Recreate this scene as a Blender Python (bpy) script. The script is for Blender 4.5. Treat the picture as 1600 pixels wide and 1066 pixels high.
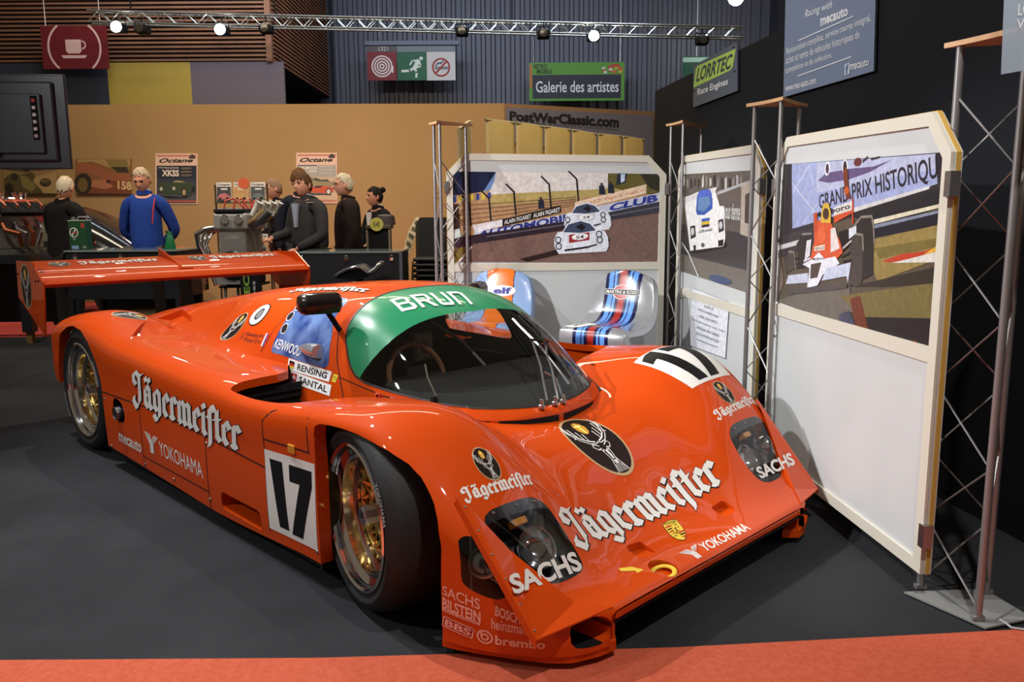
import bpy, bmesh, math, random
import numpy as np
from mathutils import Vector, Matrix
from mathutils.bvhtree import BVHTree
random.seed(7)
for _o in list(bpy.data.objects): bpy.data.objects.remove(_o)
SC = bpy.context.scene
COL = SC.collection
PI = math.pi

# ------------------------------------------------------------------ camera
cam_d = bpy.data.cameras.new('camera'); cam = bpy.data.objects.new('camera', cam_d); COL.objects.link(cam)
cam_d.sensor_width = 36.0; cam_d.lens = 36.0*1270.9/1600.0; cam_d.clip_start = 0.05; cam_d.clip_end = 200
cam.matrix_world = Matrix.Translation((0, 0, 1.3326)) @ Matrix.Rotation(PI/2-0.155387, 4, 'X') @ Matrix.Rotation(-0.006878, 4, 'Z')
SC.camera = cam
# ------------------------------------------------------------------ colour management, world
SC.view_settings.view_transform = 'Standard'; SC.view_settings.look = 'None'
SC.view_settings.exposure = 0.0; SC.view_settings.gamma = 1.0
W = bpy.data.worlds.new('hall_ambient'); SC.world = W; W.use_nodes = True
W.node_tree.nodes['Background'].inputs[0].default_value = (1.0, 0.78, 0.56, 1)
W.node_tree.nodes['Background'].inputs[1].default_value = 0.14

# ------------------------------------------------------------------ main hall lights and added fill spots
def aim(o, tgt):
    o.rotation_euler = (Vector(tgt)-o.location).to_track_quat('-Z', 'Y').to_euler()
def spot(name, loc, tgt, power, col, size=60, blend=.5, rad=.08):
    d = bpy.data.lights.new(name, 'SPOT'); d.energy = power; d.color = col; d.spot_size = math.radians(size)
    d.spot_blend = blend; d.shadow_soft_size = rad
    o = bpy.data.objects.new(name, d); COL.objects.link(o); o.location = loc; aim(o, tgt); return o
def area(name, loc, tgt, power, col, sx, sy):
    d = bpy.data.lights.new(name, 'AREA'); d.energy = power; d.color = col; d.shape = 'RECTANGLE'; d.size = sx; d.size_y = sy
    o = bpy.data.objects.new(name, d); COL.objects.link(o); o.location = loc; aim(o, tgt); return o
spot('unseen_spot', (-3.2, 4.5, 4.6), (.9, 3.6, .3), 740, (.96, .98, 1), 95, .6, .05)
spot('unseen_spot', (-3.6, 1.6, 3.2), (0.45, 5.5, .85), 1000, (.98, .98, .97), 30, .6, .06)
spot('unseen_spot', (-1.9, 2.4, 4.4), (-1.0, 3.0, .0), 230, (.92, .96, 1), 52, 1.0, .06)
spot('unseen_spot', (-2.7, 7.0, 4.4), (-1.9, 5.7, .6), 300, (1, .96, .9), 90, .7, .04)  # fill spot added over the tail to brighten the rear wing
spot('unseen_spot', (1.0, 1.0, 4.2), (.6, 2.8, .2), 400, (1, .96, .92), 75, .8, .05)
spot('unseen_spot', (-4.0, 1.2, 3.4), (-2.0, 3.9, .4), 270, (.94, .97, 1), 85, .8, .10)
spot('unseen_spot', (-3.7, 2.9, 3.5), (1.35, 3.35, .85), 800, (.97, .99, 1), 27, .5, .05)  # narrow spot added only to brighten the large right display panel
spot('aisle_fill_spot', (-4.8, 6.4, 4.2), (-4.2, 9.2, 1.2), 330, (1, .92, .80), 80, .7, .08)  # warm fill added in front of the visitors on the left
spot('aisle_fill_spot', (-1.8, 6.2, 4.2), (-2.4, 9.2, 1.2), 300, (1, .92, .80), 80, .7, .08)  # second warm fill added to brighten the visitors' fronts
spot('aisle_fill_spot', (1.0, 6.9, 4.6), (.6, 9.0, 2.0), 260, (1, .88, .72), 90, .7, .08)  # warm fill added to lift the gold screens, no lamp seen there
area('hall_light', (-2.5, 10.0, 5.5), (-2.5, 11.6, 1.0), 260, (1, .84, .62), 7, .6)
area('hall_light', (-2, 13.4, 6.8), (-2, 16.2, 4.4), 300, (.74, .85, 1), 10, .6)

# ------------------------------------------------------------------ materials
MATS = {}
def mat(name, col, rough=.5, metal=0.0, coat=0.0, spec=.5, emit=0.0, trans=0.0, noise=None, bump=None, alpha=1.0):
    if name in MATS: return MATS[name]
    m = bpy.data.materials.new(name); m.use_nodes = True; nt = m.node_tree; b = nt.nodes['Principled BSDF']
    c = tuple(col)+(1,)
    b.inputs['Base Color'].default_value = c; b.inputs['Roughness'].default_value = rough
    b.inputs['Metallic'].default_value = metal; b.inputs['Coat Weight'].default_value = coat
    b.inputs['Coat Roughness'].default_value = .03; b.inputs['Specular IOR Level'].default_value = spec
    b.inputs['Transmission Weight'].default_value = trans; b.inputs['Alpha'].default_value = alpha
    if emit: b.inputs['Emission Color'].default_value = c; b.inputs['Emission Strength'].default_value = emit
    if noise:   # (scale, second colour, detail)
        tc = nt.nodes.new('ShaderNodeTexCoord'); n = nt.nodes.new('ShaderNodeTexNoise')
        n.inputs['Scale'].default_value = noise[0]; n.inputs['Detail'].default_value = noise[2] if len(noise) > 2 else 4
        r = nt.nodes.new('ShaderNodeValToRGB'); r.color_ramp.elements[0].position = .35; r.color_ramp.elements[1].position = .68
        r.color_ramp.elements[0].color = c; r.color_ramp.elements[1].color = tuple(noise[1])+(1,)
        nt.links.new(tc.outputs['Object'], n.inputs['Vector']); nt.links.new(n.outputs['Fac'], r.inputs['Fac'])
        nt.links.new(r.outputs['Color'], b.inputs['Base Color'])
    if bump:    # (scale, strength)
        tc = nt.nodes.new('ShaderNodeTexCoord'); n = nt.nodes.new('ShaderNodeTexNoise'); n.inputs['Scale'].default_value = bump[0]
        n.inputs['Detail'].default_value = 6
        bp = nt.nodes.new('ShaderNodeBump'); bp.inputs['Strength'].default_value = bump[1]; bp.inputs['Distance'].default_value = .01
        nt.links.new(tc.outputs['Object'], n.inputs['Vector']); nt.links.new(n.outputs['Fac'], bp.inputs['Height'])
        nt.links.new(bp.outputs['Normal'], b.inputs['Normal'])
    MATS[name] = m; return m
def s2l(r, g, b):
    f = lambda c: (c/255/12.92) if c/255 <= .04045 else ((c/255+.055)/1.055)**2.4
    return (f(r), f(g), f(b))
def flat(r, g, b, rough=.55, **k):      # plain colour given as it reads by eye
    return mat('plain_%d_%d_%d_%d' % (r, g, b, int(rough*100)), s2l(r, g, b), rough, **k)
M_orange = mat('orange_paint', (.56, .057, .003), .5, coat=.65, spec=.04)
M_white = mat('white_vinyl', (.70, .68, .64), .45, spec=.3)
M_black = mat('black_vinyl', (.008, .0075, .008), .4, spec=.2)
M_dark = mat('matt_black', (.008, .008, .009), .8, spec=.2)
M_brown = mat('dark_brown_vinyl', (.014, .007, .005), .4, spec=.2)
M_gold = mat('gold_vinyl', (.62, .36, .08), .4)
M_tan = mat('tan_vinyl', (.50, .32, .16), .4)
M_rubber = mat('tyre_rubber', (.014, .014, .014), .62, spec=.35, bump=(60, .1))
M_chrome = mat('polished_alloy', (.82, .82, .83), .10, metal=1)
M_steel = mat('brushed_steel', (.45, .45, .46), .33, metal=1)
M_goldmet = mat('gold_wheel_metal', (.62, .40, .10), .25, metal=1)
M_yellow = mat('yellow_vinyl', (.80, .55, .05), .4)
M_red = mat('red_vinyl', (.55, .02, .02), .4)

# ------------------------------------------------------------------ object helpers
def link(o, parent=None):
    COL.objects.link(o)
    if parent is not None: o.parent = parent
    return o
def tag(o, label=None, cat=None, group=None, kind=None):
    if label: o['label'] = label
    if cat: o['category'] = cat
    if group: o['group'] = group
    if kind: o['kind'] = kind
    return o
def thing(name, label, cat, loc=(0, 0, 0), rz=0, group=None):
    o = bpy.data.objects.new(name, None); o.empty_display_size = .1; COL.objects.link(o)
    o.location = loc; o.rotation_euler = (0, 0, rz); tag(o, label, cat, group); return o
def meshobj(name, V, F, m, parent=None, smooth=False, mi=None, N=None, label=None):
    me = bpy.data.meshes.new(name); me.from_pydata([tuple(map(float, v)) for v in V], [], [tuple(map(int, f)) for f in F])
    ms = m if isinstance(m, (list, tuple)) else [m]
    for x in ms: me.materials.append(x)
    if mi is not None:
        for p, i in zip(me.polygons, mi): p.material_index = i
    if smooth or N is not None:
        for p in me.polygons: p.use_smooth = True
    if N is not None: me.normals_split_custom_set_from_vertices([tuple(map(float, n)) for n in N])
    me.update()
    o = bpy.data.objects.new(name, me); link(o, parent)
    if label: o['label'] = label
    return o
class MB:
    """collects simple solids into one mesh"""
    def __init__(s): s.V = []; s.F = []; s.M = []; s.S = []
    def add(s, V, F, mi=0, sm=False):
        n = len(s.V); s.V += [tuple(v) for v in V]; s.F += [tuple(i+n for i in f) for f in F]; s.M += [mi]*len(F); s.S += [sm]*len(F); return s
    def box(s, a, b, mi=0, bev=0.0, T=None):
        x0, y0, z0 = a; x1, y1, z1 = b
        if bev > 0:
            bm = bmesh.new(); bmesh.ops.create_cube(bm, size=1)
            for v in bm.verts: v.co = Vector(((x0+x1)/2+v.co.x*(x1-x0), (y0+y1)/2+v.co.y*(y1-y0), (z0+z1)/2+v.co.z*(z1-z0)))
            bmesh.ops.bevel(bm, geom=bm.edges[:], offset=bev, segments=2, affect='EDGES', profile=.5)
            bm.verts.index_update()
            V = [v.co.copy() for v in bm.verts]; F = [[v.index for v in f.verts] for f in bm.faces]; bm.free()
        else:
            V = [Vector(p) for p in ((x0,y0,z0),(x1,y0,z0),(x1,y1,z0),(x0,y1,z0),(x0,y0,z1),(x1,y0,z1),(x1,y1,z1),(x0,y1,z1))]
            F = [(0,3,2,1),(4,5,6,7),(0,1,5,4),(1,2,6,5),(2,3,7,6),(3,0,4,7)]
        if T is not None: V = [T @ v for v in V]
        return s.add(V, F, mi)
    def tube(s, pts, r, n=8, mi=0, cap=True, flat=1.0):
        pts = [Vector(p) for p in pts]; k = len(pts); rs = r if isinstance(r, (list, tuple)) else [r]*k
        V = []; F = []; up = None
        for i, p in enumerate(pts):
            t = (pts[min(i+1, k-1)]-pts[max(i-1, 0)]).normalized()
            if up is None: up = Vector((0, 0, 1)) if abs(t.z) < .9 else Vector((1, 0, 0))
            a = t.cross(up).normalized(); b = a.cross(t).normalized(); up = b
            for j in range(n):
                q = 2*PI*j/n; V.append(p+a*math.cos(q)*rs[i]+b*math.sin(q)*rs[i]*flat)
        for i in range(k-1):
            for j in range(n): F.append((i*n+j, i*n+(j+1) % n, (i+1)*n+(j+1) % n, (i+1)*n+j))
        if cap: F.append(tuple(range(n))[::-1]); F.append(tuple(range((k-1)*n, k*n)))
        return s.add(V, F, mi, True)
    def lathe(s, prof, n=32, mi=0, T=None, axis='z', close=False):
        V = []; F = []; k = len(prof)
        for j in range(n):
            q = 2*PI*j/n
            for (r, h) in prof:
                if axis == 'z': V.append(Vector((r*math.cos(q), r*math.sin(q), h)))
                elif axis == 'y': V.append(Vector((r*math.cos(q), h, r*math.sin(q))))
                else: V.append(Vector((h, r*math.cos(q), r*math.sin(q))))
        if T is not None: V = [T @ v for v in V]
        for j in range(n):
            a = j*k; b = ((j+1) % n)*k
            for i in range(k-1 if not close else k):
                i2 = (i+1) % k; F.append((a+i, b+i, b+i2, a+i2))
        return s.add(V, F, mi, True)
    def ball(s, c, r, n=12, mi=0, T=None):
        r = (r, r, r) if isinstance(r, (int, float)) else r
        V = []; F = []; m = n//2
        for i in range(m+1):
            a = PI*i/m
            for j in range(n):
                q = 2*PI*j/n; v = Vector((math.sin(a)*math.cos(q)*r[0], math.sin(a)*math.sin(q)*r[1], math.cos(a)*r[2]))
                V.append((T @ v if T is not None else v)+Vector(c))
        for i in range(m):
            for j in range(n): F.append((i*n+j, (i+1)*n+j, (i+1)*n+(j+1) % n, i*n+(j+1) % n))
        return s.add(V, F, mi, True)
    def prism(s, poly, d0, d1, mi=0, axis='y', T=None):
        """2D polygon extruded: axis y -> poly in (x,z); z -> (x,y); x -> (y,z)"""
        f = {'y': lambda p, d: (p[0], d, p[1]), 'z': lambda p, d: (p[0], p[1], d), 'x': lambda p, d: (d, p[0], p[1])}[axis]
        n = len(poly); V = [Vector(f(p, d0)) for p in poly]+[Vector(f(p, d1)) for p in poly]
        if T is not None: V = [T @ v for v in V]
        F = [tuple(range(n))[::-1], tuple(range(n, 2*n))]+[(i, (i+1) % n, n+(i+1) % n, n+i) for i in range(n)]
        return s.add(V, F, mi)
    def build(s, name, m, parent=None, label=None):
        me = bpy.data.meshes.new(name); me.from_pydata([tuple(v) for v in s.V], [], s.F)
        for x in (m if isinstance(m, (list, tuple)) else [m]): me.materials.append(x)
        me.polygons.foreach_set('material_index', s.M); me.polygons.foreach_set('use_smooth', s.S)
        bm = bmesh.new(); bm.from_mesh(me); bmesh.ops.recalc_face_normals(bm, faces=bm.faces[:])
        for e in bm.edges:
            if len(e.link_faces) == 2 and e.calc_face_angle(0) > .7: e.smooth = False
        bm.to_mesh(me); bm.free(); me.update()
        o = bpy.data.objects.new(name, me); link(o, parent)
        if label: o['label'] = label
        return o
def dup_tree(o, parent=None):
    c = o.copy(); COL.objects.link(c)
    if parent is not None: c.parent = parent
    for ch in list(o.children): dup_tree(ch, c)
    return c

# ------------------------------------------------------------------ flat artwork: text, pen-stroke letters, shapes
def text2d(s, bold=0.0, shear=0.0, spacing=1.0):
    cu = bpy.data.curves.new('t', 'FONT'); cu.body = s; cu.fill_mode = 'FRONT'; cu.resolution_u = 3
    cu.offset = bold; cu.shear = shear; cu.space_character = spacing
    o = bpy.data.objects.new('t', cu); COL.objects.link(o)
    dg = bpy.context.evaluated_depsgraph_get(); me = o.evaluated_get(dg).to_mesh()
    V = [(v.co.x, v.co.y) for v in me.vertices]; F = [tuple(p.vertices) for p in me.polygons]
    o.evaluated_get(dg).to_mesh_clear(); bpy.data.objects.remove(o); bpy.data.curves.remove(cu)
    if not V: return [], []
    xs = [v[0] for v in V]; ys = [v[1] for v in V]; x0, x1, y0, y1 = min(xs), max(xs), min(ys), max(ys)
    w = max(x1-x0, 1e-6); h = max(y1-y0, 1e-6)
    return [((x-x0)/w, (y-y0)/h) for x, y in V], F        # normalised to 0..1 both ways
class Art:
    """flat layers in a 0..1 x 0..1 frame; each layer lies a hair above the one before"""
    def __init__(s): s.V = []; s.F = []; s.M = []; s.mats = []; s.k = 0
    def mi(s, m):
        if m not in s.mats: s.mats.append(m)
        return s.mats.index(m)
    def raw(s, V, F, m, step=True):
        n = len(s.V); i = s.mi(m)
        for v in V: s.V.append((v[0], v[1], s.k))
        for f in F: s.F.append(tuple(a+n for a in f)); s.M.append(i)
        if step: s.k += 1
        return s
    def poly(s, pts, m):
        return s.raw(pts, [tuple(range(len(pts)))], m)
    def rect(s, x0, y0, x1, y1, m): return s.poly([(x0,y0),(x1,y0),(x1,y1),(x0,y1)], m)
    def ell(s, cx, cy, rx, ry, m, n=36, rot=0):
        c, q = math.cos(rot), math.sin(rot)
        return s.poly([(cx+rx*math.cos(2*PI*i/n)*c-ry*math.sin(2*PI*i/n)*q, cy+rx*math.cos(2*PI*i/n)*q+ry*math.sin(2*PI*i/n)*c) for i in range(n)], m)
    def ring(s, cx, cy, rx, ry, w, m, n=40, a0=0, a1=2*PI):
        V = []; F = []
        for i in range(n+1):
            a = a0+(a1-a0)*i/n; V += [(cx+rx*math.cos(a), cy+ry*math.sin(a)), (cx+(rx-w)*math.cos(a), cy+(ry-w*ry/rx)*math.sin(a))]
        for i in range(n): F.append((2*i, 2*i+1, 2*i+3, 2*i+2))
        return s.raw(V, F, m)
    def line(s, pts, w, m):
        for a, b in zip(pts[:-1], pts[1:]):
            dx, dy = b[0]-a[0], b[1]-a[1]; l = math.hypot(dx, dy) or 1; nx, ny = -dy/l*w/2, dx/l*w/2; ex, ey = dx/l*w*.3, dy/l*w*.3
            s.raw([(a[0]-ex+nx, a[1]-ey+ny), (a[0]-ex-nx, a[1]-ey-ny), (b[0]+ex-nx, b[1]+ey-ny), (b[0]+ex+nx, b[1]+ey+ny)], [(0,1,2,3)], m, False)
        s.k += .15; return s
    def text(s, t, x0, y0, x1, y1, m, bold=0.0, shear=0.0, spacing=1.0):
        V, F = text2d(t, bold, shear, spacing)
        return s.raw([(x0+v[0]*(x1-x0), y0+v[1]*(y1-y0)) for v in V], F, m)
    def pen(s, x0, y0, x1, y1, m, nib, grow=0.0, dx=0, dy=0):
        V, F, (a, b, c, d) = blackletter(nib, grow); sx = (x1-x0)/(c-a); sy = (y1-y0)/(d-b)
        for f in F:
            s.raw([(x0+(V[i][0]-a)*sx+dx, y0+(V[i][1]-b)*sy+dy) for i in f], [(0,1,2,3)], m, False); s.k += .03
        s.k += 1; return s
    def place(s, name, P, m4, parent=None, lift=.0004, base=.0008, label=None):
        """P: 4x4 or (origin, u, v) frame in world/local; m4 ignored"""
        o_, u, v = [Vector(q) for q in P]; n = u.cross(v).normalized()
        V = [o_+u*x+v*y+n*(base+lift*k) for x, y, k in s.V]
        return meshobj(name, V, s.F, s.mats, parent, mi=s.M, label=label)
GL = {  # broad-nib strokes, x-height 1
 'J': (.95, [[(.10,1.30),(.30,1.42),(.58,1.30),(.86,1.42)], [(.60,1.32),(.60,.12),(.34,-.26)], [(.34,-.26),(.06,.02),(.10,.20)], [(.12,1.28),(.12,1.0),(.28,.86)]]),
 'a': (.78, [[(.14,.78),(.14,.18),(.34,.0)], [(.14,.50),(.48,.62)], [(.10,.86),(.34,1.0),(.50,.84),(.50,.14),(.66,.0)], [(.34,.0),(.50,.16)], [(.20,1.34),(.26,1.24)], [(.46,1.34),(.52,1.24)]]),
 'g': (.76, [[(.14,.82),(.14,.2),(.32,.04)], [(.14,.82),(.36,1.0),(.54,.86),(.54,-.16),(.30,-.42),(.10,-.24)], [(.32,.04),(.54,.22)]]),
 'e': (.60, [[(.14,.82),(.14,.2),(.32,.0),(.52,.16)], [(.14,.82),(.34,1.0),(.50,.76),(.16,.46)]]),
 'r': (.56, [[(.04,.84),(.16,.94),(.16,.14),(.28,.0)], [(.16,.80),(.34,1.0),(.50,.82)], [(.06,.10),(.16,.02)]]),
 'm': (1.12, [[(.04,.86),(.16,.94),(.16,.14),(.26,.0)], [(.16,.82),(.38,1.0),(.52,.88),(.52,.14),(.62,.0)], [(.52,.82),(.74,1.0),(.88,.88),(.88,.14),(1.0,.0)]]),
 'i': (.40, [[(.04,.86),(.16,.94),(.16,.14),(.28,.0)], [(.16,1.30),(.23,1.20)]]),
 'f': (.46, [[(.20,1.24),(.20,-.30),(.14,-.44)], [(.20,1.24),(.34,1.40),(.50,1.24)], [(.08,.90),(.20,.84)]]),
 't': (.48, [[(.20,1.26),(.20,.16),(.36,.0)], [(.02,.88),(.38,.94)]]),
}
def blackletter(nib=.115, grow=0.0, word='Jagermeifter'):
    V = []; F = []; x = 0
    for ch in word:
        adv, strokes = GL[ch]
        for st in strokes:
            for a, b in zip(st[:-1], st[1:]):
                ax, ay, bx, by = a[0]+x, a[1], b[0]+x, b[1]; l = math.hypot(bx-ax, by-ay)
                ux, uy = (bx-ax)/l*(.03+grow), (by-ay)/l*(.03+grow); nx, ny = nib+grow, (nib*.72+grow)
                k = len(V); V += [(ax-ux-nx, ay-uy-ny), (ax-ux+nx, ay-uy+ny), (bx+ux+nx, by+uy+ny), (bx+ux-nx, by+uy-ny)]; F.append((k, k+1, k+2, k+3))
        x += adv
    xs = [v[0] for v in V]; ys = [v[1] for v in V]
    return V, F, (min(xs), min(ys), max(xs), max(ys))
# =================================================================== THE PLACE
CAMP = Vector((0, 0, 1.3326)); _R = cam.matrix_world.to_3x3()
def ray(u, v): return _R @ Vector(((u-800)/1270.9, (533-v)/1270.9, -1))
def at(u, v, y):
    """world point of a photograph pixel on the plane at depth y"""
    d = ray(u, v); return CAMP+d*(y/d.y)
def ground(u, v, z=0): d = ray(u, v); return CAMP+d*((z-CAMP.z)/d.z)
class Plane:
    """upright plane through two plan points, seen from the camera with s to the right"""
    def __init__(s, a, b): s.a = Vector((a[0], a[1], 0)); b = Vector((b[0], b[1], 0)); s.L = (b-s.a).length; s.d = (b-s.a)/s.L; s.n = s.d.cross(Vector((0, 0, 1)))
    def sz(s, u, v):
        d = ray(u, v); t = (s.a-CAMP).dot(s.n)/d.dot(s.n); p = CAMP+d*t; return ((p-s.a).dot(s.d), p.z)
    def pt(s, q, off=0): return s.a+s.d*q[0]+Vector((0, 0, q[1]))+s.n*off
class PArt(Art):
    """artwork lying in an upright plane, drawn with photograph pixels"""
    def __init__(s, pl): Art.__init__(s); s.pl = pl
    def P(s, px): return [s.pl.sz(*p) for p in px]
    def pp(s, px, m): return s.poly(s.P(px), m)
    def pl_(s, px, w, m): return s.line(s.P(px), w, m)
    def pe(s, u, v, ru, rv, m, rot=0, n=24):
        return s.pp([(u+ru*math.cos(2*PI*i/n)*math.cos(rot)-rv*math.sin(2*PI*i/n)*math.sin(rot), v+ru*math.cos(2*PI*i/n)*math.sin(rot)+rv*math.sin(2*PI*i/n)*math.cos(rot)) for i in range(n)], m)
    def tq(s, t, q, m, bold=.0, shear=0.0):
        bl, br, tr, tl = s.P(q); V, F = text2d(t, bold, shear)
        f = lambda a, b, i: (bl[i]*(1-a)+br[i]*a)*(1-b)+(tl[i]*(1-a)+tr[i]*a)*b
        return s.raw([(f(a, b, 0), f(a, b, 1)) for a, b in V], F, m)
    def put(s, name, parent=None, base=.001, lift=.0004, label=None):
        V = [s.pl.pt((x, y), base+lift*k) for x, y, k in s.V]; return meshobj(name, V, s.F, s.mats, parent, mi=s.M, label=label)
def slab(pl, poly, t0, t1, name, m, parent=None, label=None):
    n = len(poly); V = [pl.pt(p, t0) for p in poly]+[pl.pt(p, t1) for p in poly]
    F = [tuple(range(n)), tuple(range(2*n-1, n-1, -1))]+[(i, (i+1) % n, n+(i+1) % n, n+i) for i in range(n)]
    mb = MB(); mb.add(V, F); return mb.build(name, m, parent, label)

# ---- floor and carpets
M_carpet = mat('dark_carpet', (.023, .0235, .026), .95, spec=.1, noise=(1.6, (.035, .0355, .039), 8), bump=(220, .25))
mb = MB(); mb.box((-11, -3, -.06), (8, 30, 0)); tag(mb.build('floor', M_carpet), kind='structure')
M_redc = mat('red_carpet', (.46, .085, .042), .95, spec=.1, noise=(60, (.52, .11, .06), 6), bump=(260, .25))
a, b = (-9, 2.285), (7, 2.67)
mb = MB(); mb.prism([(-9, -2.5), (2.04, -2.5), (2.04, 2.46), (1.635, 2.43), (.509, 2.335), (-.59, 2.288), (-1.569, 2.288), (-9, 2.30)], .0005, .006, axis='z')
tag(mb.build('carpet_runner', M_redc), 'red carpet strip along the front edge of the dark carpet', 'carpet')
mb = MB(); mb.prism([(-10, 8.75), (-1.2, 9.3), (-.4, 12.6), (-10, 12.8)], .0005, .005, axis='z')
tag(mb.build('carpet_runner', mat('rose_carpet', (.48, .07, .06), .95, spec=.1)), 'rose red carpet aisle behind the rear wing and black cabinets', 'carpet')

# ---- walls
M_beige = mat('beige_board', (.39, .245, .11), .75, spec=.2, noise=(.8, (.42, .265, .122), 3))
pw_ = Plane((-9.4, 12.75), (-.10, 13.0)); slab(pw_, [(0, 0), (pw_.L, 0), (pw_.L, 3.02), (0, 3.02)], 0, -.12, 'wall_back', M_beige)['kind'] = 'structure'
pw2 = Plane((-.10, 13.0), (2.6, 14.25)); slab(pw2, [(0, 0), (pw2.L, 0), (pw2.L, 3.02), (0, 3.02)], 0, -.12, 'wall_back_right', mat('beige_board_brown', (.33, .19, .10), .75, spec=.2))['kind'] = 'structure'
M_dwall = mat('charcoal_cloth', (.010, .011, .014), .9, spec=.15, bump=(300, .2))
pdw = Plane((1.410, 8.2), (2.476-.13*.4, .4)); slab(pdw, [(0, 0), (pdw.L, 0), (pdw.L, 2.5), (0, 2.5)], 0, -.08, 'wall_right', M_dwall)['kind'] = 'structure'
# corrugated hall wall
M_corr = mat('blue_grey_cladding', (.115, .125, .17), .5, metal=.2)
V = []; F = []; x = -7.0; i = 0
prof = [(0, 0), (.10, 0), (.13, -.06), (.20, -.06), (.23, 0)]
xs_ = []
while x < 9.5:
    for dx, dy in prof[:-1]: xs_.append((x+dx, 20+dy))
    x += .23
for x, y in xs_: V += [(x, y, 0), (x, y, 9)]
F = [(2*k, 2*k+2, 2*k+3, 2*k+1) for k in range(len(xs_)-1)]
tag(meshobj('wall_hall', V, F, M_corr), kind='structure')
mb = MB(); mb.box((-5.1, 19.5, 0), (-4.15, 19.95, 9)); mb.box((-4.95, 19.3, 0), (-4.9, 19.5, 9)); mb.box((-4.35, 19.3, 0), (-4.3, 19.5, 9))
tag(mb.build('trim_1', mat('dark_steel_column', (.022, .026, .04), .5)), kind='structure')
mb = MB(); mb.box((6.1, 19.4, 0), (6.5, 19.9, 9)); tag(mb.build('trim_2', MATS['dark_steel_column']), kind='structure')
# slatted gallery, upper left
M_slat = mat('wood_slat', (.20, .085, .045), .6, noise=(2.2, (.27, .12, .06), 3)); M_gal = mat('gallery_dark', (.012, .014, .022), .7)
mb = MB(); mb.box((-14, 15.06, 4.02), (-4.25, 20, 9)); tag(mb.build('wall_gallery', M_gal), kind='structure')
mb = MB(); z = 4.04
while z < 7.0: mb.box((-14, 14.98, z), (-4.28, 15.05, z+.036)); mb.box((-4.24, 15.06, z), (-4.18, 19.5, z+.036)); z += .074
mb.box((-4.30, 14.96, 4.02), (-4.20, 15.06, 9)); tag(mb.build('trim_3', M_slat), kind='structure')
for k, (u0, u1, c) in enumerate(((88, 172, (45, 52, 66)), (172, 301, (178, 150, 62)), (301, 446, (104, 92, 100)))):
    p0 = at(u0, 159, 15.0); p1 = at(u1, 159, 15.0); q = at(u0, 126, 15.0)
    mb = MB(); mb.box((p0.x if k else -14, 14.99, 2.7), (p1.x, 15.05, 4.02)); tag(mb.build('trim_%d' % (k+4), flat(*c, .7)), kind='structure')
mb = MB(); mb.box((-14, 15.06, 2.7), (-4.3, 15.12, 4.03)); tag(mb.build('wall_gallery_base', M_gal), kind='structure')

# ---- hanging signs in the hall
def flat_sign(name, label, quad, y, m, depth=.03, cat='sign', art=None):
    pl = Plane((quad[0][0], y), (quad[1][0], y)); return pl
def board(name, label, u0, v0, u1, v1, y, m, cat='sign', t=.03):
    p0 = at(u0, v1, y); p1 = at(u1, v0, y); pl = Plane((p0.x, y), (p1.x, y)); w = pl.L; z0, z1 = p0.z, p1.z
    o = slab(pl, [(0, z0), (w, z0), (w, z1), (0, z1)], 0, -t, name, m); tag(o, label, cat); return o, pl, z0, z1
M_maroon = flat(112, 20, 30); M_pink = flat(232, 190, 182)
o, pl, z0, z1 = board('cafe_sign', 'dark red cafe sign with a white cup on the slatted wall', 68, 40, 165, 108, 14.7, M_maroon)
a = PArt(pl); cx_, cz_ = pl.L/2, (z0+z1)/2; R_ = pl.L*.41
a.ring(cx_, cz_, R_, R_, .035, M_pink, 30, PI*.70, PI*1.28); a.ring(cx_, cz_, R_, R_, .035, M_pink, 30, -PI*.28, PI*.30)
a.poly([(cx_-.15, cz_+.13), (cx_+.12, cz_+.13), (cx_+.12, cz_-.06), (cx_+.08, cz_-.10), (cx_-.11, cz_-.10), (cx_-.15, cz_-.06)], M_pink)
a.ring(cx_+.13, cz_+.04, .075, .075, .025, M_pink, 20, -PI/2, PI/2); a.poly([(cx_-.24, cz_-.13), (cx_+.21, cz_-.13), (cx_+.17, cz_-.18), (cx_-.20, cz_-.18)], M_pink); a.put('cup_symbol', o)
def hang(o, pts): 
    for p, q in pts: mb = MB(); mb.tube([p, q], .008, 6); mb.build('hanger', M_steel, o)
hang(o, [((pl.pt((.1, z1), -.01)), pl.pt((.1, z1+2.2), -.01)), (pl.pt((pl.L-.1, z1), -.01), pl.pt((pl.L-.1, z1+2.2), -.01))])
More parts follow.
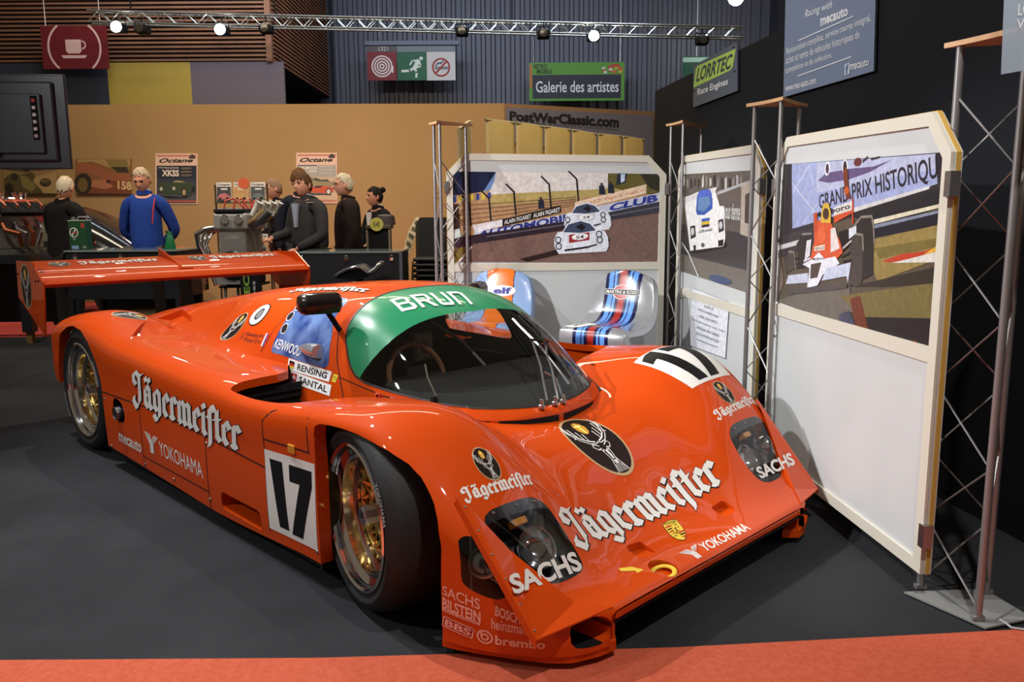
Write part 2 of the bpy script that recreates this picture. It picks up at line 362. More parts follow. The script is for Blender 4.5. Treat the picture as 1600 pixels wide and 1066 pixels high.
# safety light box
t = thing('safety_sign', 'hanging light box with fire hose, exit runner and no smoking panels', 'sign', at(643, 125, 19.0))
p0 = at(570, 70, 19.0); p1 = at(717, 63, 19.0); L = t.location
mb = MB(); mb.box((p0.x-L.x, -.06, p0.z-L.z-.02), (p1.x-L.x, .06, p0.z-L.z+.07)); mb.build('light_rail', flat(110, 118, 140), t)
for k, (u0, u1, c) in enumerate(((575, 619, (128, 22, 38)), (621.5, 666, (12, 96, 66)), (667.5, 711, (214, 212, 212)))):
    a0 = at(u0, 126, 19.0)-L; a1 = at(u1, 72, 19.0)-L; zz = at(u0, 81, 19.0).z-L.z
    mb = MB(); mb.box((a0.x, -.02, a0.z), (a1.x, .02, a1.z)); o = mb.build('panel', flat(*c), t)
    a = Art(); w = a1.x-a0.x; h = a1.z-a0.z; a.rect(0, .83, 1, 1, flat(120, 132, 136) if k else flat(90, 82, 92))
    if k == 0:
        for r in (.36, .27, .18, .09): a.ring(.5, .41, r, r*w/h, .05, flat(232, 222, 222))
        a.line([(.86, .40), (.86, .24)], .06, flat(232, 222, 222)); a.text('1321', .4, .86, .72, .98, flat(220, 220, 220))
    elif k == 1:
        W1 = flat(226, 236, 228); a.ell(.82, .64, .06, .05, W1); a.line([(.72, .56), (.58, .34)], .14, W1); a.line([(.72, .56), (.52, .58), (.44, .46)], .05, W1); a.line([(.74, .54), (.82, .42), (.70, .38)], .05, W1); a.line([(.58, .36), (.66, .24), (.64, .10)], .07, W1); a.line([(.56, .36), (.42, .28), (.16, .27)], .07, W1)
    else:
        a.rect(.28, .32, .78, .40, flat(120, 125, 135)); a.line([(.3, .42), (.4, .5), (.5, .5), (.6, .58)], .05, flat(120, 125, 135)); a.ring(.5, .38, .32, .32*w/h, .06, flat(160, 30, 40)); a.line([(.30, .20), (.70, .56)], .06, flat(160, 30, 40))
    a.place('pictogram', ((a0.x, -.021, a0.z), (w, 0, 0), (0, 0, h)), None, o)
hang(t, [((-.7, 0, .9), (-.7, 0, 2.6)), ((.6, 0, .9), (.6, 0, 2.6))])
o, pl, z0, z1 = board('gallery_banner', 'green and dark blue banner reading Galerie des artistes on the cladding', 827, 97, 976, 158, 19.2, flat(88, 150, 52), 'banner')
a = PArt(pl); w = pl.L; h = z1-z0; X = lambda f: f*w; Z = lambda f: z0+f*h
a.rect(X(.035), Z(.06), X(.965), Z(.68), flat(34, 38, 54)); a.text('Galerie des artistes', X(.07), Z(.22), X(.94), Z(.52), flat(226, 228, 232), .012)
a.text('RETRO', X(.05), Z(.84), X(.19), Z(.96), flat(22, 42, 18), .03); a.text('MOBILE', X(.08), Z(.71), X(.24), Z(.83), flat(22, 42, 18), .03)
rr = random.Random(3)
for k in range(16):
    x0 = .70+.27*rr.random(); y0 = .70+.2*rr.random(); a.rect(X(x0), Z(y0), X(x0+.035), Z(y0+.07), rr.choice([flat(190, 90, 40), flat(200, 170, 60), flat(200, 205, 195), flat(180, 60, 40)]))
a.rect(X(.005), Z(.35), X(.03), Z(.95), flat(190, 110, 60)); a.put('banner_lettering', o)
hang(o, [(pl.pt((.1, z1), -.01), pl.pt((.1, z1+3), -.01)), (pl.pt((w-.1, z1), -.01), pl.pt((w-.1, z1+3), -.01))])
o, pl, z0, z1 = board('exit_sign', 'green exit light box half hidden behind the lime engine sign', 1066, 88, 1112, 132, 18.6, flat(10, 74, 52)); a = PArt(pl); a.rect(0, z1-.12, pl.L, z1-.02, flat(150, 190, 175)); a.put('light_strip', o)
hang(o, [(pl.pt((.3, z1), -.01), pl.pt((.3, z1+3), -.01))])
# grey cloth banner on the beige wall
pbn = Plane(pw2.pt((.02, 0), .03)[:2], pw2.pt((2.66, 0), .03)[:2])
q = [pbn.sz(792, 222), pbn.sz(1020, 254), pbn.sz(1020, 181), pbn.sz(791, 168)]
o = slab(pbn, q, 0, -.01, 'cloth_banner', flat(120, 118, 132, .8)); tag(o, 'grey cloth banner reading PostWarClassic.com high on the beige wall', 'banner')
a = PArt(pbn); a.tq('PostWarClassic.com', [(796, 189), (967, 200), (967, 182), (796, 173.5)], flat(26, 24, 30), .05); a.tq('The daily Magazine & Marketplace for post 1945 Classics.', [(797, 193), (967, 205), (967, 201), (797, 188)], flat(30, 28, 34)); a.put('banner_lettering', o)

# ---- lighting truss with lamps
M_alu = mat('truss_aluminium', (.50, .52, .48), .3, metal=.9)
A_ = at(140, 27, 13.6); B_ = at(1160, 52, 14.6); t = thing('lighting_truss', 'long aluminium lattice lighting truss hanging under the hall roof', 'truss', A_)
d = (B_-A_); n = 64; mb = MB(); hh = .085
ax = d.normalized(); upv = Vector((0, 0, 1)); sd = ax.cross(upv).normalized()
for s1, s2 in ((1, 1), (1, -1), (-1, 1), (-1, -1)): mb.tube([upv*hh*s1+sd*hh*s2, d+upv*hh*s1+sd*hh*s2], .016, 8)
mb.build('chords', M_alu, t); mb = MB()
for s2 in (1, -1):
    P = [d*(k/n)+upv*hh*(1 if k % 2 else -1)+sd*hh*s2 for k in range(n+1)]
    for p, q in zip(P[:-1], P[1:]): mb.tube([p, q], .008, 5, cap=False)
P = [d*(k/n)+upv*hh+sd*hh*(1 if k % 2 else -1) for k in range(n+1)]
for p, q in zip(P[:-1], P[1:]): mb.tube([p, q], .008, 5, cap=False)
mb.build('lattice', M_alu, t)
for f in (.06, .27, .63): mb = MB(); mb.tube([d*f+upv*hh, d*f+upv*3.5], .012, 6); mb.build('suspension_cable', M_dark, t)
M_lampglow = mat('lamp_glow', (1, .96, .9), .5, emit=60)
def truss_lamp(u, v, lit, label):
    c = at(u, v, 13.3+.0009*u); t = thing('spotlight', label, 'spotlight', c, 0, 'lamps hanging from the lighting truss')
    mb = MB(); mb.box((-.10, -.10, -.06), (.10, .12, .06), bev=.02); mb.build('lamp_body', M_dark, t)
    mb = MB(); mb.tube([(-.11, 0, 0), (-.11, 0, .12), (.11, 0, .12), (.11, 0, 0)], .01, 6); mb.tube([(0, 0, .12), (0, .0, .20)], .012, 6); mb.build('yoke', M_dark, t)
    mb = MB(); mb.lathe([(0, -.125), (.075 if lit else .06, -.12), (.085 if lit else .065, -.10)], 20, axis='y'); mb.build('lamp_lens', M_lampglow if lit else mat('dark_lens', (.05, .045, .03), .2), t)
truss_lamp(186, 44, 1, 'lit white spotlight above the red cafe sign'); truss_lamp(347, 48, 1, 'lit spotlight in front of the slatted wall right of the cafe sign'); truss_lamp(927, 58, 1, 'lit spotlight above the green gallery banner')
truss_lamp(222, 46, 0, 'unlit black spotlight right next to the lamp above the cafe sign'); truss_lamp(416, 46, 0, 'unlit spotlight near the right end of the slatted wall'); truss_lamp(722, 50, 0, 'unlit black spotlight just right of the safety light box')
truss_lamp(849, 54, 0, 'unlit black spotlight at the left end of the green gallery banner'); truss_lamp(1097, 64, 0, 'unlit spotlight at the right end of the truss above the lime sign')
def high_lamp(u, v, y, label):
    t = thing('ceiling_lamp', label, 'lamp', at(u, v, y)); mb = MB(); mb.ball((0, 0, 0), .16, 16); mb.build('lamp_glow', M_lampglow, t); mb = MB(); mb.lathe([(.18, .02), (.14, .14), (.03, .2), (.03, 2.0)], 16); mb.build('lamp_shade', M_dark, t)
high_lamp(1150, -4, 17.5, 'bright hall lamp at the top edge above the truss end')

# ---- display panels, columns
M_cream = mat('cream_frame', (.60, .57, .48), .45); M_pwhite = mat('panel_white', (.52, .54, .54), .5, noise=(3, (.55, .57, .57), 2)); M_edge = mat('yellow_ply_edge', (.50, .30, .06), .6)
def display(label, a, b, top, z0, inner, mid):
    """top: photo pixels of the clipped top corners, left to right"""
    pl = Plane(a, b); T = [pl.sz(*p) for p in top]; s0, s1 = T[0][0], T[-1][0]; T[0] = (s0, T[0][1]); T[-1] = (s1, T[-1][1])
    t = thing('display_stand', label, 'display panel', pl.pt((s0, 0)))
    def loc(o): o.parent = t; o.matrix_parent_inverse = Matrix.Translation(-t.location); return o
    poly = [(s0, z0), (s1, z0)]+[T[3], T[2], T[1], T[0]]
    loc(slab(pl, poly, -.004, -.034, 'board', M_pwhite)); loc(slab(pl, [(s0-.004, z0), (s1+.004, z0)]+[(T[3][0]+.004, T[3][1]), (T[2][0]+.002, T[2][1]+.004), (T[1][0]-.002, T[1][1]+.004), (T[0][0]-.004, T[0][1])], -.012, -.028, 'edge_band', M_edge))
    f = .045; c = [(s0+f, T[0][1]-f*.4), (T[1][0]+f*.3, T[1][1]-f), (T[2][0]-f*.3, T[2][1]-f), (s1-f, T[3][1]-f*.4)]; zm = mid
    outer = [(s0, z0)]+T+[(s1, z0)]; inn = [(s0+f, z0+f)]+c+[(s1-f, z0+f)]
    V = []; F = []
    for k in range(6):
        for p in (outer[k], inn[k]): V += [pl.pt(p, .006), pl.pt(p, -.006)]
    for k in range(6):
        i, j = 4*k, 4*((k+1) % 6); F += [(i, i+2, j+2, j), (i+2, i+3, j+3, j+2), (i+1, i, j, j+1)]
    mb = MB(); mb.add(V, F); loc(mb.build('frame', M_cream)); loc(slab(pl, [(s0+f, zm-.055), (s1-f, zm-.055), (s1-f, zm), (s0+f, zm)], .004, -.006, 'cross_rail', M_cream))
    for s, zz in ((s0, T[0][1]-.10), (s1, T[3][1]-.10), (s0, z0+.14), (s1, z0+.14)):
        h_ = slab(pl, [(s-.012, zz-.04), (s+.02, zz-.04), (s+.02, zz+.04), (s-.012, zz+.04)], .014, -.02, 'hinge', M_steel); loc(h_)
    return t, pl, loc
t1, P1, loc1 = display('white display panel behind the two chairs with a photo of two white cars', (-.478, 5.80), (1.135, 5.93), [(697, 270.5), (727, 240), (1014, 243.5), (1041, 273)], .10, None, at(850, 411, 5.86).z)
t2, P2, loc2 = display('narrow white display panel with a white race car photo and a paper notice', (1.205, 5.86), (1.345, 4.36), [(1061, 268), (1069, 244), (1177.5, 226.5), (1190, 261.5)], .10, None, .80)
t3, P3, loc3 = display('large white display panel at the right with an open wheel race car photo', (1.302, 4.10), (1.40, 2.61), [(1212.6, 260), (1231, 214.5), (1458.7, 174.7), (1489, 237)], .10, None, .885)
M_shine = .25
def pm(*c): l = s2l(*c); return mat('print_%d_%d_%d' % c, tuple(v*.88 for v in l), .3, noise=(38, tuple(min(1, v*1.16) for v in l), 6))
# photo 1: two white prototypes on a bend
a = PArt(P1); a.pp([(707.5, 410), (1027.5, 411), (1031, 272), (707.5, 268)], pm(118, 92, 84))          # track
a.pp([(707.5, 268), (1031, 272), (1030, 330), (707.5, 372)], pm(176, 138, 100)); a.pp([(765, 268.5), (1031, 272), (1031, 297), (765, 306)], pm(214, 208, 204)); a.pp([(765, 304), (930, 296), (1031, 284), (1031, 300), (930, 308), (765, 322)], pm(176, 156, 96))
a.pp([(707.5, 268), (775, 268.6), (767, 291), (752, 300), (707.5, 306)], pm(24, 32, 62)); a.pp([(755, 300), (775, 268.6), (772, 284), (767, 296)], pm(110, 140, 190))
for k in range(7): u = 708+9*k; a.pp([(u, 307-.9*k), (u+5, 306-.9*k), (u+5, 316-k), (u, 317-k)], pm(210, 190, 70) if k % 2 else pm(50, 70, 140))
a.pp([(950, 271), (1031, 272), (1031, 306), (985, 300), (950, 292)], pm(96, 88, 42)); a.pp([(1000, 272), (1031, 272), (1031, 300), (1015, 294)], pm(44, 40, 26)); a.pp([(965, 271), (980, 271), (978, 285), (963, 290)], pm(40, 44, 60)); a.pp([(970, 272), (977, 271.5), (976, 283), (970, 286)], pm(190, 205, 230))
for k in range(5): a.pl_([(708, 322+8*k), (800, 316+6*k), (900, 308+3*k)], .005, pm(110, 80, 62))
for u, v, h in ((727, 308, 44), (758, 300, 44), (797, 290, 46), (852, 278, 46), (895, 270, 44)): a.pl_([(u-6, v-2), (u+6, v+10), (u+9, v+h)], .012, pm(38, 36, 40))
a.pp([(898, 316), (1010, 288), (1010, 302), (898, 330)], pm(226, 200, 172)); a.tq('figO figO figO', [(912, 322), (1004, 300), (1004, 296), (912, 316)], pm(190, 90, 60))
a.pp([(785, 343), (876, 321), (877, 332), (785, 354)], pm(22, 20, 22)); a.tq('ALAIN FIGARET  ALAIN FIGARET', [(788, 351), (875, 331), (875, 324), (788, 344)], pm(226, 224, 220), .02)
a.pp([(738, 352), (785, 343), (785, 353), (742, 364)], pm(224, 224, 228)); a.pp([(741, 364), (890, 333), (890, 347), (741, 374)], pm(196, 200, 214)); a.tq('AUTOMOBILE', [(742, 373), (905, 343), (903, 331), (748, 362)], pm(40, 52, 130), .04)
a.pp([(935, 322), (1031, 301), (1031, 315), (935, 336)], pm(192, 196, 212)); a.tq('CLUB', [(950, 331), (1028, 315), (1028, 303), (955, 319)], pm(40, 56, 140), .05)
a.pp([(707, 372), (890, 345), (890, 358), (707, 386)], pm(44, 34, 44)); a.pp([(940, 334), (1031, 315), (1031, 332), (940, 346)], pm(52, 52, 62)); a.pl_([(760, 370), (890, 350)], .008, pm(96, 92, 104)); a.pl_([(940, 340), (1031, 323)], .006, pm(110, 112, 124)); a.pp([(707, 374), (745, 373), (735, 386), (707, 388)], pm(58, 38, 52))
a.pp([(708, 388), (738, 385), (715, 410), (708, 410)], pm(120, 100, 40)); a.pl_([(737, 386), (716, 410)], .012, pm(226, 220, 214)); a.pp([(707.5, 320), (716, 318), (720, 372), (707.5, 376)], pm(52, 34, 30)); a.pp([(708, 360), (718, 357), (720, 370), (708, 374)], pm(200, 210, 205))
for u, v in ((845, 316), (940, 294), (954, 292)): a.pe(u, v-6, 2, 2.4, pm(70, 50, 40)); a.pp([(u-4, v-4), (u+4, v-4), (u+6, v+10), (u-4, v+10)], pm(36, 40, 56))
W2 = pm(222, 226, 236); G2 = pm(60, 72, 96); D2 = pm(22, 22, 26)
def proto(a, u, v, s, front):
    f = lambda P: [(u+s*x, v+s*y) for x, y in P]
    a.pp(f([(-41, 3), (-36, -8), (-28, -9), (-20, -22), (0, -28), (16, -23), (27, -12), (38, -10), (43, 0), (44, 14), (40, 22), (-34, 26), (-41, 14)]), W2); a.pp(f([(-27, -8), (-19, -20), (0, -25.5), (15, -21), (24, -11), (0, -7)]), G2); a.pp(f([(-8, -16), (2, -22), (8, -16), (3, -10)]), D2)
    a.pp(f([(-18, -4), (14, -8), (14, 4), (-18, 9)]), pm(150, 40, 44) if front else pm(190, 196, 206)); a.pe(u-1*s, v-1*s, 13*s, 5*s, pm(236, 236, 236), -.12)
    a.tq('54', [(u-7*s, v+3*s), (u+5*s, v+1*s), (u+5*s, v-4*s), (u-7*s, v-2*s)], D2, .02)
    for x, y in ((-35, 4), (-34, 14), (29, -5), (30, 4)): a.pe(u+x*s, v+y*s, 5*s, 5.5*s, D2); a.pe(u+x*s, v+y*s, 3.4*s, 3.8*s, pm(206, 214, 222))
    a.pp(f([(-25, 19), (10, 14), (26, 10), (26, 12), (10, 17), (-25, 22)]), D2)
a.pp([(812, 405), (870, 390), (935, 383), (940, 386), (880, 396), (825, 409)], pm(44, 30, 30)); a.pp([(868, 380), (885, 386), (880, 395), (868, 394)], D2); a.pp([(936, 374), (950, 368), (953, 376), (938, 388)], D2)
proto(a, 917, 340, .86, 0); proto(a, 907, 371, 1.0, 1)
a.tq('FUTURO GRAPHY', [(990, 409), (1018, 408.5), (1018, 406), (990, 406.5)], pm(150, 120, 110)); loc1(a.put('photo_print', base=-.0035, lift=.00008))
# photo 2: white prototype with a blue screen
a = PArt(P2); a.pp([(1059, 422.6), (1169.5, 458.6), (1179, 266), (1064, 272.6)], pm(78, 70, 66)); a.pp([(1063, 275), (1179, 266), (1174, 368), (1060, 355)], pm(92, 84, 78)); a.pp([(1060, 350), (1174, 366), (1171, 425), (1059, 398)], pm(58, 54, 56)); a.pp([(1059, 396), (1171, 424), (1169.5, 458.6), (1059, 422.6)], pm(108, 100, 92))
for k in range(16):
    u = 1066+6*k; a.pp([(u, 273+rr.random()*8), (u+3, 272+rr.random()*8), (u+3, 286+rr.random()*12), (u, 290+rr.random()*10)], rr.choice([pm(196, 196, 192), pm(30, 30, 34), pm(136, 130, 124), pm(52, 48, 46), pm(170, 170, 176)]))
a.pp([(1120, 300), (1176, 280), (1176, 284), (1120, 305)], pm(170, 172, 178)); a.pp([(1158, 290), (1177, 280), (1173, 372), (1156, 366)], pm(176, 166, 152)); a.pp([(1164, 304), (1172, 300), (1170, 350), (1163, 348)], pm(70, 58, 54)); a.tq('vous tienne', [(1130, 342), (1155, 345), (1157, 318), (1132, 318)], pm(200, 200, 198), .02)
a.pp([(1070, 388), (1078, 382), (1134, 378), (1134, 386), (1090, 396), (1072, 396)], pm(26, 24, 26)); a.pp([(1068, 310), (1090, 300), (1116, 293), (1124, 322), (1131, 322), (1133, 372), (1130, 385), (1078, 392), (1072, 340)], pm(226, 226, 226))
a.pp([(1069, 308), (1120, 292), (1118, 300), (1070, 318)], pm(206, 206, 208)); a.pp([(1087, 330), (1089, 305), (1097, 298), (1108, 298), (1113, 310), (1113, 326), (1100, 336), (1089, 336)], pm(52, 88, 168)); a.pp([(1090, 328), (1091, 310), (1098, 304), (1107, 304), (1110, 318), (1100, 331)], pm(96, 130, 176)); a.pp([(1091, 300), (1099, 296), (1109, 296), (1113, 306), (1090, 309)], pm(70, 96, 190))
a.pp([(1096, 342), (1109, 340), (1108, 345), (1096, 347)], pm(60, 90, 170)); a.pp([(1096, 347), (1108, 345), (1108, 350), (1096, 352)], pm(206, 176, 50)); a.pp([(1096, 352), (1108, 350), (1108, 354), (1096, 356)], pm(40, 40, 70)); a.tq('GReddy', [(1092, 366), (1114, 361), (1114, 356), (1092, 360)], pm(36, 36, 60), .02, .3)
for u, v in ((1082, 362), (1126, 352)): a.pp([(u-4, v-8), (u+4, v-10), (u+5, v+8), (u-3, v+12)], pm(40, 40, 44)); a.pe(u, v, 2.6, 6, pm(196, 196, 196))
a.pe(1098, 383, 3, 3.4, pm(90, 92, 100)); a.pp([(1083, 384), (1087, 383), (1087, 392), (1084, 392)], D2); a.pp([(1122, 376), (1130, 374), (1130, 384), (1122, 385)], D2); a.pl_([(1061, 372), (1076, 396), (1091, 432)], .016, pm(206, 206, 208)); a.pe(1125, 437, 18, 6, pm(56, 70, 110), .25); a.put('photo_print', base=-.0035, lift=.00008); loc2(bpy.data.objects[[o.name for o in bpy.data.objects if o.name.startswith('photo_print')][-1]])
# paper notice taped to panel 2
pn = thing('paper_notice', 'white paper notice with printed lines taped below the race car photo', 'notice', P2.pt(P2.sz(1108, 505), .001)); a = PArt(P2); a.pp([(1077, 540), (1134, 561), (1140, 472), (1081, 449)], pm(150, 152, 164)); a.pp([(1077.7, 539), (1133.5, 559.5), (1139.3, 472.8), (1081.7, 450.3)], pm(222, 224, 232))
for k, (t0, t1_, tx) in enumerate(((.2, .8, 'BONNE VENTE POUR VEHICULES HISTORIQUES'), (.35, .6, 'Reims du CIRCUIT et MES'), (.2, .75, 'EXPERTISES, ACCOMPAGNEMENT TECHNIQUES'), (.22, .72, 'ACCESSOIRES - SELLETTERIE - COMPETITION'), (.05, .95, '16 r Championnat Sport Prototype Course - Groupe C - Formule FIA'), (.18, .8, 'REPARATION CHASSIS - MOTEURS - CARROSSERIES'), (.18, .8, 'VENTES ET ACHATS DES COMPETITIONS DE COLLECTION'), (.2, .78, 'Pour l expertise dans la maison de competition GR C'))):
    f = .88-.105*k; A0 = lambda s, g: (1081.7+(1139.3-1081.7)*s-(4.0*(1-g)+1.8*(1-g)*s), 450.3+22.5*s+(88.7-.9*s)*(1-g)); a.tq(tx, [A0(t0, f-.02), A0(t1_, f-.02), A0(t1_, f+.025), A0(t0, f+.025)], pm(60, 60, 84))
o = a.put('printed_sheet', pn, base=.0015); o.matrix_parent_inverse = Matrix.Translation(-pn.location)
# photo 3: open wheel racer in front of a Grand Prix banner
a = PArt(P3); z3 = lambda x, y: (1195+.2344*x, 170+.2344*y); z4 = lambda x, y: (1195+.2064*x, 380+.2064*y)
a.pp([(1211.5, 471), (1452, 557.5), (1470.5, 238), (1223, 257)], pm(86, 76, 62)); a.pp([(1223, 257), (1470.5, 238), z3(1180, 560), z3(90, 860)], pm(48, 44, 48)); a.pp([z3(175, 368), z3(1130, 300), z3(1145, 500), z3(590, 680), z3(180, 800)], pm(150, 160, 200)); a.pp([z3(340, 360), z3(1130, 300), z3(1140, 400), z3(340, 560)], pm(172, 178, 206))
for q in ([(180, 560), (290, 380)], [(290, 380), (330, 540)], [(180, 500), (330, 690)], [(250, 770), (340, 640)]): a.pl_([z3(*p) for p in q], .006, pm(190, 196, 214))
a.pp([z3(x, y) for x, y in [(350, 480), (400, 430), (560, 400), (720, 385), (840, 340), (700, 420), (560, 470), (420, 495)]], pm(92, 76, 118)); a.pe(*z3(412, 400), 4, 11, pm(226, 226, 234), .1); a.pe(*z3(412, 400), 2.6, 8, pm(60, 46, 60)); a.pe(*z3(530, 390), 4.5, 12, pm(226, 226, 234)); a.pe(*z3(530, 390), 3, 10, pm(50, 34, 40)); a.pe(*z3(615, 355), 6, 7, pm(96, 40, 48), .5); a.pl_([z3(650, 350), z3(680, 325)], .012, pm(60, 46, 60)); a.pp([z3(700, 330), z3(765, 315), z3(760, 330), z3(705, 345)], pm(60, 46, 60))
a.tq('GRAND PRIX HISTORIQUE', [z3(360, 685), z3(1200, 475), z3(1190, 290), z3(355, 575)], pm(40, 36, 48), .012)
a.pp([z3(590, 690), z3(1190, 525), z3(1190, 650), z3(720, 800), z3(590, 720)], pm(34, 34, 38)); a.pp([z3(590, 660), z3(1100, 512), z3(1090, 535), z3(590, 690)], pm(196, 196, 196)); a.pp([z3(720, 740), z3(1180, 630), z3(1180, 655), z3(720, 770)], pm(206, 200, 176)); a.pp([z3(720, 790), z3(1180, 690), z3(1170, 770), z3(720, 860)], pm(30, 32, 40)); a.pp([z3(720, 775), z3(1180, 672), z3(1180, 690), z3(720, 800)], pm(120, 130, 150))
a.pp([z3(720, 870), z3(1170, 770), z3(1155, 1000), z4(850, 290), z4(820, 220)], pm(140, 122, 70)); a.pp([z3(720, 930), z3(1160, 860), z3(1155, 920), z3(760, 1000)], pm(112, 100, 52)); a.pp([z3(90, 850), z3(330, 790), z3(330, 900), z3(85, 1000)], pm(58, 52, 54)); a.pl_([z3(88, 928), z3(240, 885)], .022, pm(186, 186, 190)); a.pp([(1216, 380), z3(100, 930), z4(90, 430), z4(140, 300)], pm(112, 96, 80))
a.pp([z3(775, 1020), z3(900, 970), z3(1060, 950), z3(1130, 925), z3(1100, 970), z3(960, 1000), z3(860, 1025)], pm(178, 62, 40)); a.pp([z3(1060, 970), z3(1150, 910), z3(1155, 950)], pm(206, 170, 56)); a.pp([z3(840, 1028), z3(960, 1000), z3(1152, 950), z4(1300, 145), z4(960, 150)], pm(206, 204, 196))
a.pp([z4(640, 330), z4(1290, 180), z4(1290, 300), z4(900, 330)], pm(50, 46, 38)); a.pp([z4(80, 440), z4(250, 380), z4(640, 340), z4(660, 520), z4(560, 600)], pm(104, 98, 88)); a.pp([z4(560, 400), z4(1290, 300), z4(1270, 580), z4(760, 600)], pm(110, 100, 58)); a.pp([z4(560, 600), z4(760, 560), z4(1265, 570), z4(1245, 860), z4(760, 685)], pm(34, 32, 32)); a.pp([z4(640, 420), z4(720, 400), z4(790, 690), z4(690, 650)], pm(104, 52, 30)); a.pp([z4(560, 540), z4(640, 510), z4(690, 650), z4(560, 600)], pm(66, 68, 84))
TY = pm(44, 40, 38); TY2 = pm(70, 62, 58)
a.pp([z3(590, 790), z3(640, 720), z3(710, 715), z3(725, 800), z4(820, 230), z4(790, 250), z4(640, 330)], TY); a.pp([z3(565, 880), z3(600, 830), z3(650, 840), z3(655, 940), z4(730, 310), z4(690, 335), z4(630, 300)], TY2); a.pp([z3(210, 900), z3(250, 835), z3(310, 830), z3(300, 880), z3(260, 1010), z3(225, 1060)], TY); a.pp([z3(130, 1000), z3(160, 950), z3(195, 955), z3(205, 1060), z4(225, 190), z4(160, 230)], TY2)
HL = pm(128, 120, 112); SU = pm(30, 27, 26)
for q in ([(590, 790), (640, 722), (710, 717)], [(600, 832), (650, 842), (655, 940)], [(250, 837), (310, 832)], [(160, 952), (195, 957), (205, 1060)], [(712, 716), (724, 800), (728, 900)]): a.pl_([z3(*p_) for p_ in q], .010, HL)
for q in ([(300, 1010), (200, 1000)], [(300, 1040), (205, 1035)], [(500, 960), (570, 900)], [(510, 990), (570, 960)], [(520, 1020), (575, 1010)], [(215, 1060), (300, 1050)]): a.pl_([z3(*p_) for p_ in q], .010, SU)
a.pp([z3(490, 820), z3(565, 800), z3(565, 900), z3(510, 930)], SU); a.pl_([z3(520, 930), z3(575, 880)], .008, pm(190, 186, 182)); a.pl_([z3(260, 1015), z3(330, 985)], .010, pm(200, 200, 206))
a.pp([z3(460, 740), z3(460, 660), z3(590, 610), z3(590, 690)], pm(206, 200, 196)); a.tq('Marlboro', [z3(330, 730), z3(570, 665), z3(565, 630), z3(330, 695)], pm(30, 28, 30), .02); a.pp([z3(460, 715), z3(590, 672), z3(590, 690), z3(460, 765)], pm(196, 80, 44)); a.pl_([z3(585, 605), z3(585, 760)], .012, pm(190, 70, 40)); a.pp([z3(520, 400), z3(550, 400), z3(560, 540), z3(575, 600), z3(540, 600), z3(525, 480)], pm(110, 50, 30)); a.pe(*z3(545, 545), 4, 6, pm(190, 84, 30))
a.pp([z3(325, 760), z3(370, 740), z3(440, 760), z3(500, 880), z3(520, 960), z3(470, 1010), z3(300, 1010), z3(330, 880)], pm(204, 86, 52)); a.pp([z3(280, 880), z3(310, 870), z3(300, 980), z3(265, 1010)], pm(206, 206, 212)); a.pp([z3(560, 800), z3(610, 780), z3(610, 830), z3(560, 870)], pm(200, 206, 216)); a.pe(*z3(380, 840), 6, 14, pm(214, 100, 62)); a.pp([z3(330, 920), z3(400, 905), z3(400, 940), z3(330, 950)], pm(226, 210, 196)); a.tq('TEXACO', [z3(335, 945), z3(398, 934), z3(398, 915), z3(335, 926)], pm(50, 44, 44), .02)
a.pp([z3(375, 760), z3(378, 680), z3(395, 630), z3(425, 630), z3(440, 690), z3(440, 760)], pm(206, 170, 60)); a.pe(*z3(408, 700), 5, 9, pm(70, 44, 40)); a.pp([z3(325, 700), z3(350, 690), z3(350, 820), z3(330, 820)], pm(180, 74, 44)); a.pp([z3(440, 800), z3(470, 790), z3(500, 930), z3(440, 960)], pm(216, 206, 204))
a.pp([z3(320, 1000), z3(360, 955), z3(400, 1000), z3(470, 985), z3(500, 1030), z4(440, 240), z4(400, 320), z4(320, 340), z4(340, 190), z4(285, 160)], pm(216, 218, 226)); a.tq('Marlboro', [z3(318, 1012), z3(398, 1004), z3(398, 988), z3(318, 994)], pm(40, 36, 36), .02); a.pp([z4(350, 160), z4(430, 145), z4(400, 260), z4(345, 270)], pm(74, 60, 52)); a.pp([z4(180, 245), z4(330, 225), z4(325, 300), z4(160, 310)], pm(186, 192, 212)); a.pp([z4(470, 190), z4(655, 145), z4(630, 300), z4(620, 250), z4(430, 285)], pm(186, 194, 216)); a.pp([z4(160, 350), z4(620, 310), z4(620, 345), z4(180, 390)], pm(76, 70, 66))
a.tq('Sasso graphy', [z4(1062, 740), z4(1222, 800), z4(1222, 778), z4(1062, 728)], pm(214, 190, 186)); a.pl_([z4(1140, 742), z4(1142, 782)], .006, pm(200, 60, 40)); loc3(a.put('photo_print', base=-.0035, lift=.00008))

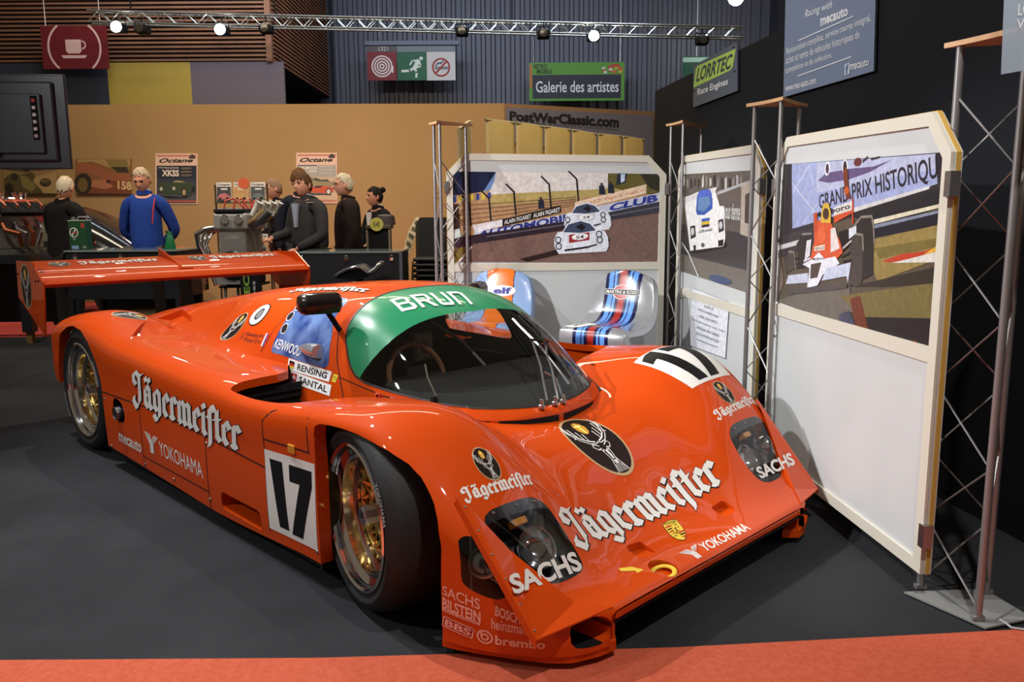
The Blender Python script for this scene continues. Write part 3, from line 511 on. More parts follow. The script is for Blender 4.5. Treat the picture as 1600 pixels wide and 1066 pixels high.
M_pole = mat('column_steel', (.30, .29, .29), .38, metal=.7); M_ply = mat('plywood_top', (.55, .33, .16), .5, noise=(12, (.62, .38, .19), 4)); M_plate = mat('base_plate_grey', (.20, .20, .19), .6)
def column(label, pts, H=1.85, plate=None, r=.0115, first=0):
    c = sum((Vector((p[0], p[1], 0)) for p in pts), Vector())/3; t = thing('lattice_column', label, 'column', c, 0)
    Q = [Vector((p[0], p[1], 0))-c for p in pts]
    for q in Q: mb = MB(); mb.tube([(q.x, q.y, .008), (q.x, q.y, H)], r, 12); mb.build('pole', M_pole, t)
    pitch = .235; n = int((H-.1)/pitch)
    for i in range(3):
        a, b = Q[i], Q[(i+1) % 3]; P = [Vector(((a if k % 2 else b).x, (a if k % 2 else b).y, .05+k*pitch)) for k in range(n+1)]
        mb = MB(); mb.tube(P, .0042, 6); mb.build('bracing', M_pole, t)
    big = [q*1.42 for q in Q] if plate is None else [Vector((p[0], p[1], 0))-c for p in plate]
    mb = MB(); mb.prism([(q.x, q.y) for q in big], .0065, .0125, axis='z'); mb.build('base_plate', M_plate, t)
    top = []
    for i in range(3):
        a, b = Q[i]*1.38, Q[(i+1) % 3]*1.38; m_ = (a+b)/2*.72
        for k in range(6): f = k/6; p = a*(1-f)**2+m_*2*f*(1-f)+b*f*f; top.append((p.x, p.y))
    mb = MB(); mb.prism(top, H, H+.016, axis='z'); mb.build('top_board', M_ply, t)
    for q in Q: mb = MB(); mb.box((q.x-.02, q.y-.012, .0125), (q.x+.02, q.y+.012, .03), bev=.004); mb.build('foot_clamp', M_pole, t)
    return t
column('steel lattice column on a grey base plate at the right front corner', [(1.437, 2.705), (1.511, 2.477), (1.648, 2.665)], 1.85, [(1.369, 2.682), (1.510, 2.428), (1.70, 2.49), (1.66, 2.70)], .0125)
column('steel lattice column between the narrow and the large display panel', [(1.214, 4.165), (1.285, 3.98), (1.441, 4.177)])
column('steel lattice column between the frontal and the narrow display panel', [(1.144, 5.95), (1.190, 5.76), (1.376, 6.02)], 1.94)
column('steel lattice column at the left end of the frontal display panel', [(-.526, 5.72), (-.478, 5.62), (-.312, 5.80)], 1.935)
# signs on the dark wall
pdw2 = Plane(pdw.pt((0, 0), .02)[:2], pdw.pt((7, 0), .02)[:2])
q = [pdw2.sz(1083, 168), pdw2.sz(1152, 142), pdw2.sz(1152, 65), pdw2.sz(1083, 103)]
o = slab(pdw2, q, 0, -.012, 'engine_sign', flat(78, 90, 104)); tag(o, 'grey sign with a lime LORRTEC plate on top of the dark wall', 'sign')
z5 = lambda x, y: (1060+.2*x, 60+.2*y); a = PArt(pdw2); a.pp([z5(120, 385), z5(135, 240), z5(150, 215), z5(450, 80), z5(425, 220), z5(405, 250)], flat(168, 206, 92)); a.tq('LORRTEC', [z5(138, 345), z5(412, 235), z5(428, 115), z5(150, 232)], flat(44, 54, 66), .03, .15); a.tq('Race Engines', [z5(150, 460), z5(385, 375), z5(392, 305), z5(152, 395)], flat(226, 230, 232), .015)
for p in ((434, 70), (440, 258), (124, 408)): a.pe(*z5(*p), 1.3, 1.6, M_dark)
a.put('sign_lettering', o)
q = [pdw2.sz(1224, 152), pdw2.sz(1365, 111), pdw2.sz(1370, -75), pdw2.sz(1227.5, 0-14)]
o = slab(pdw2, q, 0, -.012, 'workshop_sign', flat(112, 130, 156, .35)); tag(o, 'large blue grey workshop sign with white text on the dark wall', 'sign')
z6 = lambda x, y: (1060+.3377*x, .3377*y); a = PArt(pdw2); WT = flat(226, 232, 238)
a.tq('Racing with', [z6(585, 92), z6(712, 45), z6(712, 0), z6(585, 48)], WT, 0, .35); a.tq('mecauto', [z6(658, 122), z6(785, 70), z6(785, 28), z6(658, 78)], WT, .03)
a.tq('Restauration complète, service course intégral,', [z6(500, 262), z6(892, 106), z6(892, 62), z6(502, 222)], WT); a.tq('achat et vente de véhicules historiques de', [z6(500, 308), z6(840, 185), z6(840, 138), z6(500, 262)], WT); a.tq('compétition et de collection.', [z6(498, 350), z6(712, 272), z6(712, 238), z6(498, 312)], WT)
a.tq('www.mec-auto.com', [z6(497, 424), z6(638, 385), z6(638, 358), z6(497, 398)], WT, .012); a.tq('mecauto', [z6(798, 326), z6(884, 302), z6(884, 272), z6(798, 292)], WT, .012); a.pl_([z6(558, 188), z6(812, 75)], .006, WT); a.pl_([z6(555, 352), z6(803, 262)], .006, WT); a.pp([z6(771, 349), z6(795, 341), z6(796, 290), z6(772, 298)], flat(190, 204, 222)); a.tq('f', [z6(776, 344), z6(789, 340), z6(790, 296), z6(777, 301)], flat(70, 96, 140), .05)
a.put('sign_lettering', o)
plh = Plane((1.30, 2.30), (1.9, 2.30)); q = [plh.sz(1566, 116), plh.sz(1680, 96), plh.sz(1680, -60), plh.sz(1573, -60)]
M_acr = mat('translucent_acrylic', (.45, .55, .66), .3, alpha=.72)
o = slab(plh, q, 0, -.006, 'acrylic_sign', M_acr); tag(o, 'translucent blue acrylic sign cut by the top right corner', 'sign'); a = PArt(plh); a.tq('LOCATION', [(1590, 25), (1668, 18), (1668, 0), (1591, 6)], WT, .02); a.tq('VALEURS', [(1587, 46), (1668, 38), (1668, 22), (1588, 30)], WT, .02); a.put('sign_lettering', o)
mb = MB(); mb.tube([plh.pt((plh.sz(1610, -60)[0], 1.88), -.003), plh.pt((plh.sz(1610, -60)[0], 4.5), -.003)], .003, 6); mb.build('hanger', M_steel, o)
# cable on the floor at the right
mb = MB(); mb.tube([ground(1562, 968, .012), ground(1573, 975, .012), ground(1580, 981, .010), ground(1600, 984, .010), ground(1640, 980, .010)], .004, 6); tag(mb.build('floor_cable', mat('clear_cable', (.5, .5, .5), .2)), 'thin clear cable on the floor beside the column base plate', 'cable')
# =================================================================== THE RACING CAR
car = thing('racing_car', 'low orange endurance racing car with number 17 and white lettering on the dark carpet', 'racing car', (0.1731, 3.2705, 0), -0.788612)

# ---- surface tools (numpy)
def pchip(x, y, xs):
    x = np.asarray(x, float); y = np.asarray(y, float); xs = np.asarray(xs, float)
    sh = y.shape[1:]; y = y.reshape(len(x), -1); h = np.diff(x)[:, None]; d = np.diff(y, axis=0)/h
    m = np.zeros_like(y); w1 = 2*h[1:]+h[:-1]; w2 = h[1:]+2*h[:-1]
    with np.errstate(divide='ignore', invalid='ignore'):
        mm = (w1+w2)/(w1/d[:-1]+w2/d[1:])
    m[1:-1] = np.where(d[:-1]*d[1:] > 0, mm, 0); m[0] = d[0]; m[-1] = d[-1]
    i = np.clip(np.searchsorted(x, xs)-1, 0, len(x)-2); H = h[i]; t = ((xs-x[i])[:, None])/H
    r = (2*t**3-3*t**2+1)*y[i]+(t**3-2*t**2+t)*H*m[i]+(-2*t**3+3*t**2)*y[i+1]+(t**3-t**2)*H*m[i+1]
    return r.reshape((len(xs),)+sh)
def catmull(P, sub):
    """P (..., n, 2) -> (..., (n-1)*sub+1, 2)"""
    A = np.concatenate([2*P[..., :1, :]-P[..., 1:2, :], P, 2*P[..., -1:, :]-P[..., -2:-1, :]], axis=-2); n = P.shape[-2]; out = []
    D = np.sqrt(np.maximum(np.linalg.norm(np.diff(A, axis=-2), axis=-1), 1e-5))[..., None]      # centripetal
    for i in range(n-1):
        p0, p1, p2, p3 = (A[..., i+k, :] for k in range(4)); d0, d1, d2 = D[..., i, :], D[..., i+1, :], D[..., i+2, :]
        t1 = d1*((p1-p0)/d0-(p2-p0)/(d0+d1)+(p2-p1)/d1); t2 = d1*((p2-p1)/d1-(p3-p1)/(d1+d2)+(p3-p2)/d2)
        for j in range(sub):
            t = j/sub
            out.append((2*t**3-3*t**2+1)*p1+(t**3-2*t**2+t)*t1+(-2*t**3+3*t**2)*p2+(t**3-t**2)*t2)
    out.append(P[..., -1, :]); return np.stack(out, axis=-2)
def grid_faces(nx, ny):
    return [(i*ny+j, (i+1)*ny+j, (i+1)*ny+j+1, i*ny+j+1) for i in range(nx-1) for j in range(ny-1)]
def vnormals(V, F):
    V = np.asarray(V); N = np.zeros_like(V)
    Q = np.array([f if len(f) == 4 else (f[0], f[1], f[2], f[2]) for f in F])
    n = np.cross(V[Q[:, 2]]-V[Q[:, 0]], V[Q[:, 3]]-V[Q[:, 1]])
    for k in range(4): np.add.at(N, Q[:, k], n)
    return N/np.maximum(np.linalg.norm(N, axis=1), 1e-9)[:, None]
class Surf:
    def __init__(s, V, F, N=None, X=None): s.V = np.asarray(V, float); s.F = list(F); s.N = vnormals(s.V, s.F) if N is None else N; s.X = X
    def split(s, phi):
        """-> (part where phi > 0, part where phi <= 0, cut edges of the first)"""
        phi = np.where(np.abs(phi) < 1e-7, 1e-7, phi); res = []
        for sg in (1, -1):
            ph = phi*sg; V = []; N = []; X = []; idx = {}; F = []; cut = []
            def vid(a, b=None):
                key = (a, a) if b is None else (min(a, b), max(a, b))
                if key in idx: return idx[key]
                if b is None: v, n, x = s.V[a], s.N[a], (s.X[a] if s.X is not None else None)
                else:
                    t = ph[a]/(ph[a]-ph[b]); v = s.V[a]*(1-t)+s.V[b]*t; n = s.N[a]*(1-t)+s.N[b]*t; n = n/max(np.linalg.norm(n), 1e-9)
                    x = s.X[a]*(1-t)+s.X[b]*t if s.X is not None else None
                idx[key] = len(V); V.append(v); N.append(n); X.append(x); return idx[key]
            for f in s.F:
                ins = [ph[i] > 0 for i in f]
                if all(ins): F.append(tuple(vid(i) for i in f)); continue
                if not any(ins): continue
                out = []; c = []
                for a, b in zip(f, f[1:]+f[:1]):
                    if ph[a] > 0: out.append(vid(a))
                    if (ph[a] > 0) != (ph[b] > 0): k = vid(a, b); out.append(k); c.append(k)
                if len(out) >= 3: F.append(tuple(out))
                if len(c) == 2: cut.append((c[0], c[1]))
            res.append((Surf(V, F, np.array(N).reshape(-1, 3), np.array(X) if s.X is not None else None), cut))
        return res[0][0], res[1][0], res[0][1]
    def obj(s, name, m, parent, label=None, lift=0.0):
        return meshobj(name, s.V+s.N*lift, s.F, m, parent, N=s.N, label=label)
def sdpoly(poly, x, y):
    """signed distance to a closed polygon, positive inside"""
    P = np.asarray(poly, float); px = np.asarray(x, float); py = np.asarray(y, float); d = np.full(px.shape, 1e9); ins = np.zeros(px.shape, bool)
    for a, b in zip(P, np.roll(P, -1, axis=0)):
        e = b-a; t = np.clip(((px-a[0])*e[0]+(py-a[1])*e[1])/max(e@e, 1e-12), 0, 1)
        d = np.minimum(d, np.hypot(px-a[0]-t*e[0], py-a[1]-t*e[1]))
        c = (a[1] > py) != (b[1] > py)
        with np.errstate(divide='ignore', invalid='ignore'): xi = a[0]+(py-a[1])*e[0]/(b[1]-a[1])
        ins ^= c & (px < xi)
    return np.where(ins, d, -d)
def smooth_closed(poly, it=2):
    P = [np.array(p, float) for p in poly]
    for _ in range(it):
        Q = []
        for a, b in zip(P, P[1:]+P[:1]): Q += [a*.75+b*.25, a*.25+b*.75]
        P = Q
    return [tuple(p) for p in P]
def skirt(S, cut, off, name, m, parent):
    """strip hanging from cut edges"""
    V = []; F = []; idx = {}
    def g(i):
        if i not in idx:
            idx[i] = len(V); v = S.V[i]; V.append(v); V.append(v+np.array(off(v)))
        return idx[i]
    for a, b in cut: i, j = g(a), g(b); F.append((i, j, j+1, i+1))
    return meshobj(name, V, F, m, parent)

# ---- main body: half sections (y, z) at stations along x (nose = +x, wheels at 0 and -2.77)
ST = {
 -3.24: [(0,.66),(.2,.66),(.4,.665),(.52,.68),(.62,.69),(.72,.69),(.82,.685),(.9,.675),(.94,.655),(.965,.62),(.97,.52),(.97,.42),(.965,.36)],
 -3.17: [(0,.67),(.2,.67),(.4,.68),(.52,.705),(.62,.73),(.72,.738),(.82,.735),(.9,.722),(.945,.70),(.975,.66),(.98,.55),(.98,.42),(.975,.355)],
 -3.0: [(0,.68),(.2,.68),(.4,.69),(.52,.72),(.62,.758),(.72,.77),(.82,.768),(.9,.755),(.948,.73),(.978,.69),(.98,.55),(.98,.40),(.975,.30)],
 -2.77: [(0,.68),(.2,.68),(.4,.69),(.52,.72),(.62,.77),(.72,.79),(.82,.79),(.9,.78),(.95,.752),(.978,.71),(.98,.55),(.98,.35),(.975,.15)],
 -2.5: [(0,.67),(.2,.67),(.4,.68),(.52,.695),(.62,.715),(.72,.745),(.82,.757),(.9,.748),(.95,.722),(.978,.68),(.98,.5),(.98,.3),(.975,.11)],
 -2.2: [(0,.67),(.2,.67),(.4,.67),(.52,.68),(.62,.685),(.72,.69),(.82,.698),(.9,.697),(.95,.678),(.978,.64),(.98,.45),(.98,.25),(.975,.105)],
 -1.8: [(0,.66),(.2,.66),(.4,.66),(.52,.665),(.62,.67),(.72,.675),(.82,.68),(.9,.678),(.95,.66),(.978,.625),(.98,.45),(.98,.25),(.975,.095)],
 -1.4: [(0,.65),(.2,.65),(.4,.65),(.52,.655),(.62,.66),(.72,.665),(.82,.668),(.9,.662),(.95,.642),(.978,.605),(.98,.42),(.98,.22),(.975,.083)],
 -1.05: [(0,.63),(.2,.63),(.4,.64),(.52,.65),(.62,.657),(.72,.66),(.82,.66),(.9,.652),(.95,.628),(.978,.59),(.98,.4),(.98,.2),(.975,.073)],
 -.8: [(0,.58),(.2,.58),(.4,.60),(.52,.63),(.62,.645),(.72,.645),(.82,.64),(.9,.632),(.95,.615),(.978,.585),(.98,.4),(.98,.2),(.975,.078)],
 -.52: [(0,.54),(.2,.54),(.4,.56),(.52,.60),(.62,.62),(.72,.635),(.82,.64),(.9,.637),(.95,.625),(.978,.60),(.98,.42),(.98,.22),(.975,.09)],
 -.3: [(0,.53),(.2,.53),(.4,.555),(.52,.595),(.62,.635),(.72,.655),(.82,.664),(.9,.662),(.95,.65),(.98,.625),(.982,.44),(.982,.25),(.977,.10)],
 -.1: [(0,.52),(.2,.525),(.4,.55),(.52,.605),(.62,.66),(.72,.685),(.82,.69),(.9,.683),(.955,.665),(.985,.635),(.985,.45),(.985,.25),(.98,.095)],
 .05: [(0,.50),(.2,.51),(.4,.545),(.52,.612),(.62,.668),(.72,.695),(.82,.70),(.9,.69),(.955,.67),(.985,.64),(.987,.45),(.987,.25),(.98,.09)],
 .15: [(0,.475),(.2,.485),(.4,.52),(.52,.595),(.62,.655),(.72,.683),(.82,.688),(.9,.675),(.955,.65),(.985,.615),(.987,.45),(.987,.25),(.98,.085)],
 .25: [(0,.43),(.2,.44),(.4,.475),(.52,.548),(.62,.612),(.72,.638),(.82,.640),(.9,.622),(.955,.592),(.983,.555),(.985,.42),(.985,.24),(.98,.075)],
 .36: [(0,.352),(.2,.362),(.4,.405),(.52,.478),(.62,.528),(.72,.545),(.82,.545),(.9,.527),(.945,.50),(.975,.46),(.98,.36),(.98,.22),(.975,.065)],
 .42: [(0,.308),(.2,.318),(.4,.365),(.52,.437),(.62,.477),(.72,.487),(.82,.487),(.89,.475),(.93,.455),(.962,.42),(.97,.34),(.972,.2),(.966,.055)],
 .46: [(0,.278),(.2,.288),(.4,.335),(.52,.40),(.62,.436),(.72,.446),(.82,.446),(.88,.438),(.915,.42),(.943,.39),(.953,.31),(.955,.19),(.95,.052)],
 .55: [(0,.222),(.2,.229),(.4,.262),(.52,.305),(.62,.335),(.70,.342),(.78,.342),(.84,.337),(.872,.323),(.892,.30),(.905,.25),(.912,.16),(.908,.05)],
 .64: [(0,.186),(.2,.19),(.4,.203),(.52,.218),(.60,.224),(.67,.225),(.73,.224),(.78,.222),(.81,.214),(.83,.20),(.842,.17),(.856,.12),(.856,.05)],
 .70: [(0,.174),(.2,.176),(.38,.182),(.50,.188),(.57,.19),(.63,.19),(.68,.189),(.72,.187),(.745,.182),(.765,.172),(.785,.15),(.812,.105),(.815,.05)],
 .75: [(0,.169),(.18,.17),(.34,.173),(.45,.175),(.52,.176),(.57,.176),(.62,.175),(.66,.174),(.69,.171),(.71,.163),(.735,.14),(.762,.10),(.765,.05)],
 .785: [(0,.164),(.18,.165),(.34,.167),(.45,.168),(.52,.168),(.56,.168),(.60,.167),(.63,.166),(.65,.162),(.66,.155),(.668,.135),(.675,.095),(.675,.05)],
 .797: [(0,.155),(.18,.156),(.34,.157),(.45,.157),(.52,.157),(.55,.156),(.58,.155),(.60,.153),(.615,.148),(.62,.142),(.622,.125),(.625,.09),(.625,.055)],
}
xs_k = sorted(ST); P_k = np.array([ST[x] for x in xs_k])
xs = np.unique(np.concatenate([np.linspace(-3.24, .36, 150), np.linspace(.36, .797, 46)]))
def smooth_along(x_k, Pk, x_q, sig):
    # fair the long lines: fine sampling, gaussian blur along x, blur fading out at both ends
    u = np.arange(x_k[0], x_k[-1]+1e-9, .004); D = pchip(x_k, Pk, u); sh = D.shape; D = D.reshape(len(u), -1); B = D.copy()
    w = int(3*sig/.004); k = np.exp(-.5*(np.arange(-w, w+1)*.004/sig)**2); k /= k.sum(); E = np.concatenate([2*D[:1]-D[w:0:-1], D, 2*D[-1:]-D[-2:-w-2:-1]])
    for c in range(D.shape[1]): B[:, c] = np.convolve(E[:, c], k, 'valid')
    fade = np.clip(np.minimum(u-x_k[0], x_k[-1]-u)/(3*sig), 0, 1)[:, None]; R_ = (D*(1-fade)+B*fade)
    return np.stack([np.interp(x_q, u, R_[:, c]) for c in range(R_.shape[1])], 1).reshape((len(x_q),)+sh[1:])
half = catmull(smooth_along(xs_k, P_k, xs, .05), 6)                       # nx, n, 2  (left side, y >= 0)
full = np.concatenate([half[:, ::-1] * np.array([-1, 1]), half[:, 1:]], axis=1)
nx, ny = full.shape[:2]
Vb = np.concatenate([np.broadcast_to(xs[:, None, None], (nx, ny, 1)), full], axis=2).reshape(-1, 3)
Fb = [f[::-1] for f in grid_faces(nx, ny)]
body = Surf(Vb, Fb)
if body.N[len(body.N)//2][2] < 0: body = Surf(Vb, [f[::-1] for f in Fb])
body0 = body

# ---- cockpit and engine cover: arch sections
CX = [.05, .04, .02, -.02, -.07, -.18, -.30, -.42, -.56, -.70, -.9, -1.1, -1.35, -1.6, -2.0, -2.35, -2.7, -3.05, -3.24]
CZ = [.535, .542, .556, .583, .620, .702, .785, .862, .935, .980, 1.008, 1.005, .990, .966, .925, .874, .820, .765, .73]
CY = [.03, .10, .20, .30, .375, .455, .505, .545, .575, .592, .60, .60, .61, .64, .70, .70, .66, .62, .60]
CB = [.53, .53, .533, .538, .545, .56, .575, .585, .56, .53, .50, .50, .60, .652, .668, .672, .68, .68, .67]
PF = np.array([(0,1),(.18,.985),(.36,.93),(.53,.83),(.68,.68),(.80,.50),(.89,.32),(.955,.15),(1,0)])     # front arch
PM = np.array([(0,1),(.22,.992),(.42,.965),(.60,.905),(.74,.80),(.84,.65),(.915,.45),(.965,.22),(1,0)])     # cabin
PR = np.array([(0,1),(.22,.985),(.40,.93),(.55,.82),(.665,.66),(.755,.46),(.83,.26),(.91,.09),(1,0)])     # behind the cabin
PT = np.array([(0,1),(.18,.98),(.32,.89),(.44,.72),(.54,.51),(.64,.30),(.75,.13),(.88,.03),(1,-.03)])     # tail spine
key = [-.24, -.02, .42, .70, 1.0, 1.6, 2.2, 3.24]
PK = [PF, PF, .45*PF+.55*PM, PM, PM, PR, PT, PT]
xc = -np.unique(np.concatenate([-np.array([.05, .046, .04, .03, .02, .01, 0, -.01, -.02, -.03]), np.linspace(.045, .75, 60), np.linspace(.76, 3.24, 110)]))
xc = np.sort(xc)
cz = pchip(CX[::-1], np.array(CZ[::-1])[:, None], xc); cy = pchip(CX[::-1], np.array(CY[::-1])[:, None], xc); cb = pchip(CX[::-1], np.array(CB[::-1])[:, None], xc)
pk = pchip(key, np.array(PK), -xc)
_k = -xc < .12; _o = np.argsort(xc)
for _a in (cz, cy, cb):
    g_ = smooth_along(xc[_o][::1], _a[_o], xc, .06); _a[:] = np.where(_k[:, None], _a, g_)
hc = np.stack([pk[..., 0]*cy, cb+(cz-cb)*pk[..., 1]], axis=-1); hc = catmull(hc, 6); nc = hc.shape[1]
fc = np.concatenate([hc[:, ::-1]*np.array([-1, 1]), hc[:, 1:]], axis=1)
tc = np.concatenate([np.linspace(1, 0, nc), np.linspace(0, 1, nc)[1:]])
Vc = np.concatenate([np.broadcast_to(xc[:, None, None], (len(xc), 2*nc-1, 1)), fc], axis=2).reshape(-1, 3)
Xc = np.broadcast_to(tc[None, :], (len(xc), 2*nc-1)).reshape(-1, 1)
canopy = Surf(Vc, grid_faces(len(xc), 2*nc-1))
if canopy.N[len(canopy.N)//2][2] < 0: canopy = Surf(Vc, [f[::-1] for f in canopy.F])
canopy.X = np.array(Xc)
canopy0 = canopy
def bvh_of(*S):
    V = []; F = []
    for s in S:
        n = len(V); V += [tuple(v) for v in s.V]; F += [tuple(i+n for i in f) for f in s.F]
    return BVHTree.FromPolygons(V, F)
BV = bvh_of(body0, canopy0)
# ---- decals that follow a surface
BVB = bvh_of(body0); BVC = bvh_of(canopy0)
def decal(art, corners, name, parent, bv=None, step=.025, base=.0013, lift=.0003, label=None):
    bv = bv or BVB
    bl, br, tr, tl = [Vector(c) for c in corners]
    bm = bmesh.new(); vs = [bm.verts.new(v) for v in art.V]
    bm.verts.ensure_lookup_table()
    for f, mi in zip(art.F, art.M):
        try: bm.faces.new([vs[i] for i in f]).material_index = mi
        except ValueError: pass
    bmesh.ops.triangulate(bm, faces=[f for f in bm.faces if len(f.verts) > 4])
    nu = max(1, int(max((br-bl).length, (tr-tl).length)/step)); nv = max(1, int(max((tl-bl).length, (tr-br).length)/step))
    for i in range(1, nu): bmesh.ops.bisect_plane(bm, geom=bm.verts[:]+bm.edges[:]+bm.faces[:], plane_co=(i/nu, 0, 0), plane_no=(1, 0, 0))
    for i in range(1, nv): bmesh.ops.bisect_plane(bm, geom=bm.verts[:]+bm.edges[:]+bm.faces[:], plane_co=(0, i/nv, 0), plane_no=(0, 1, 0))
    Ns = []
    for v in bm.verts:
        a, b, k = v.co; p = (bl*(1-a)+br*a)*(1-b)+(tl*(1-a)+tr*a)*b
        q, n, _, _ = bv.find_nearest(p); v.co = q+n*(base+lift*k)
    me = bpy.data.meshes.new(name); bm.normal_update(); bm.to_mesh(me); bm.free()
    for m in art.mats: me.materials.append(m)
    for p in me.polygons: p.use_smooth = False
    o = bpy.data.objects.new(name, me); link(o, parent)
    if label: o['label'] = label
    return o
def seam(pts, name, parent, bv, w=.006, m=M_dark, base=.0007):
    pts = [Vector(p) for p in pts]; P = []
    for a, b in zip(pts[:-1], pts[1:]):
        k = max(1, int((b-a).length/.03)); P += [a.lerp(b, i/k) for i in range(k)]
    P.append(pts[-1]); V = []; F = []
    for i, p in enumerate(P):
        q, n, _, _ = bv.find_nearest(p); t = (P[min(i+1, len(P)-1)]-P[max(i-1, 0)]).normalized(); s = n.cross(t).normalized()*w/2
        V += [q+s+n*base, q-s+n*base]
    for i in range(len(P)-1): F.append((2*i, 2*i+1, 2*i+3, 2*i+2))
    return meshobj(name, V, F, m, parent)
def mir(p): return (p[0], -p[1], p[2])

# ---- paints that show bare dark laminate on the inside
def two_sided(name, src, inner=(.012, .012, .012)):
    m = src.copy(); m.name = name; nt = m.node_tree; b = nt.nodes['Principled BSDF']; out = nt.nodes['Material Output']
    d = nt.nodes.new('ShaderNodeBsdfDiffuse'); d.inputs[0].default_value = inner+(1,); g = nt.nodes.new('ShaderNodeNewGeometry'); x = nt.nodes.new('ShaderNodeMixShader')
    nt.links.new(g.outputs['Backfacing'], x.inputs[0]); nt.links.new(b.outputs[0], x.inputs[1]); nt.links.new(d.outputs[0], x.inputs[2]); nt.links.new(x.outputs[0], out.inputs[0]); return m
M_shell = two_sided('orange_shell', M_orange)
M_green = two_sided('green_sun_strip', mat('green_film', (.012, .20, .085), .3, coat=.3))
def glassmat(name, tint, refl=.9, frost=0.0):
    m = bpy.data.materials.new(name); m.use_nodes = True; nt = m.node_tree; nt.nodes.clear()
    out = nt.nodes.new('ShaderNodeOutputMaterial'); t = nt.nodes.new('ShaderNodeBsdfTransparent'); g = nt.nodes.new('ShaderNodeBsdfGlossy'); x = nt.nodes.new('ShaderNodeMixShader')
    lw = nt.nodes.new('ShaderNodeLayerWeight'); lw.inputs[0].default_value = .5; pw = nt.nodes.new('ShaderNodeMath'); pw.operation = 'POWER'; pw.inputs[1].default_value = 5; f = nt.nodes.new('ShaderNodeMath'); f.operation = 'MULTIPLY_ADD'; f.inputs[1].default_value = .9; f.inputs[2].default_value = .045
    nt.links.new(lw.outputs['Facing'], pw.inputs[0]); nt.links.new(pw.outputs[0], f.inputs[0]); t.inputs[0].default_value = tuple(tint)+(1,); g.inputs['Roughness'].default_value = .02
    g.inputs[0].default_value = (refl, refl, refl, 1)
    nt.links.new(f.outputs[0], x.inputs[0]); nt.links.new(t.outputs[0], x.inputs[1]); nt.links.new(g.outputs[0], x.inputs[2]); nt.links.new(x.outputs[0], out.inputs[0]); return m
M_glass = glassmat('windscreen_glass', (.80, .82, .80)); M_lens = glassmat('clear_polycarbonate', (.86, .87, .88))
M_blue = mat('brushed_blue_panel', (.02, .05, .22), .25, coat=.5, noise=(9, (.16, .26, .52), 8))

def split_loose(o):
    # every separate piece of a mesh becomes an object of its own
    bm = bmesh.new(); bm.from_mesh(o.data); seen = set(); isl = []
    for f in bm.faces:
        if f.index in seen: continue
        st = [f]; seen.add(f.index); g = []
        while st:
            q = st.pop(); g.append(q.index)
            for v in q.verts:
                for h in v.link_faces:
                    if h.index not in seen: seen.add(h.index); st.append(h)
        isl.append(g)
    bm.free(); res = [o]
    if len(isl) < 2: return res
    me0 = o.data; base = o.name.split('.')[0]; res = []
    for g in isl:
        idx = {}; V = []; F = []
        for fi in g:
            F.append(tuple(idx.setdefault(i, len(idx)) for i in me0.polygons[fi].vertices))
        inv = sorted(idx, key=idx.get); V = [tuple(me0.vertices[i].co) for i in inv]
        me = bpy.data.meshes.new(base); me.from_pydata(V, [], F)
        for m in me0.materials: me.materials.append(m)
        for p, fi in zip(me.polygons, g): p.material_index = me0.polygons[fi].material_index; p.use_smooth = me0.polygons[fi].use_smooth
        me.update(); c = bpy.data.objects.new(base, me); COL.objects.link(c); c.parent = o.parent; res.append(c)
    bpy.data.objects.remove(o); return res
# ---- cut the shells
bx, by, bz = body.V[:, 0], body.V[:, 1], body.V[:, 2]
def cut(S, phi):
    keep, out, edges = S.split(-phi); return keep, out, edges
front_arch = [(.412,-.2),(.42,.243),(.421,.356),(.405,.431),(.38,.472),(.353,.503),(.315,.540),(.26,.578),(.186,.607),(.113,.622),(.032,.632),(-.053,.634),(-.138,.630),(-.211,.622),(-.232,.60),(-.236,.4),(-.236,-.2)]
rear_arch = [(-2.367,-.2),(-2.367,.11),(-2.369,.266),(-2.382,.454),(-2.44,.572),(-2.53,.655),(-2.651,.708),(-2.79,.722),(-2.885,.708),(-3.018,.652),(-3.068,.56),(-3.11,.45),(-3.13,.36),(-3.14,.1),(-3.14,-.2)]
inner = []
S = body; arch_cuts = []
for poly in (front_arch, rear_arch):
    poly = poly[:1]+poly[1:]
    d = sdpoly(poly, S.V[:, 0], S.V[:, 2]); d = np.minimum(d, (np.abs(S.V[:, 1])-.84)*5)
    S, _, e = cut(S, d); arch_cuts.append((S, e))
    skirt(S, e, lambda v: (0, -.05*np.sign(v[1]), 0), 'arch_lip', M_orange, car)
# inlets beside the cockpit
inlet = smooth_closed([(-1.14,.40),(-1.14,.56),(-1.08,.60),(-.955,.67),(-.955,.86),(-.955,.945),(-.90,.945),(-.66,.945),(-.52,.93),(-.42,.88),(-.36,.76),(-.36,.62),(-.38,.40)], 1)
d = sdpoly(inlet, S.V[:, 0], np.abs(S.V[:, 1])); d = np.minimum(d, (S.V[:, 2]-.5)*5)
S, _, e = cut(S, d); e_in = e
skirt(S, [c for c in e if abs(S.V[c[0]][1]) > .6], lambda v: (0, 0, -.035), 'inlet_lip', M_orange, car)
# cockpit opening under the glass
d = sdpoly([(-1.3,-.50),(-1.3,.50),(-.56,.50),(-.4,.47),(-.28,.40),(-.18,.33),(-.1,.2),(-.07,.0),(-.1,-.2),(-.18,-.33),(-.28,-.40),(-.4,-.47),(-.56,-.50)], S.V[:, 0], S.V[:, 1])
S, _, _ = cut(S, d)
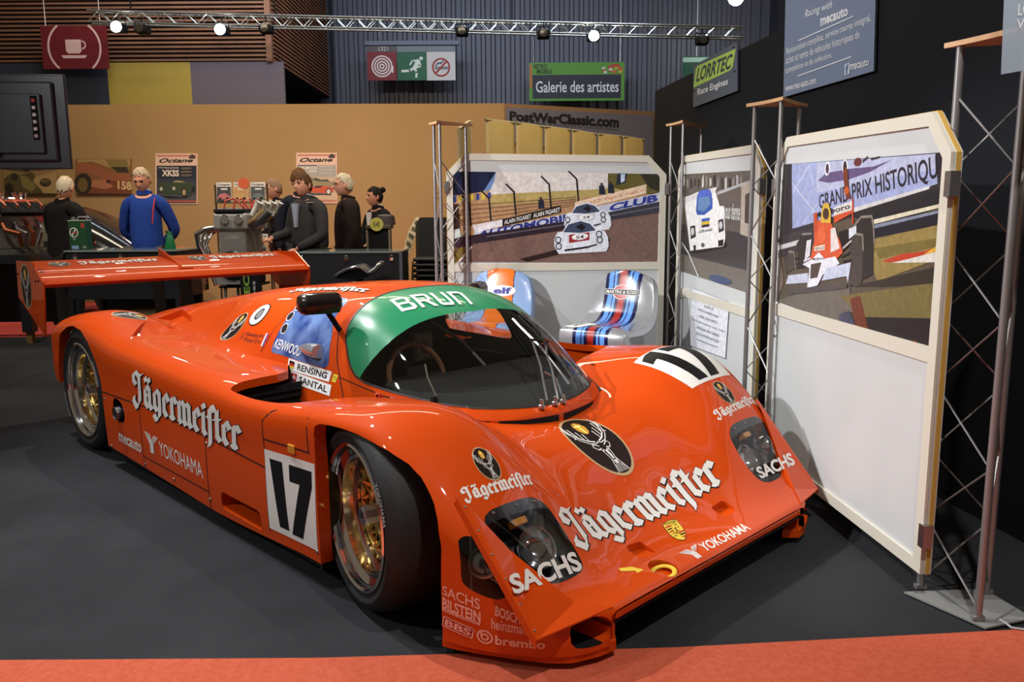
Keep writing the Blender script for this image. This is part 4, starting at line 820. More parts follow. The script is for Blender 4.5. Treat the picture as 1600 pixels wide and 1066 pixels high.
# headlamp windows: top and side
lamp_top = smooth_closed([(.462,.575),(.462,.70),(.468,.872),(.56,.80),(.648,.735),(.655,.65),(.648,.57),(.60,.552),(.53,.555)], 2)
lamp_side = smooth_closed([(.462,.395),(.478,.34),(.482,.262),(.50,.243),(.545,.222),(.592,.212),(.60,.25),(.545,.33),(.505,.385)], 1)
lens_parts = []
dt = np.minimum(sdpoly(lamp_top, S.V[:, 0], np.abs(S.V[:, 1])), (S.V[:, 2]-.20)*9)
dtop = np.where(S.N[:, 2] > .30, dt, -1)
for sg in (-1, 1):
    ph = np.minimum(sdpoly(lamp_top, S.V[:, 0], S.V[:, 1]*sg), (S.N[:, 2]-.32)*.3)
    S, lens, e = cut(S, ph); lens_parts.append((sg, lens))
    ph = np.minimum(sdpoly(lamp_side, S.V[:, 0], S.V[:, 2]), (S.V[:, 1]*sg-.80)*3)
    S, lens2, e2 = cut(S, ph); lens_parts.append((sg, lens2))
    # brake duct mouth
    ph = np.minimum(sdpoly(smooth_closed([(.748,.140),(.757,.078),(.70,.066),(.635,.070),(.622,.142),(.66,.156),(.71,.156)], 1), S.V[:, 1]*sg, S.V[:, 2]), (S.V[:, 0]-.62)*3)
    S, _, e3 = cut(S, ph)
    skirt(S, e3, lambda v: (-.22, 0, -.004), 'brake_duct', M_shell, car)
# jacking recesses and tow hole in the nose, slots in the sides, outlets behind
def pocket(S, poly, name, depth, axis='z', sg=1, floor_m=None, slope=(0, 0), m=None, lo=None):
    c0, c1, sgn = {'z': (S.V[:, 0], S.V[:, 1]*sg, S.N[:, 2] > .3), 'y': (S.V[:, 0], S.V[:, 2], S.N[:, 1]*sg > .5)}[axis]
    ph = np.where(sgn, sdpoly(poly, c0, c1), -.05)
    if axis == 'z': ph = np.where(S.V[:, 2] > (lo or .12), ph, -.05)
    S, lid, e = cut(S, ph)
    off = (lambda v: (0, 0, -depth(v))) if axis == 'z' else (lambda v: (0, -sg*depth(v), 0))
    skirt(S, e, off, name, m or M_orange, car)
    if len(lid.V):
        V = lid.V+np.array([off(v) for v in lid.V]); meshobj(name+'_floor', V, lid.F, floor_m or M_orange, car, smooth=True)
    return S
for sg in (-1, 1):
    S = pocket(S, [(.607,.226),(.607,.318),(.672,.318),(.672,.226)], 'jacking_recess', lambda v: max(.001, .028-.40*max(0, v[0]-.607)), sg=sg)
    S = pocket(S, [(-1.015,.108),(-1.01,.183),(-.675,.180),(-.668,.102)], 'side_slot', lambda v: .10, 'y', sg, floor_m=M_dark, m=M_orange)
    S = pocket(S, smooth_closed([(-2.225,.31),(-2.225,.40),(-2.14,.40),(-2.07,.37),(-2.07,.28),(-2.16,.28)], 2), 'exhaust_opening', lambda v: .06, 'y', sg, floor_m=M_dark, m=M_dark)
    S = pocket(S, [(-2.235,.86),(-2.235,.50),(-2.55,.56),(-2.55,.66)], 'deck_outlet', lambda v: max(.001, .05+.16*min(0, v[0]+2.24)), sg=sg, lo=.6)
S = pocket(S, [(.745-.05*math.cos(a)*1.0, -.288+.052*math.sin(a)) for a in np.linspace(0, 2*PI, 24, endpoint=False)], 'tow_hole', lambda v: .022)
body = S
body_o = body.obj('body_shell', M_shell, car)
mb = MB(); mb.tube([(.748+.036*math.cos(a), -.290+.040*math.sin(a), .158+.006*math.sin(a)) for a in np.linspace(0, 2*PI, 25)], .0085, 8, flat=.6); mb.build('tow_ring', M_yellow, car, label='yellow tow ring')

# under the shell: floor, wheel wells, nose lip
mb = MB()
mb.box((-3.1,-.57,.085),(.46,.57,.10)); mb.box((-2.36,-.965,.075),(-.245,.965,.09))
for sg in (-1, 1):
    mb.box((.42,sg*.30-.30,.112),(.79,sg*.30+.30,.120))
mb.box((-3.14,-.55,.10),(-2.2,.55,.60)); mb.box((-3.22,-.95,.38),(-3.19,.95,.60))
und = mb.build('undertray', M_dark, car)
mb = MB()
for sg in (-1, 1):
    mb.box((-.262,sg*.76-.21,.07),(-.240,sg*.76+.21,.615)); mb.box((.425,sg*.70-.15,.07),(.435,sg*.70+.15,.42)); mb.box((-.25,sg*.58-.01,.08),(.12,sg*.58+.01,.50)); mb.box((.12,sg*.58-.01,.08),(.43,sg*.58+.01,.33))
    mb.box((-2.36,sg*.76-.21,.08),(-2.35,sg*.76+.21,.52)); mb.box((-3.15,sg*.56-.01,.1),(-2.35,sg*.56+.01,.66))
mb.build('wheel_well_panel', mat('black_gelcoat', (.004, .004, .006), .3), car)
mb = MB(); 
for sg in (-1, 1): mb.box((.44,sg*.60-.006,.05),(.785,sg*.60+.006,.150))
mb.box((.775,-.60,.124),(.795,.60,.150), bev=.006)
mb.build('nose_lip', M_orange, car)
mb = MB(); pts = [(.405,-.955),(.46,-.935),(.55,-.888),(.64,-.838),(.70,-.80),(.75,-.75),(.785,-.665),(.795,-.60)]
for sg in (-1, 1):
    V = []; 
    for x, y in pts: V += [(x, sg*-y, .028), (x, sg*-y, .06), (x-.05, sg*(-y-.05), .06), (x-.05, sg*(-y-.05), .028)]
    F = [(4*i+j, 4*i+(j+1) % 4, 4*i+4+(j+1) % 4, 4*i+4+j) for i in range(len(pts)-1) for j in range(4)]+[(0,1,2,3), tuple(4*len(pts)-4+j for j in (3,2,1,0))]
    mb.add(V, F)
mb.build('front_splitter', M_orange, car)
# inlet ducts beside the cockpit
mb = MB()
for sg in (-1, 1):
    mb.box((-1.0,sg*.76-.20,.30),(-.30,sg*.76+.20,.31)); mb.box((-1.0,sg*.76-.20,.30),(-.99,sg*.76+.20,.60)); mb.box((-.30,sg*.76-.20,.30),(-.29,sg*.76+.2,.56));
    for k in range(9): mb.box((-.985,sg*.76-.17,.33+.03*k),(-.975,sg*.76+.17,.335+.03*k))
mb.build('radiator_duct', M_dark, car)
for sg in (-1, 1): mb = MB(); mb.box((-1.0,sg*.955-.004,.30),(-.29,sg*.955+.004,.585)); mb.build('duct_side', M_orange, car)

# ---- cockpit canopy pieces
cx, cyy, czz = canopy.V[:, 0], canopy.V[:, 1], canopy.V[:, 2]
screen = [(.02,.562),(0,.567),(-.04,.577),(-.166,.596),(-.276,.614),(-.396,.632),(-.558,.655),(-.615,.675),(-.652,.705),(-.712,.779),(-.745,.82),(-.761,.858),(-.770,.898),(-.778,.937),(-.788,.965),(-.797,.985),(-.797,1.2),(.3,1.2),(.3,.562)]
S, glass, e_scr = cut(canopy, sdpoly(screen, cx, czz))
mb = MB()
# rubber gasket along the glass edge
V = []; F = []
for a, b in e_scr:
    k = len(V)
    for i in (a, b):
        p, n = S.V[i], S.N[i]; V += [p+n*.002]
    d = S.V[b]-S.V[a]; n = S.N[a]; s = np.cross(d, n); s = s/max(np.linalg.norm(s), 1e-9)*.008
    if np.dot(s, S.V[a]-np.array((-.4, 0, .85))) < 0: s = -s
    V += [V[k+1]+s, V[k]+s]; F.append((k, k+1, k+2, k+3))
meshobj('windscreen_gasket', V, F, mat('black_rubber', (.01,.01,.01), .5), car)
xb = np.interp(np.abs(glass.V[:, 1]), [0,.12,.31,.385,.447,.49,.524,.546,.58], [-.495,-.502,-.506,-.510,-.521,-.539,-.562,-.585,-.63])
strip, glass, _ = glass.split(xb-glass.V[:, 0])
ws = glass.obj('windscreen', M_glass, car); st = strip.obj('sun_strip', M_green, car)
a = Art(); W0 = M_white
for poly in ([(0,0),(.045,0),(.045,1),(0,1)], [(.045,.84),(.17,.84),(.21,.90),(.17,1),(.045,1)], [(.045,.43),(.17,.43),(.20,.50),(.17,.58),(.045,.58)], [(.045,0),(.18,0),(.22,.10),(.18,.16),(.045,.16)], [(.165,.84),(.21,.90),(.21,.60),(.165,.52)], [(.175,.16),(.225,.08),(.225,.38),(.165,.50)],
    [(.27,0),(.315,0),(.315,1),(.27,1)], [(.315,.84),(.44,.84),(.44,1),(.315,1)], [(.44,1),(.485,.90),(.485,.55),(.44,.45)], [(.315,.38),(.45,.38),(.45,.53),(.315,.53)], [(.37,.38),(.43,.38),(.50,0),(.44,0)],
    [(.54,.12),(.585,.16),(.585,1),(.54,1)], [(.54,.12),(.57,0),(.71,0),(.74,.12),(.70,.16),(.585,.16)], [(.695,.14),(.74,.12),(.74,1),(.695,1)],
    [(.79,0),(.835,0),(.835,.88),(.79,1)], [(.79,1),(.95,1),(1,.88),(.95,.84),(.79,.84)], [(.955,0),(1,0),(1,.88),(.955,.88)]): a.poly(poly, W0)
decal(a, [(-.600,-.314,.920),(-.535,.040,.925),(-.667,.075,.971),(-.719,-.292,.959)], 'sun_strip_lettering', st, BVC, base=.002)
win = smooth_closed([(-1.315,.69),(-1.315,.75),(-1.30,.804),(-1.29,.849),(-1.28,.898),(-1.25,.940),(-1.05,.958),(-.905,.956),(-.895,.93),(-.885,.87),(-.845,.824),(-.828,.759),(-.806,.70),(-.815,.678),(-.869,.676),(-1.032,.682),(-1.30,.69)], 1)
d = sdpoly(win, S.V[:, 0], S.V[:, 2])
S, w_near, e1 = cut(S, np.where(S.V[:, 1] < -.15, d, -1)); d = sdpoly(win, S.V[:, 0], S.V[:, 2]); S, w_far, e2 = cut(S, np.where(S.V[:, 1] > .15, d, -1))
wn = w_near.obj('side_window', M_blue, car, lift=.001, label='blue painted side window'); wf = w_far.obj('side_window', M_lens, car, label='clear side window')
for sg in (-1, 1): S = pocket(S, [(-2.96,.44),(-2.88,.31),(-2.50,.415),(-2.39,.465),(-2.6,.475)], 'engine_outlet', lambda v: .04, sg=sg, lo=.6)
S.obj('canopy', M_shell, car)
# skirt under the front edge of the canopy (cowl) and its vents
n2 = 2*nc-1; V = []; F = []
front = [(i, j) for i in range(len(xc)-1, -1, -1) for j in (0,)]
rim_l = [canopy0.V[i*n2] for i in range(len(xc)) if xc[i] > -1.25]; rim_r = [canopy0.V[i*n2+n2-1] for i in range(len(xc)) if xc[i] > -1.25]
for rim in (rim_l, rim_r):
    k = len(V)
    for p in rim: V += [p, p+np.array((0, 0, -.25))]
    for i in range(len(rim)-1): F.append((k+2*i, k+2*i+2, k+2*i+3, k+2*i+1))
k = len(V); V += [rim_l[-1], rim_r[-1], rim_r[-1]+np.array((0,0,-.25)), rim_l[-1]+np.array((0,0,-.25))]; F.append((k,k+1,k+2,k+3))
meshobj('cowl_skirt', V, F, M_orange, car)
def rim_pt(y):
    R = rim_l if y < 0 else rim_r
    ys = np.array([abs(p[1]) for p in R]); i = np.argmin(np.abs(ys-abs(y))); return R[i]
for y0, y1 in ((-.30,-.03),(.0,.24),(-.44,-.33)):
    V = []; F = []; ys = np.linspace(y0, y1, 14)
    for y in ys:
        x = np.interp(abs(y), [0,.03,.10,.20,.30,.375,.455,.505], [.0505,.05,.04,.02,-.02,-.07,-.18,-.30]); z = np.interp(abs(y), [0,.2,.375,.455], [.53,.533,.545,.56])
        V += [(x+.003, y*1.005, z-.004), (x+.003, y*1.005, z-.045)]
    for i in range(13): F.append((2*i, 2*i+2, 2*i+3, 2*i+1))
    meshobj('cowl_vent', V, F, M_dark, car)

for _o in list(car.children):
    if _o.name.split('.')[0] in ('arch_lip', 'inlet_lip', 'brake_duct', 'front_splitter', 'wheel_well_panel', 'radiator_duct', 'nose_lip', 'cowl_vent', 'undertray'): split_loose(_o)
# ---- wheels
def make_wheel(name, R, rimR, width, steer, loc, side, label):
    """axis along local y, outer face towards -y"""
    w2 = width/2
    prof = [(rimR-.012,-w2+.012),(rimR+.006,-w2),(rimR+.025,-w2-.004),((R+rimR)/2,-w2-.012),(R-.03,-w2-.006),(R-.010,-w2+.012),(R,-w2+.045),(R+.002,0),(R,w2-.045),(R-.012,w2-.01),((R+rimR)/2,w2),(rimR,w2-.01)]
    P = catmull(np.array(prof)[None], 3)[0]
    mb = MB(); mb.lathe([tuple(p) for p in P], 72, axis='y'); tyre = mb.build(name, M_rubber, car, label=label)
    tyre.location = loc; tyre.rotation_euler = (0, 0, steer+(0 if side < 0 else PI))
    # polished rim barrel
    prof = [(rimR+.008,-w2+.002),(rimR+.010,-w2-.006),(rimR+.002,-w2-.010),(rimR-.006,-w2-.004),(rimR-.010,-w2+.02),(rimR-.030,-w2+.035),(rimR-.034,-w2+.075),(rimR-.052,-w2+.085),(rimR-.056,-w2+.145),(rimR-.075,w2-.04),(rimR-.03,w2-.01)]
    mb = MB(); mb.lathe(prof, 72, axis='y'); rim = mb.build('rim', M_chrome, tyre, label='polished silver rim')
    # gold centre: disc, lattice spokes, bolts
    mb = MB(); yc = -w2+.10; ro = rimR-.058
    mb.lathe([(ro,yc-.006),(ro-.022,yc-.012),(ro-.03,yc+.0),(ro-.03,yc+.02),(ro,yc+.02)], 48, axis='y')
    mb.lathe([(.11,yc+.03),(.105,yc+.005),(.08,yc-.012),(.05,yc-.02),(.0,yc-.02)], 36, axis='y')
    for k in range(16):
        for s in (-1, 1):
            a0 = 2*PI*k/16; a1 = a0+s*2*PI/16*1.0
            mb.tube([(.085*math.cos(a0),yc-.006,.085*math.sin(a0)), (.6*ro*math.cos((a0+a1)/2),yc+.006,.6*ro*math.sin((a0+a1)/2)), ((ro-.02)*math.cos(a1),yc-.006,(ro-.02)*math.sin(a1))], .0085, 6)
    for k in range(24):
        a = 2*PI*(k+.5)/24; mb.lathe([(.007,-.006),(.004,-.012),(0,-.012)], 8, axis='y', T=Matrix.Translation(((ro-.012)*math.cos(a), yc-.008, (ro-.012)*math.sin(a))))
    mb.build('wheel_centre', M_goldmet, tyre, label='gold lattice wheel centre')
    mb = MB(); mb.lathe([(.034,yc-.02),(.034,yc-.075),(.027,yc-.080),(.024,yc-.080),(.022,yc-.04),(0,yc-.04)], 8, axis='y'); mb.build('hub_nut', M_steel, tyre, label='centre lock nut')
    mb = MB(); mb.lathe([(ro-.012,yc+.09),(.06,yc+.09)], 48, axis='y'); mb.lathe([(ro-.012,yc+.10),(.06,yc+.10)], 48, axis='y'); mb.build('brake_disc', mat('brake_iron', (.10,.10,.10), .4, metal=.8), tyre)
    # sidewall lettering
    for a0, txt in ((.45, 'YOKOHAMA'), (.45+PI, 'ADVAN')):
        A = Art(); A.text(txt, 0, 0, 1, 1, flat(150,150,148), bold=.02); V = []
        for x, y, k in A.V:
            an = a0-(x-.5)*.5; r = (R+rimR)/2-.012+.024*y; V.append((r*math.cos(an), -w2-.0135, r*math.sin(an)))
        meshobj('sidewall_lettering', V, A.F, A.mats, tyre)
    return tyre
make_wheel('front_wheel', .326, .243, .30, -.22, (0,-.815,.326), -1, None)
make_wheel('front_wheel', .326, .243, .30, -.22, (0,.815,.326), 1, None)
make_wheel('rear_wheel', .352, .262, .36, 0, (-2.77,-.775,.352), -1, None)
make_wheel('rear_wheel', .352, .262, .36, 0, (-2.77,.775,.352), 1, None)

# ---- badge and lettering artwork
def stag_art(simple=False):
    a = Art(); a.ring(.5, .5, .5, .5, .04, M_tan, 48); a.ell(.5, .5, .463, .463, M_brown, 48)
    cl = [(.5+.105*math.cos(t)*(1+.06*math.cos(9*t)), .765+.125*math.sin(t)*(1+.06*math.sin(11*t))) for t in np.linspace(0, 2*PI, 40, endpoint=False)]
    a.poly(cl, mat('halo_gold', (.55,.28,.03), .4)); W_ = M_white
    a.line([(.5,.66),(.5,.87)], .026, flat(250,225,120)); a.line([(.44,.81),(.56,.81)], .026, flat(250,225,120))
    for s in (-1, 1):
        f = lambda P: [(.5+s*x, y) for x, y in P]
        a.line(f([(.05,.50),(.16,.53),(.27,.60),(.34,.72),(.33,.88)]), .020, W_); a.line(f([(.06,.47),(.18,.49),(.30,.57),(.375,.70),(.36,.84)]), .014, W_)
        for b, t in (((.14,.52),(.12,.66)), ((.20,.55),(.20,.71)), ((.27,.60),(.28,.79)), ((.34,.70),(.40,.80)), ((.33,.64),(.36,.60))): a.line(f([b, t]), .016, W_)
        a.line(f([(.06,.43),(.16,.47),(.19,.43),(.13,.38),(.06,.39)]), .013, W_)
        a.line(f([(.085,.40),(.065,.30),(.045,.22)]), .014, W_); a.line(f([(.03,.37),(.065,.355)]), .016, W_)
        a.line(f([(.05,.24),(.10,.12),(.13,.055)]), .014, W_)
        for k in range(3): a.line(f([(.015+.03*k,.17-.01*k),(.02+.035*k,.06)]), .010, W_)
    a.line([(.455,.47),(.5,.49),(.545,.47)], .014, W_); a.poly([(.455,.215),(.545,.215),(.535,.165),(.465,.165)], W_); a.poly([(.47,.36),(.53,.36),(.52,.23),(.48,.23)], W_)
    return a
def pen_art(shadow=(.012,-.022), nib=.115, dark=True):
    a = Art()
    if dark: a.pen(0, 0, 1, 1, M_black, nib, .045, shadow[0]*.3, shadow[1]*.4)
    a.pen(0.002, .012, .998, .988, M_white, nib, .012); return a
def word(t, m=M_white, bold=.02, **k):
    a = Art(); a.text(t, 0, 0, 1, 1, m, bold, **k); return a
decal(pen_art(), [(-1.955,-.98,.365),(-.790,-.98,.345),(-.760,-.98,.552),(-1.915,-.98,.600)], 'side_lettering', car)
decal(pen_art(), [mir(p) for p in [(-.79,-.98,.355),(-1.955,-.98,.365),(-1.915,-.98,.600),(-.76,-.98,.585)]], 'side_lettering', car)
decal(pen_art(), [(.612,-.548,.24),(.600,.405,.227),(.449,.437,.362),(.489,-.553,.385)], 'hood_lettering', car)
decal(pen_art(dark=False), [(.437,-.876,.461),(.442,-.566,.444),(.375,-.556,.48),(.391,-.872,.506)], 'fender_lettering', car)
decal(pen_art(dark=False), [(.433,.571,.449),(.425,.900,.461),(.372,.905,.50),(.386,.572,.488)], 'fender_lettering', car)
decal(pen_art(), [(-1.60,-.30,.93),(-.86,-.315,.972),(-.93,-.235,.992),(-1.60,-.225,.955)], 'roof_lettering', car, BVC, base=.003)
def badge(c, u, v, bv, name='stag_badge'):
    c, u, v = Vector(c), Vector(u), Vector(v); decal(stag_art(), [c-u-v, c+u-v, c+u+v, c-u+v], name, car, bv)
badge((.225,.0,.44), (0,.128,0), (-.155,0,.10), BVB)
badge((.362,-.72,.545), (0,.048,0), (-.052,0,.04), BVB)
badge((.362,.72,.545), (0,.048,0), (-.052,0,.04), BVB)
badge((-2.64,-.71,.775), (.09,.0,0), (0,.10,0), BVB)
badge((-2.64,.71,.775), (-.09,.0,0), (0,-.10,0), BVB)
badge((-1.79,-.502,.765), (.085,-.005,.0), (0,.058,.085), BVC)
a = word('mecauto'); decal(a, [(-2.188,-.98,.170),(-1.885,-.98,.166),(-1.869,-.98,.222),(-2.173,-.98,.226)], 'side_lettering', car)
def ylogo():
    a = Art()
    for k in range(4):
        d = .075*k; a.poly([(0+d*1.5,1-.0*d),(.06+d*1.5,1),(.42+d*.9,.47),(.42+d*.9,0),(.36+d*.9,0),(.36+d*.9,.45)], M_white)
    for k in range(4):
        d = .085*k; a.poly([(.66+d,1),(.72+d,1),(.50+d*.75,.56),(.45+d*.75,.50)], M_white)
    return a
decal(word('YOKOHAMA', bold=.0), [(-1.642,-.98,.208),(-1.172,-.98,.200),(-1.180,-.98,.271),(-1.645,-.98,.277)], 'side_lettering', car)
decal(ylogo(), [(-1.82,-.98,.195),(-1.65,-.98,.200),(-1.640,-.98,.292),(-1.82,-.98,.294)], 'side_lettering', car)
decal(word('YOKOHAMA'), [(.771,-.069,.167),(.779,.230,.167),(.732,.249,.173),(.721,-.042,.172)], 'nose_lettering', car)
decal(ylogo(), [(.778,-.168,.167),(.783,-.075,.164),(.718,-.045,.173),(.718,-.155,.173)], 'nose_lettering', car)
# crest on the nose
a = Art(); sh = [(0,.92),(.25,.97),(.5,1.0),(.75,.97),(1,.92),(1,.5),(.93,.30),(.78,.13),(.5,0),(.22,.13),(.07,.30),(0,.5)]
a.poly(sh, M_black); a.poly([(.5+(x-.5)*.94,.5+(y-.5)*.95) for x, y in sh], M_yellow)
for x0, y0 in ((.06,.50),(.53,.12)):
    for k in range(3):
        a.rect(x0+.01, y0+.02+.11*k, x0+.40-.08*(y0 < .3)*(2-k), y0+.07+.11*k, M_red if k != 1 else M_black)
for x0, y0 in ((.56,.48),(.10,.18)):
    for k in range(3): a.ring(x0+.14, y0+.08+.11*k, .12, .06, .04, M_black, 12, .3, 2.8)
a.poly([(.34,.64),(.66,.64),(.66,.45),(.5,.35),(.34,.45)], flat(235,190,60)); a.line([(.44,.40),(.52,.50),(.47,.56),(.56,.60)], .05, M_black); a.line([(.50,.48),(.60,.43)], .04, M_black)
a.text('PORSCHE', .12, .83, .88, .91, M_black, .02)
decal(a, [(.678,-.106,.179),(.680,-.018,.177),(.576,.030,.211),(.574,-.058,.212)], 'nose_crest', car)
a = Art(); a.poly([(0,.34),(.62,.38),(.62,.05),(1,.5),(.62,.98),(.62,.66),(0,.72)], M_yellow)
decal(a, [(.700,-.445,.19),(.735,-.362,.178),(.700,-.352,.182),(.665,-.435,.197)], 'tow_arrow', car)
def seventeen():
    a = Art(); a.rect(0, 0, 1, 1, M_white)
    a.poly([(.10,.90),(.36,.90),(.44,.08),(.24,.08),(.17,.60),(.08,.62)][:4]+[(.24,.08)], M_black); a.poly([(.50,.90),(.94,.90),(.94,.72),(.72,.06),(.50,.06),(.70,.70),(.50,.70)], M_black); return a
decal(seventeen(), [(-.602,-.98,.133),(-.251,-.98,.145),(-.240,-.98,.471),(-.605,-.98,.451)], 'race_number', car)
decal(seventeen(), [mir(p) for p in [(-.251,-.98,.145),(-.602,-.98,.133),(-.605,-.98,.451),(-.240,-.98,.471)]], 'race_number', car)
a = Art(); a.rect(0, 0, 1, 1, M_white)
a.poly([(.06,.88),(.20,.96),(.36,.98),(.42,.06),(.22,.06),(.20,.72),(.06,.68)], M_black); a.poly([(.46,.96),(.94,.96),(.94,.78),(.70,.06),(.48,.06),(.72,.76),(.46,.74)], M_black)
decal(a, [(.283,.585,.572),(.295,.880,.588),(.0,.90,.685),(-.034,.583,.646)], 'race_number', car, step=.012)
# driver names, flags
def nameplate(t, flag):
    a = Art(); a.rect(0, 0, 1, 1, flat(235,235,232)); a.text(t, .25, .20, .93, .80, M_black, .02)
    if flag == 'de':
        for k, m in enumerate((M_yellow, M_red, M_black)): a.rect(.04, .18+.22*k, .17, .40+.22*k, m)
    else:
        a.rect(.04,.16,.18,.84,M_red); a.rect(.095,.28,.125,.72,flat(240,240,240)); a.rect(.065,.44,.155,.56,flat(240,240,240))
    return a
decal(nameplate('RENSING', 'de'), [(-1.136,-.569,.633),(-.783,-.575,.624),(-.772,-.564,.669),(-1.141,-.557,.682)], 'driver_nameplate', car, BVC)
decal(nameplate('SANTAL', 'ch'), [(-1.099,-.583,.583),(-.764,-.586,.567),(-.761,-.577,.614),(-1.103,-.571,.632)], 'driver_nameplate', car, BVC)
a = Art(); a.rect(0,0,1,1,flat(235,210,60)); a.text('CSTM 13', .1, .2, .9, .8, M_black); decal(a, [(-.765,-.574,.63),(-.735,-.574,.628),(-.725,-.566,.66),(-.758,-.565,.662)], 'scrutineer_sticker', car, BVC)
for nm, y0 in (('L. Hansberg A+', .757), ('P. Royal O+', .720)):
    a = Art(); a.text(nm, 0, 0, .8, .8, flat(70,20,15), shear=.3); a.rect(.86,0,.906,1,flat(230,230,230)); a.rect(.906,0,.953,1,flat(40,60,120)); a.rect(.953,0,1,1,flat(190,40,40))
    decal(a, [(-1.65,-.545,y0-.015),(-1.385,-.545,y0-.015),(-1.385,-.53,y0+.018),(-1.65,-.53,y0+.018)], 'driver_signature', car, BVC)
a = Art(); a.text('KENWOOD', 0, 0, 1, 1, flat(225,230,235), .01); decal(a, [(-1.30,-.544,.712),(-1.046,-.555,.700),(-1.036,-.541,.742),(-1.29,-.526,.755)], 'window_lettering', wn, BVC, base=.003)
for c in ((-1.268,-.47,.852), (-1.262,-.506,.798), (-1.25,-.434,.894)):
    a = Art(); a.ell(.5,.5,.5,.5,flat(200,205,215)); a.ell(.5,.5,.42,.42,M_dark)
    decal(a, [(c[0]-.03,c[1],c[2]-.026),(c[0]+.03,c[1],c[2]-.026),(c[0]+.03,c[1]+.02,c[2]+.026),(c[0]-.03,c[1]+.02,c[2]+.026)], 'vent_hole', wn, BVC, base=.003)
mb = MB(); P = []
for k in range(9):
    t = k/8; r = .006+.036*math.sin(min(t*1.15, 1)*PI/2); P.append((-1.05+.18*t, -.555-.010*t, .745)); 
mb.tube(P, [.004,.013,.020,.026,.031,.034,.036,.036,.034], 14, flat=.9); mb.build('window_scoop', mat('clear_scoop', (.45,.47,.52), .12, metal=.6), wn)
a = Art(); a.ell(.5,.5,.5,.5,M_black); a.ell(.5,.5,.46,.46,flat(225,228,232,.25)); a.ell(.52,.5,.22,.26,M_dark); a.ell(.54,.5,.16,.20,flat(120,120,120,.3))
decal(a, [(-1.69,-.49,.78),(-1.53,-.49,.78),(-1.53,-.395,.885),(-1.69,-.395,.885)], 'fuel_filler', car, BVC, base=.003)

# sponsor lettering low on the front corners
pale = flat(235,170,150); PX = {
 'SACHS': [(.426,-.97,.207),(.537,-.919,.180),(.536,-.918,.214),(.427,-.97,.238)], 'BILSTEIN': [(.423,-.97,.164),(.539,-.918,.139),(.539,-.918,.174),(.425,-.971,.200)],
 'BBS': [(.417,-.969,.104),(.513,-.928,.083),(.520,-.926,.117),(.426,-.968,.140)], 'brembo': [(.576,-.895,.077),(.702,-.814,.077),(.701,-.812,.104),(.577,-.896,.107)],
 'BOSCH': [(.577,-.895,.168),(.640,-.855,.147),(.638,-.85,.175),(.576,-.893,.199)], 'heinzmann': [(.568,-.902,.126),(.668,-.838,.118),(.668,-.83,.146),(.568,-.902,.160)]}
for sg in (-1, 1):
    for t, q in PX.items():
        q2 = q if sg < 0 else [mir(q[i]) for i in (1, 0, 3, 2)]
        if t == 'BBS':
            a = Art(); a.poly([(0,.05),(.1,0),(.97,0),(1,.1),(1,.9),(.93,1),(.05,1),(0,.9)], pale); a.poly([(.03,.13),(.94,.10),(.97,.9),(.05,.92)], mat('dark_red_vinyl', (.30,.015,.008), .4)); a.text('BBS', .09, .2, .92, .82, pale, .03)
        else: a = word(t, pale, .03 if t in ('BILSTEIN', 'brembo', 'BOSCH') else .01)
        decal(a, q2, 'sponsor_lettering', car)
    a = Art(); a.rect(0,0,1,1,pale); a.text('SHOCK ABSORBERS', .06, .2, .94, .8, flat(170,40,20))
    q = [(.423,-.97,.155),(.537,-.919,.131),(.536,-.919,.140),(.423,-.97,.165)]; decal(a, q if sg < 0 else [mir(q[i]) for i in (1,0,3,2)], 'sponsor_lettering', car)
    a = Art(); a.ring(.5,.5,.5,.5,.12,pale); a.ring(.5,.5,.26,.26,.12,pale); a.line([(.30,.9),(.30,.5)], .12, pale)
    q = [(.525,-.922,.076),(.572,-.90,.073),(.572,-.9,.117),(.525,-.922,.121)]; decal(a, q if sg < 0 else [mir(q[i]) for i in (1,0,3,2)], 'sponsor_lettering', car)

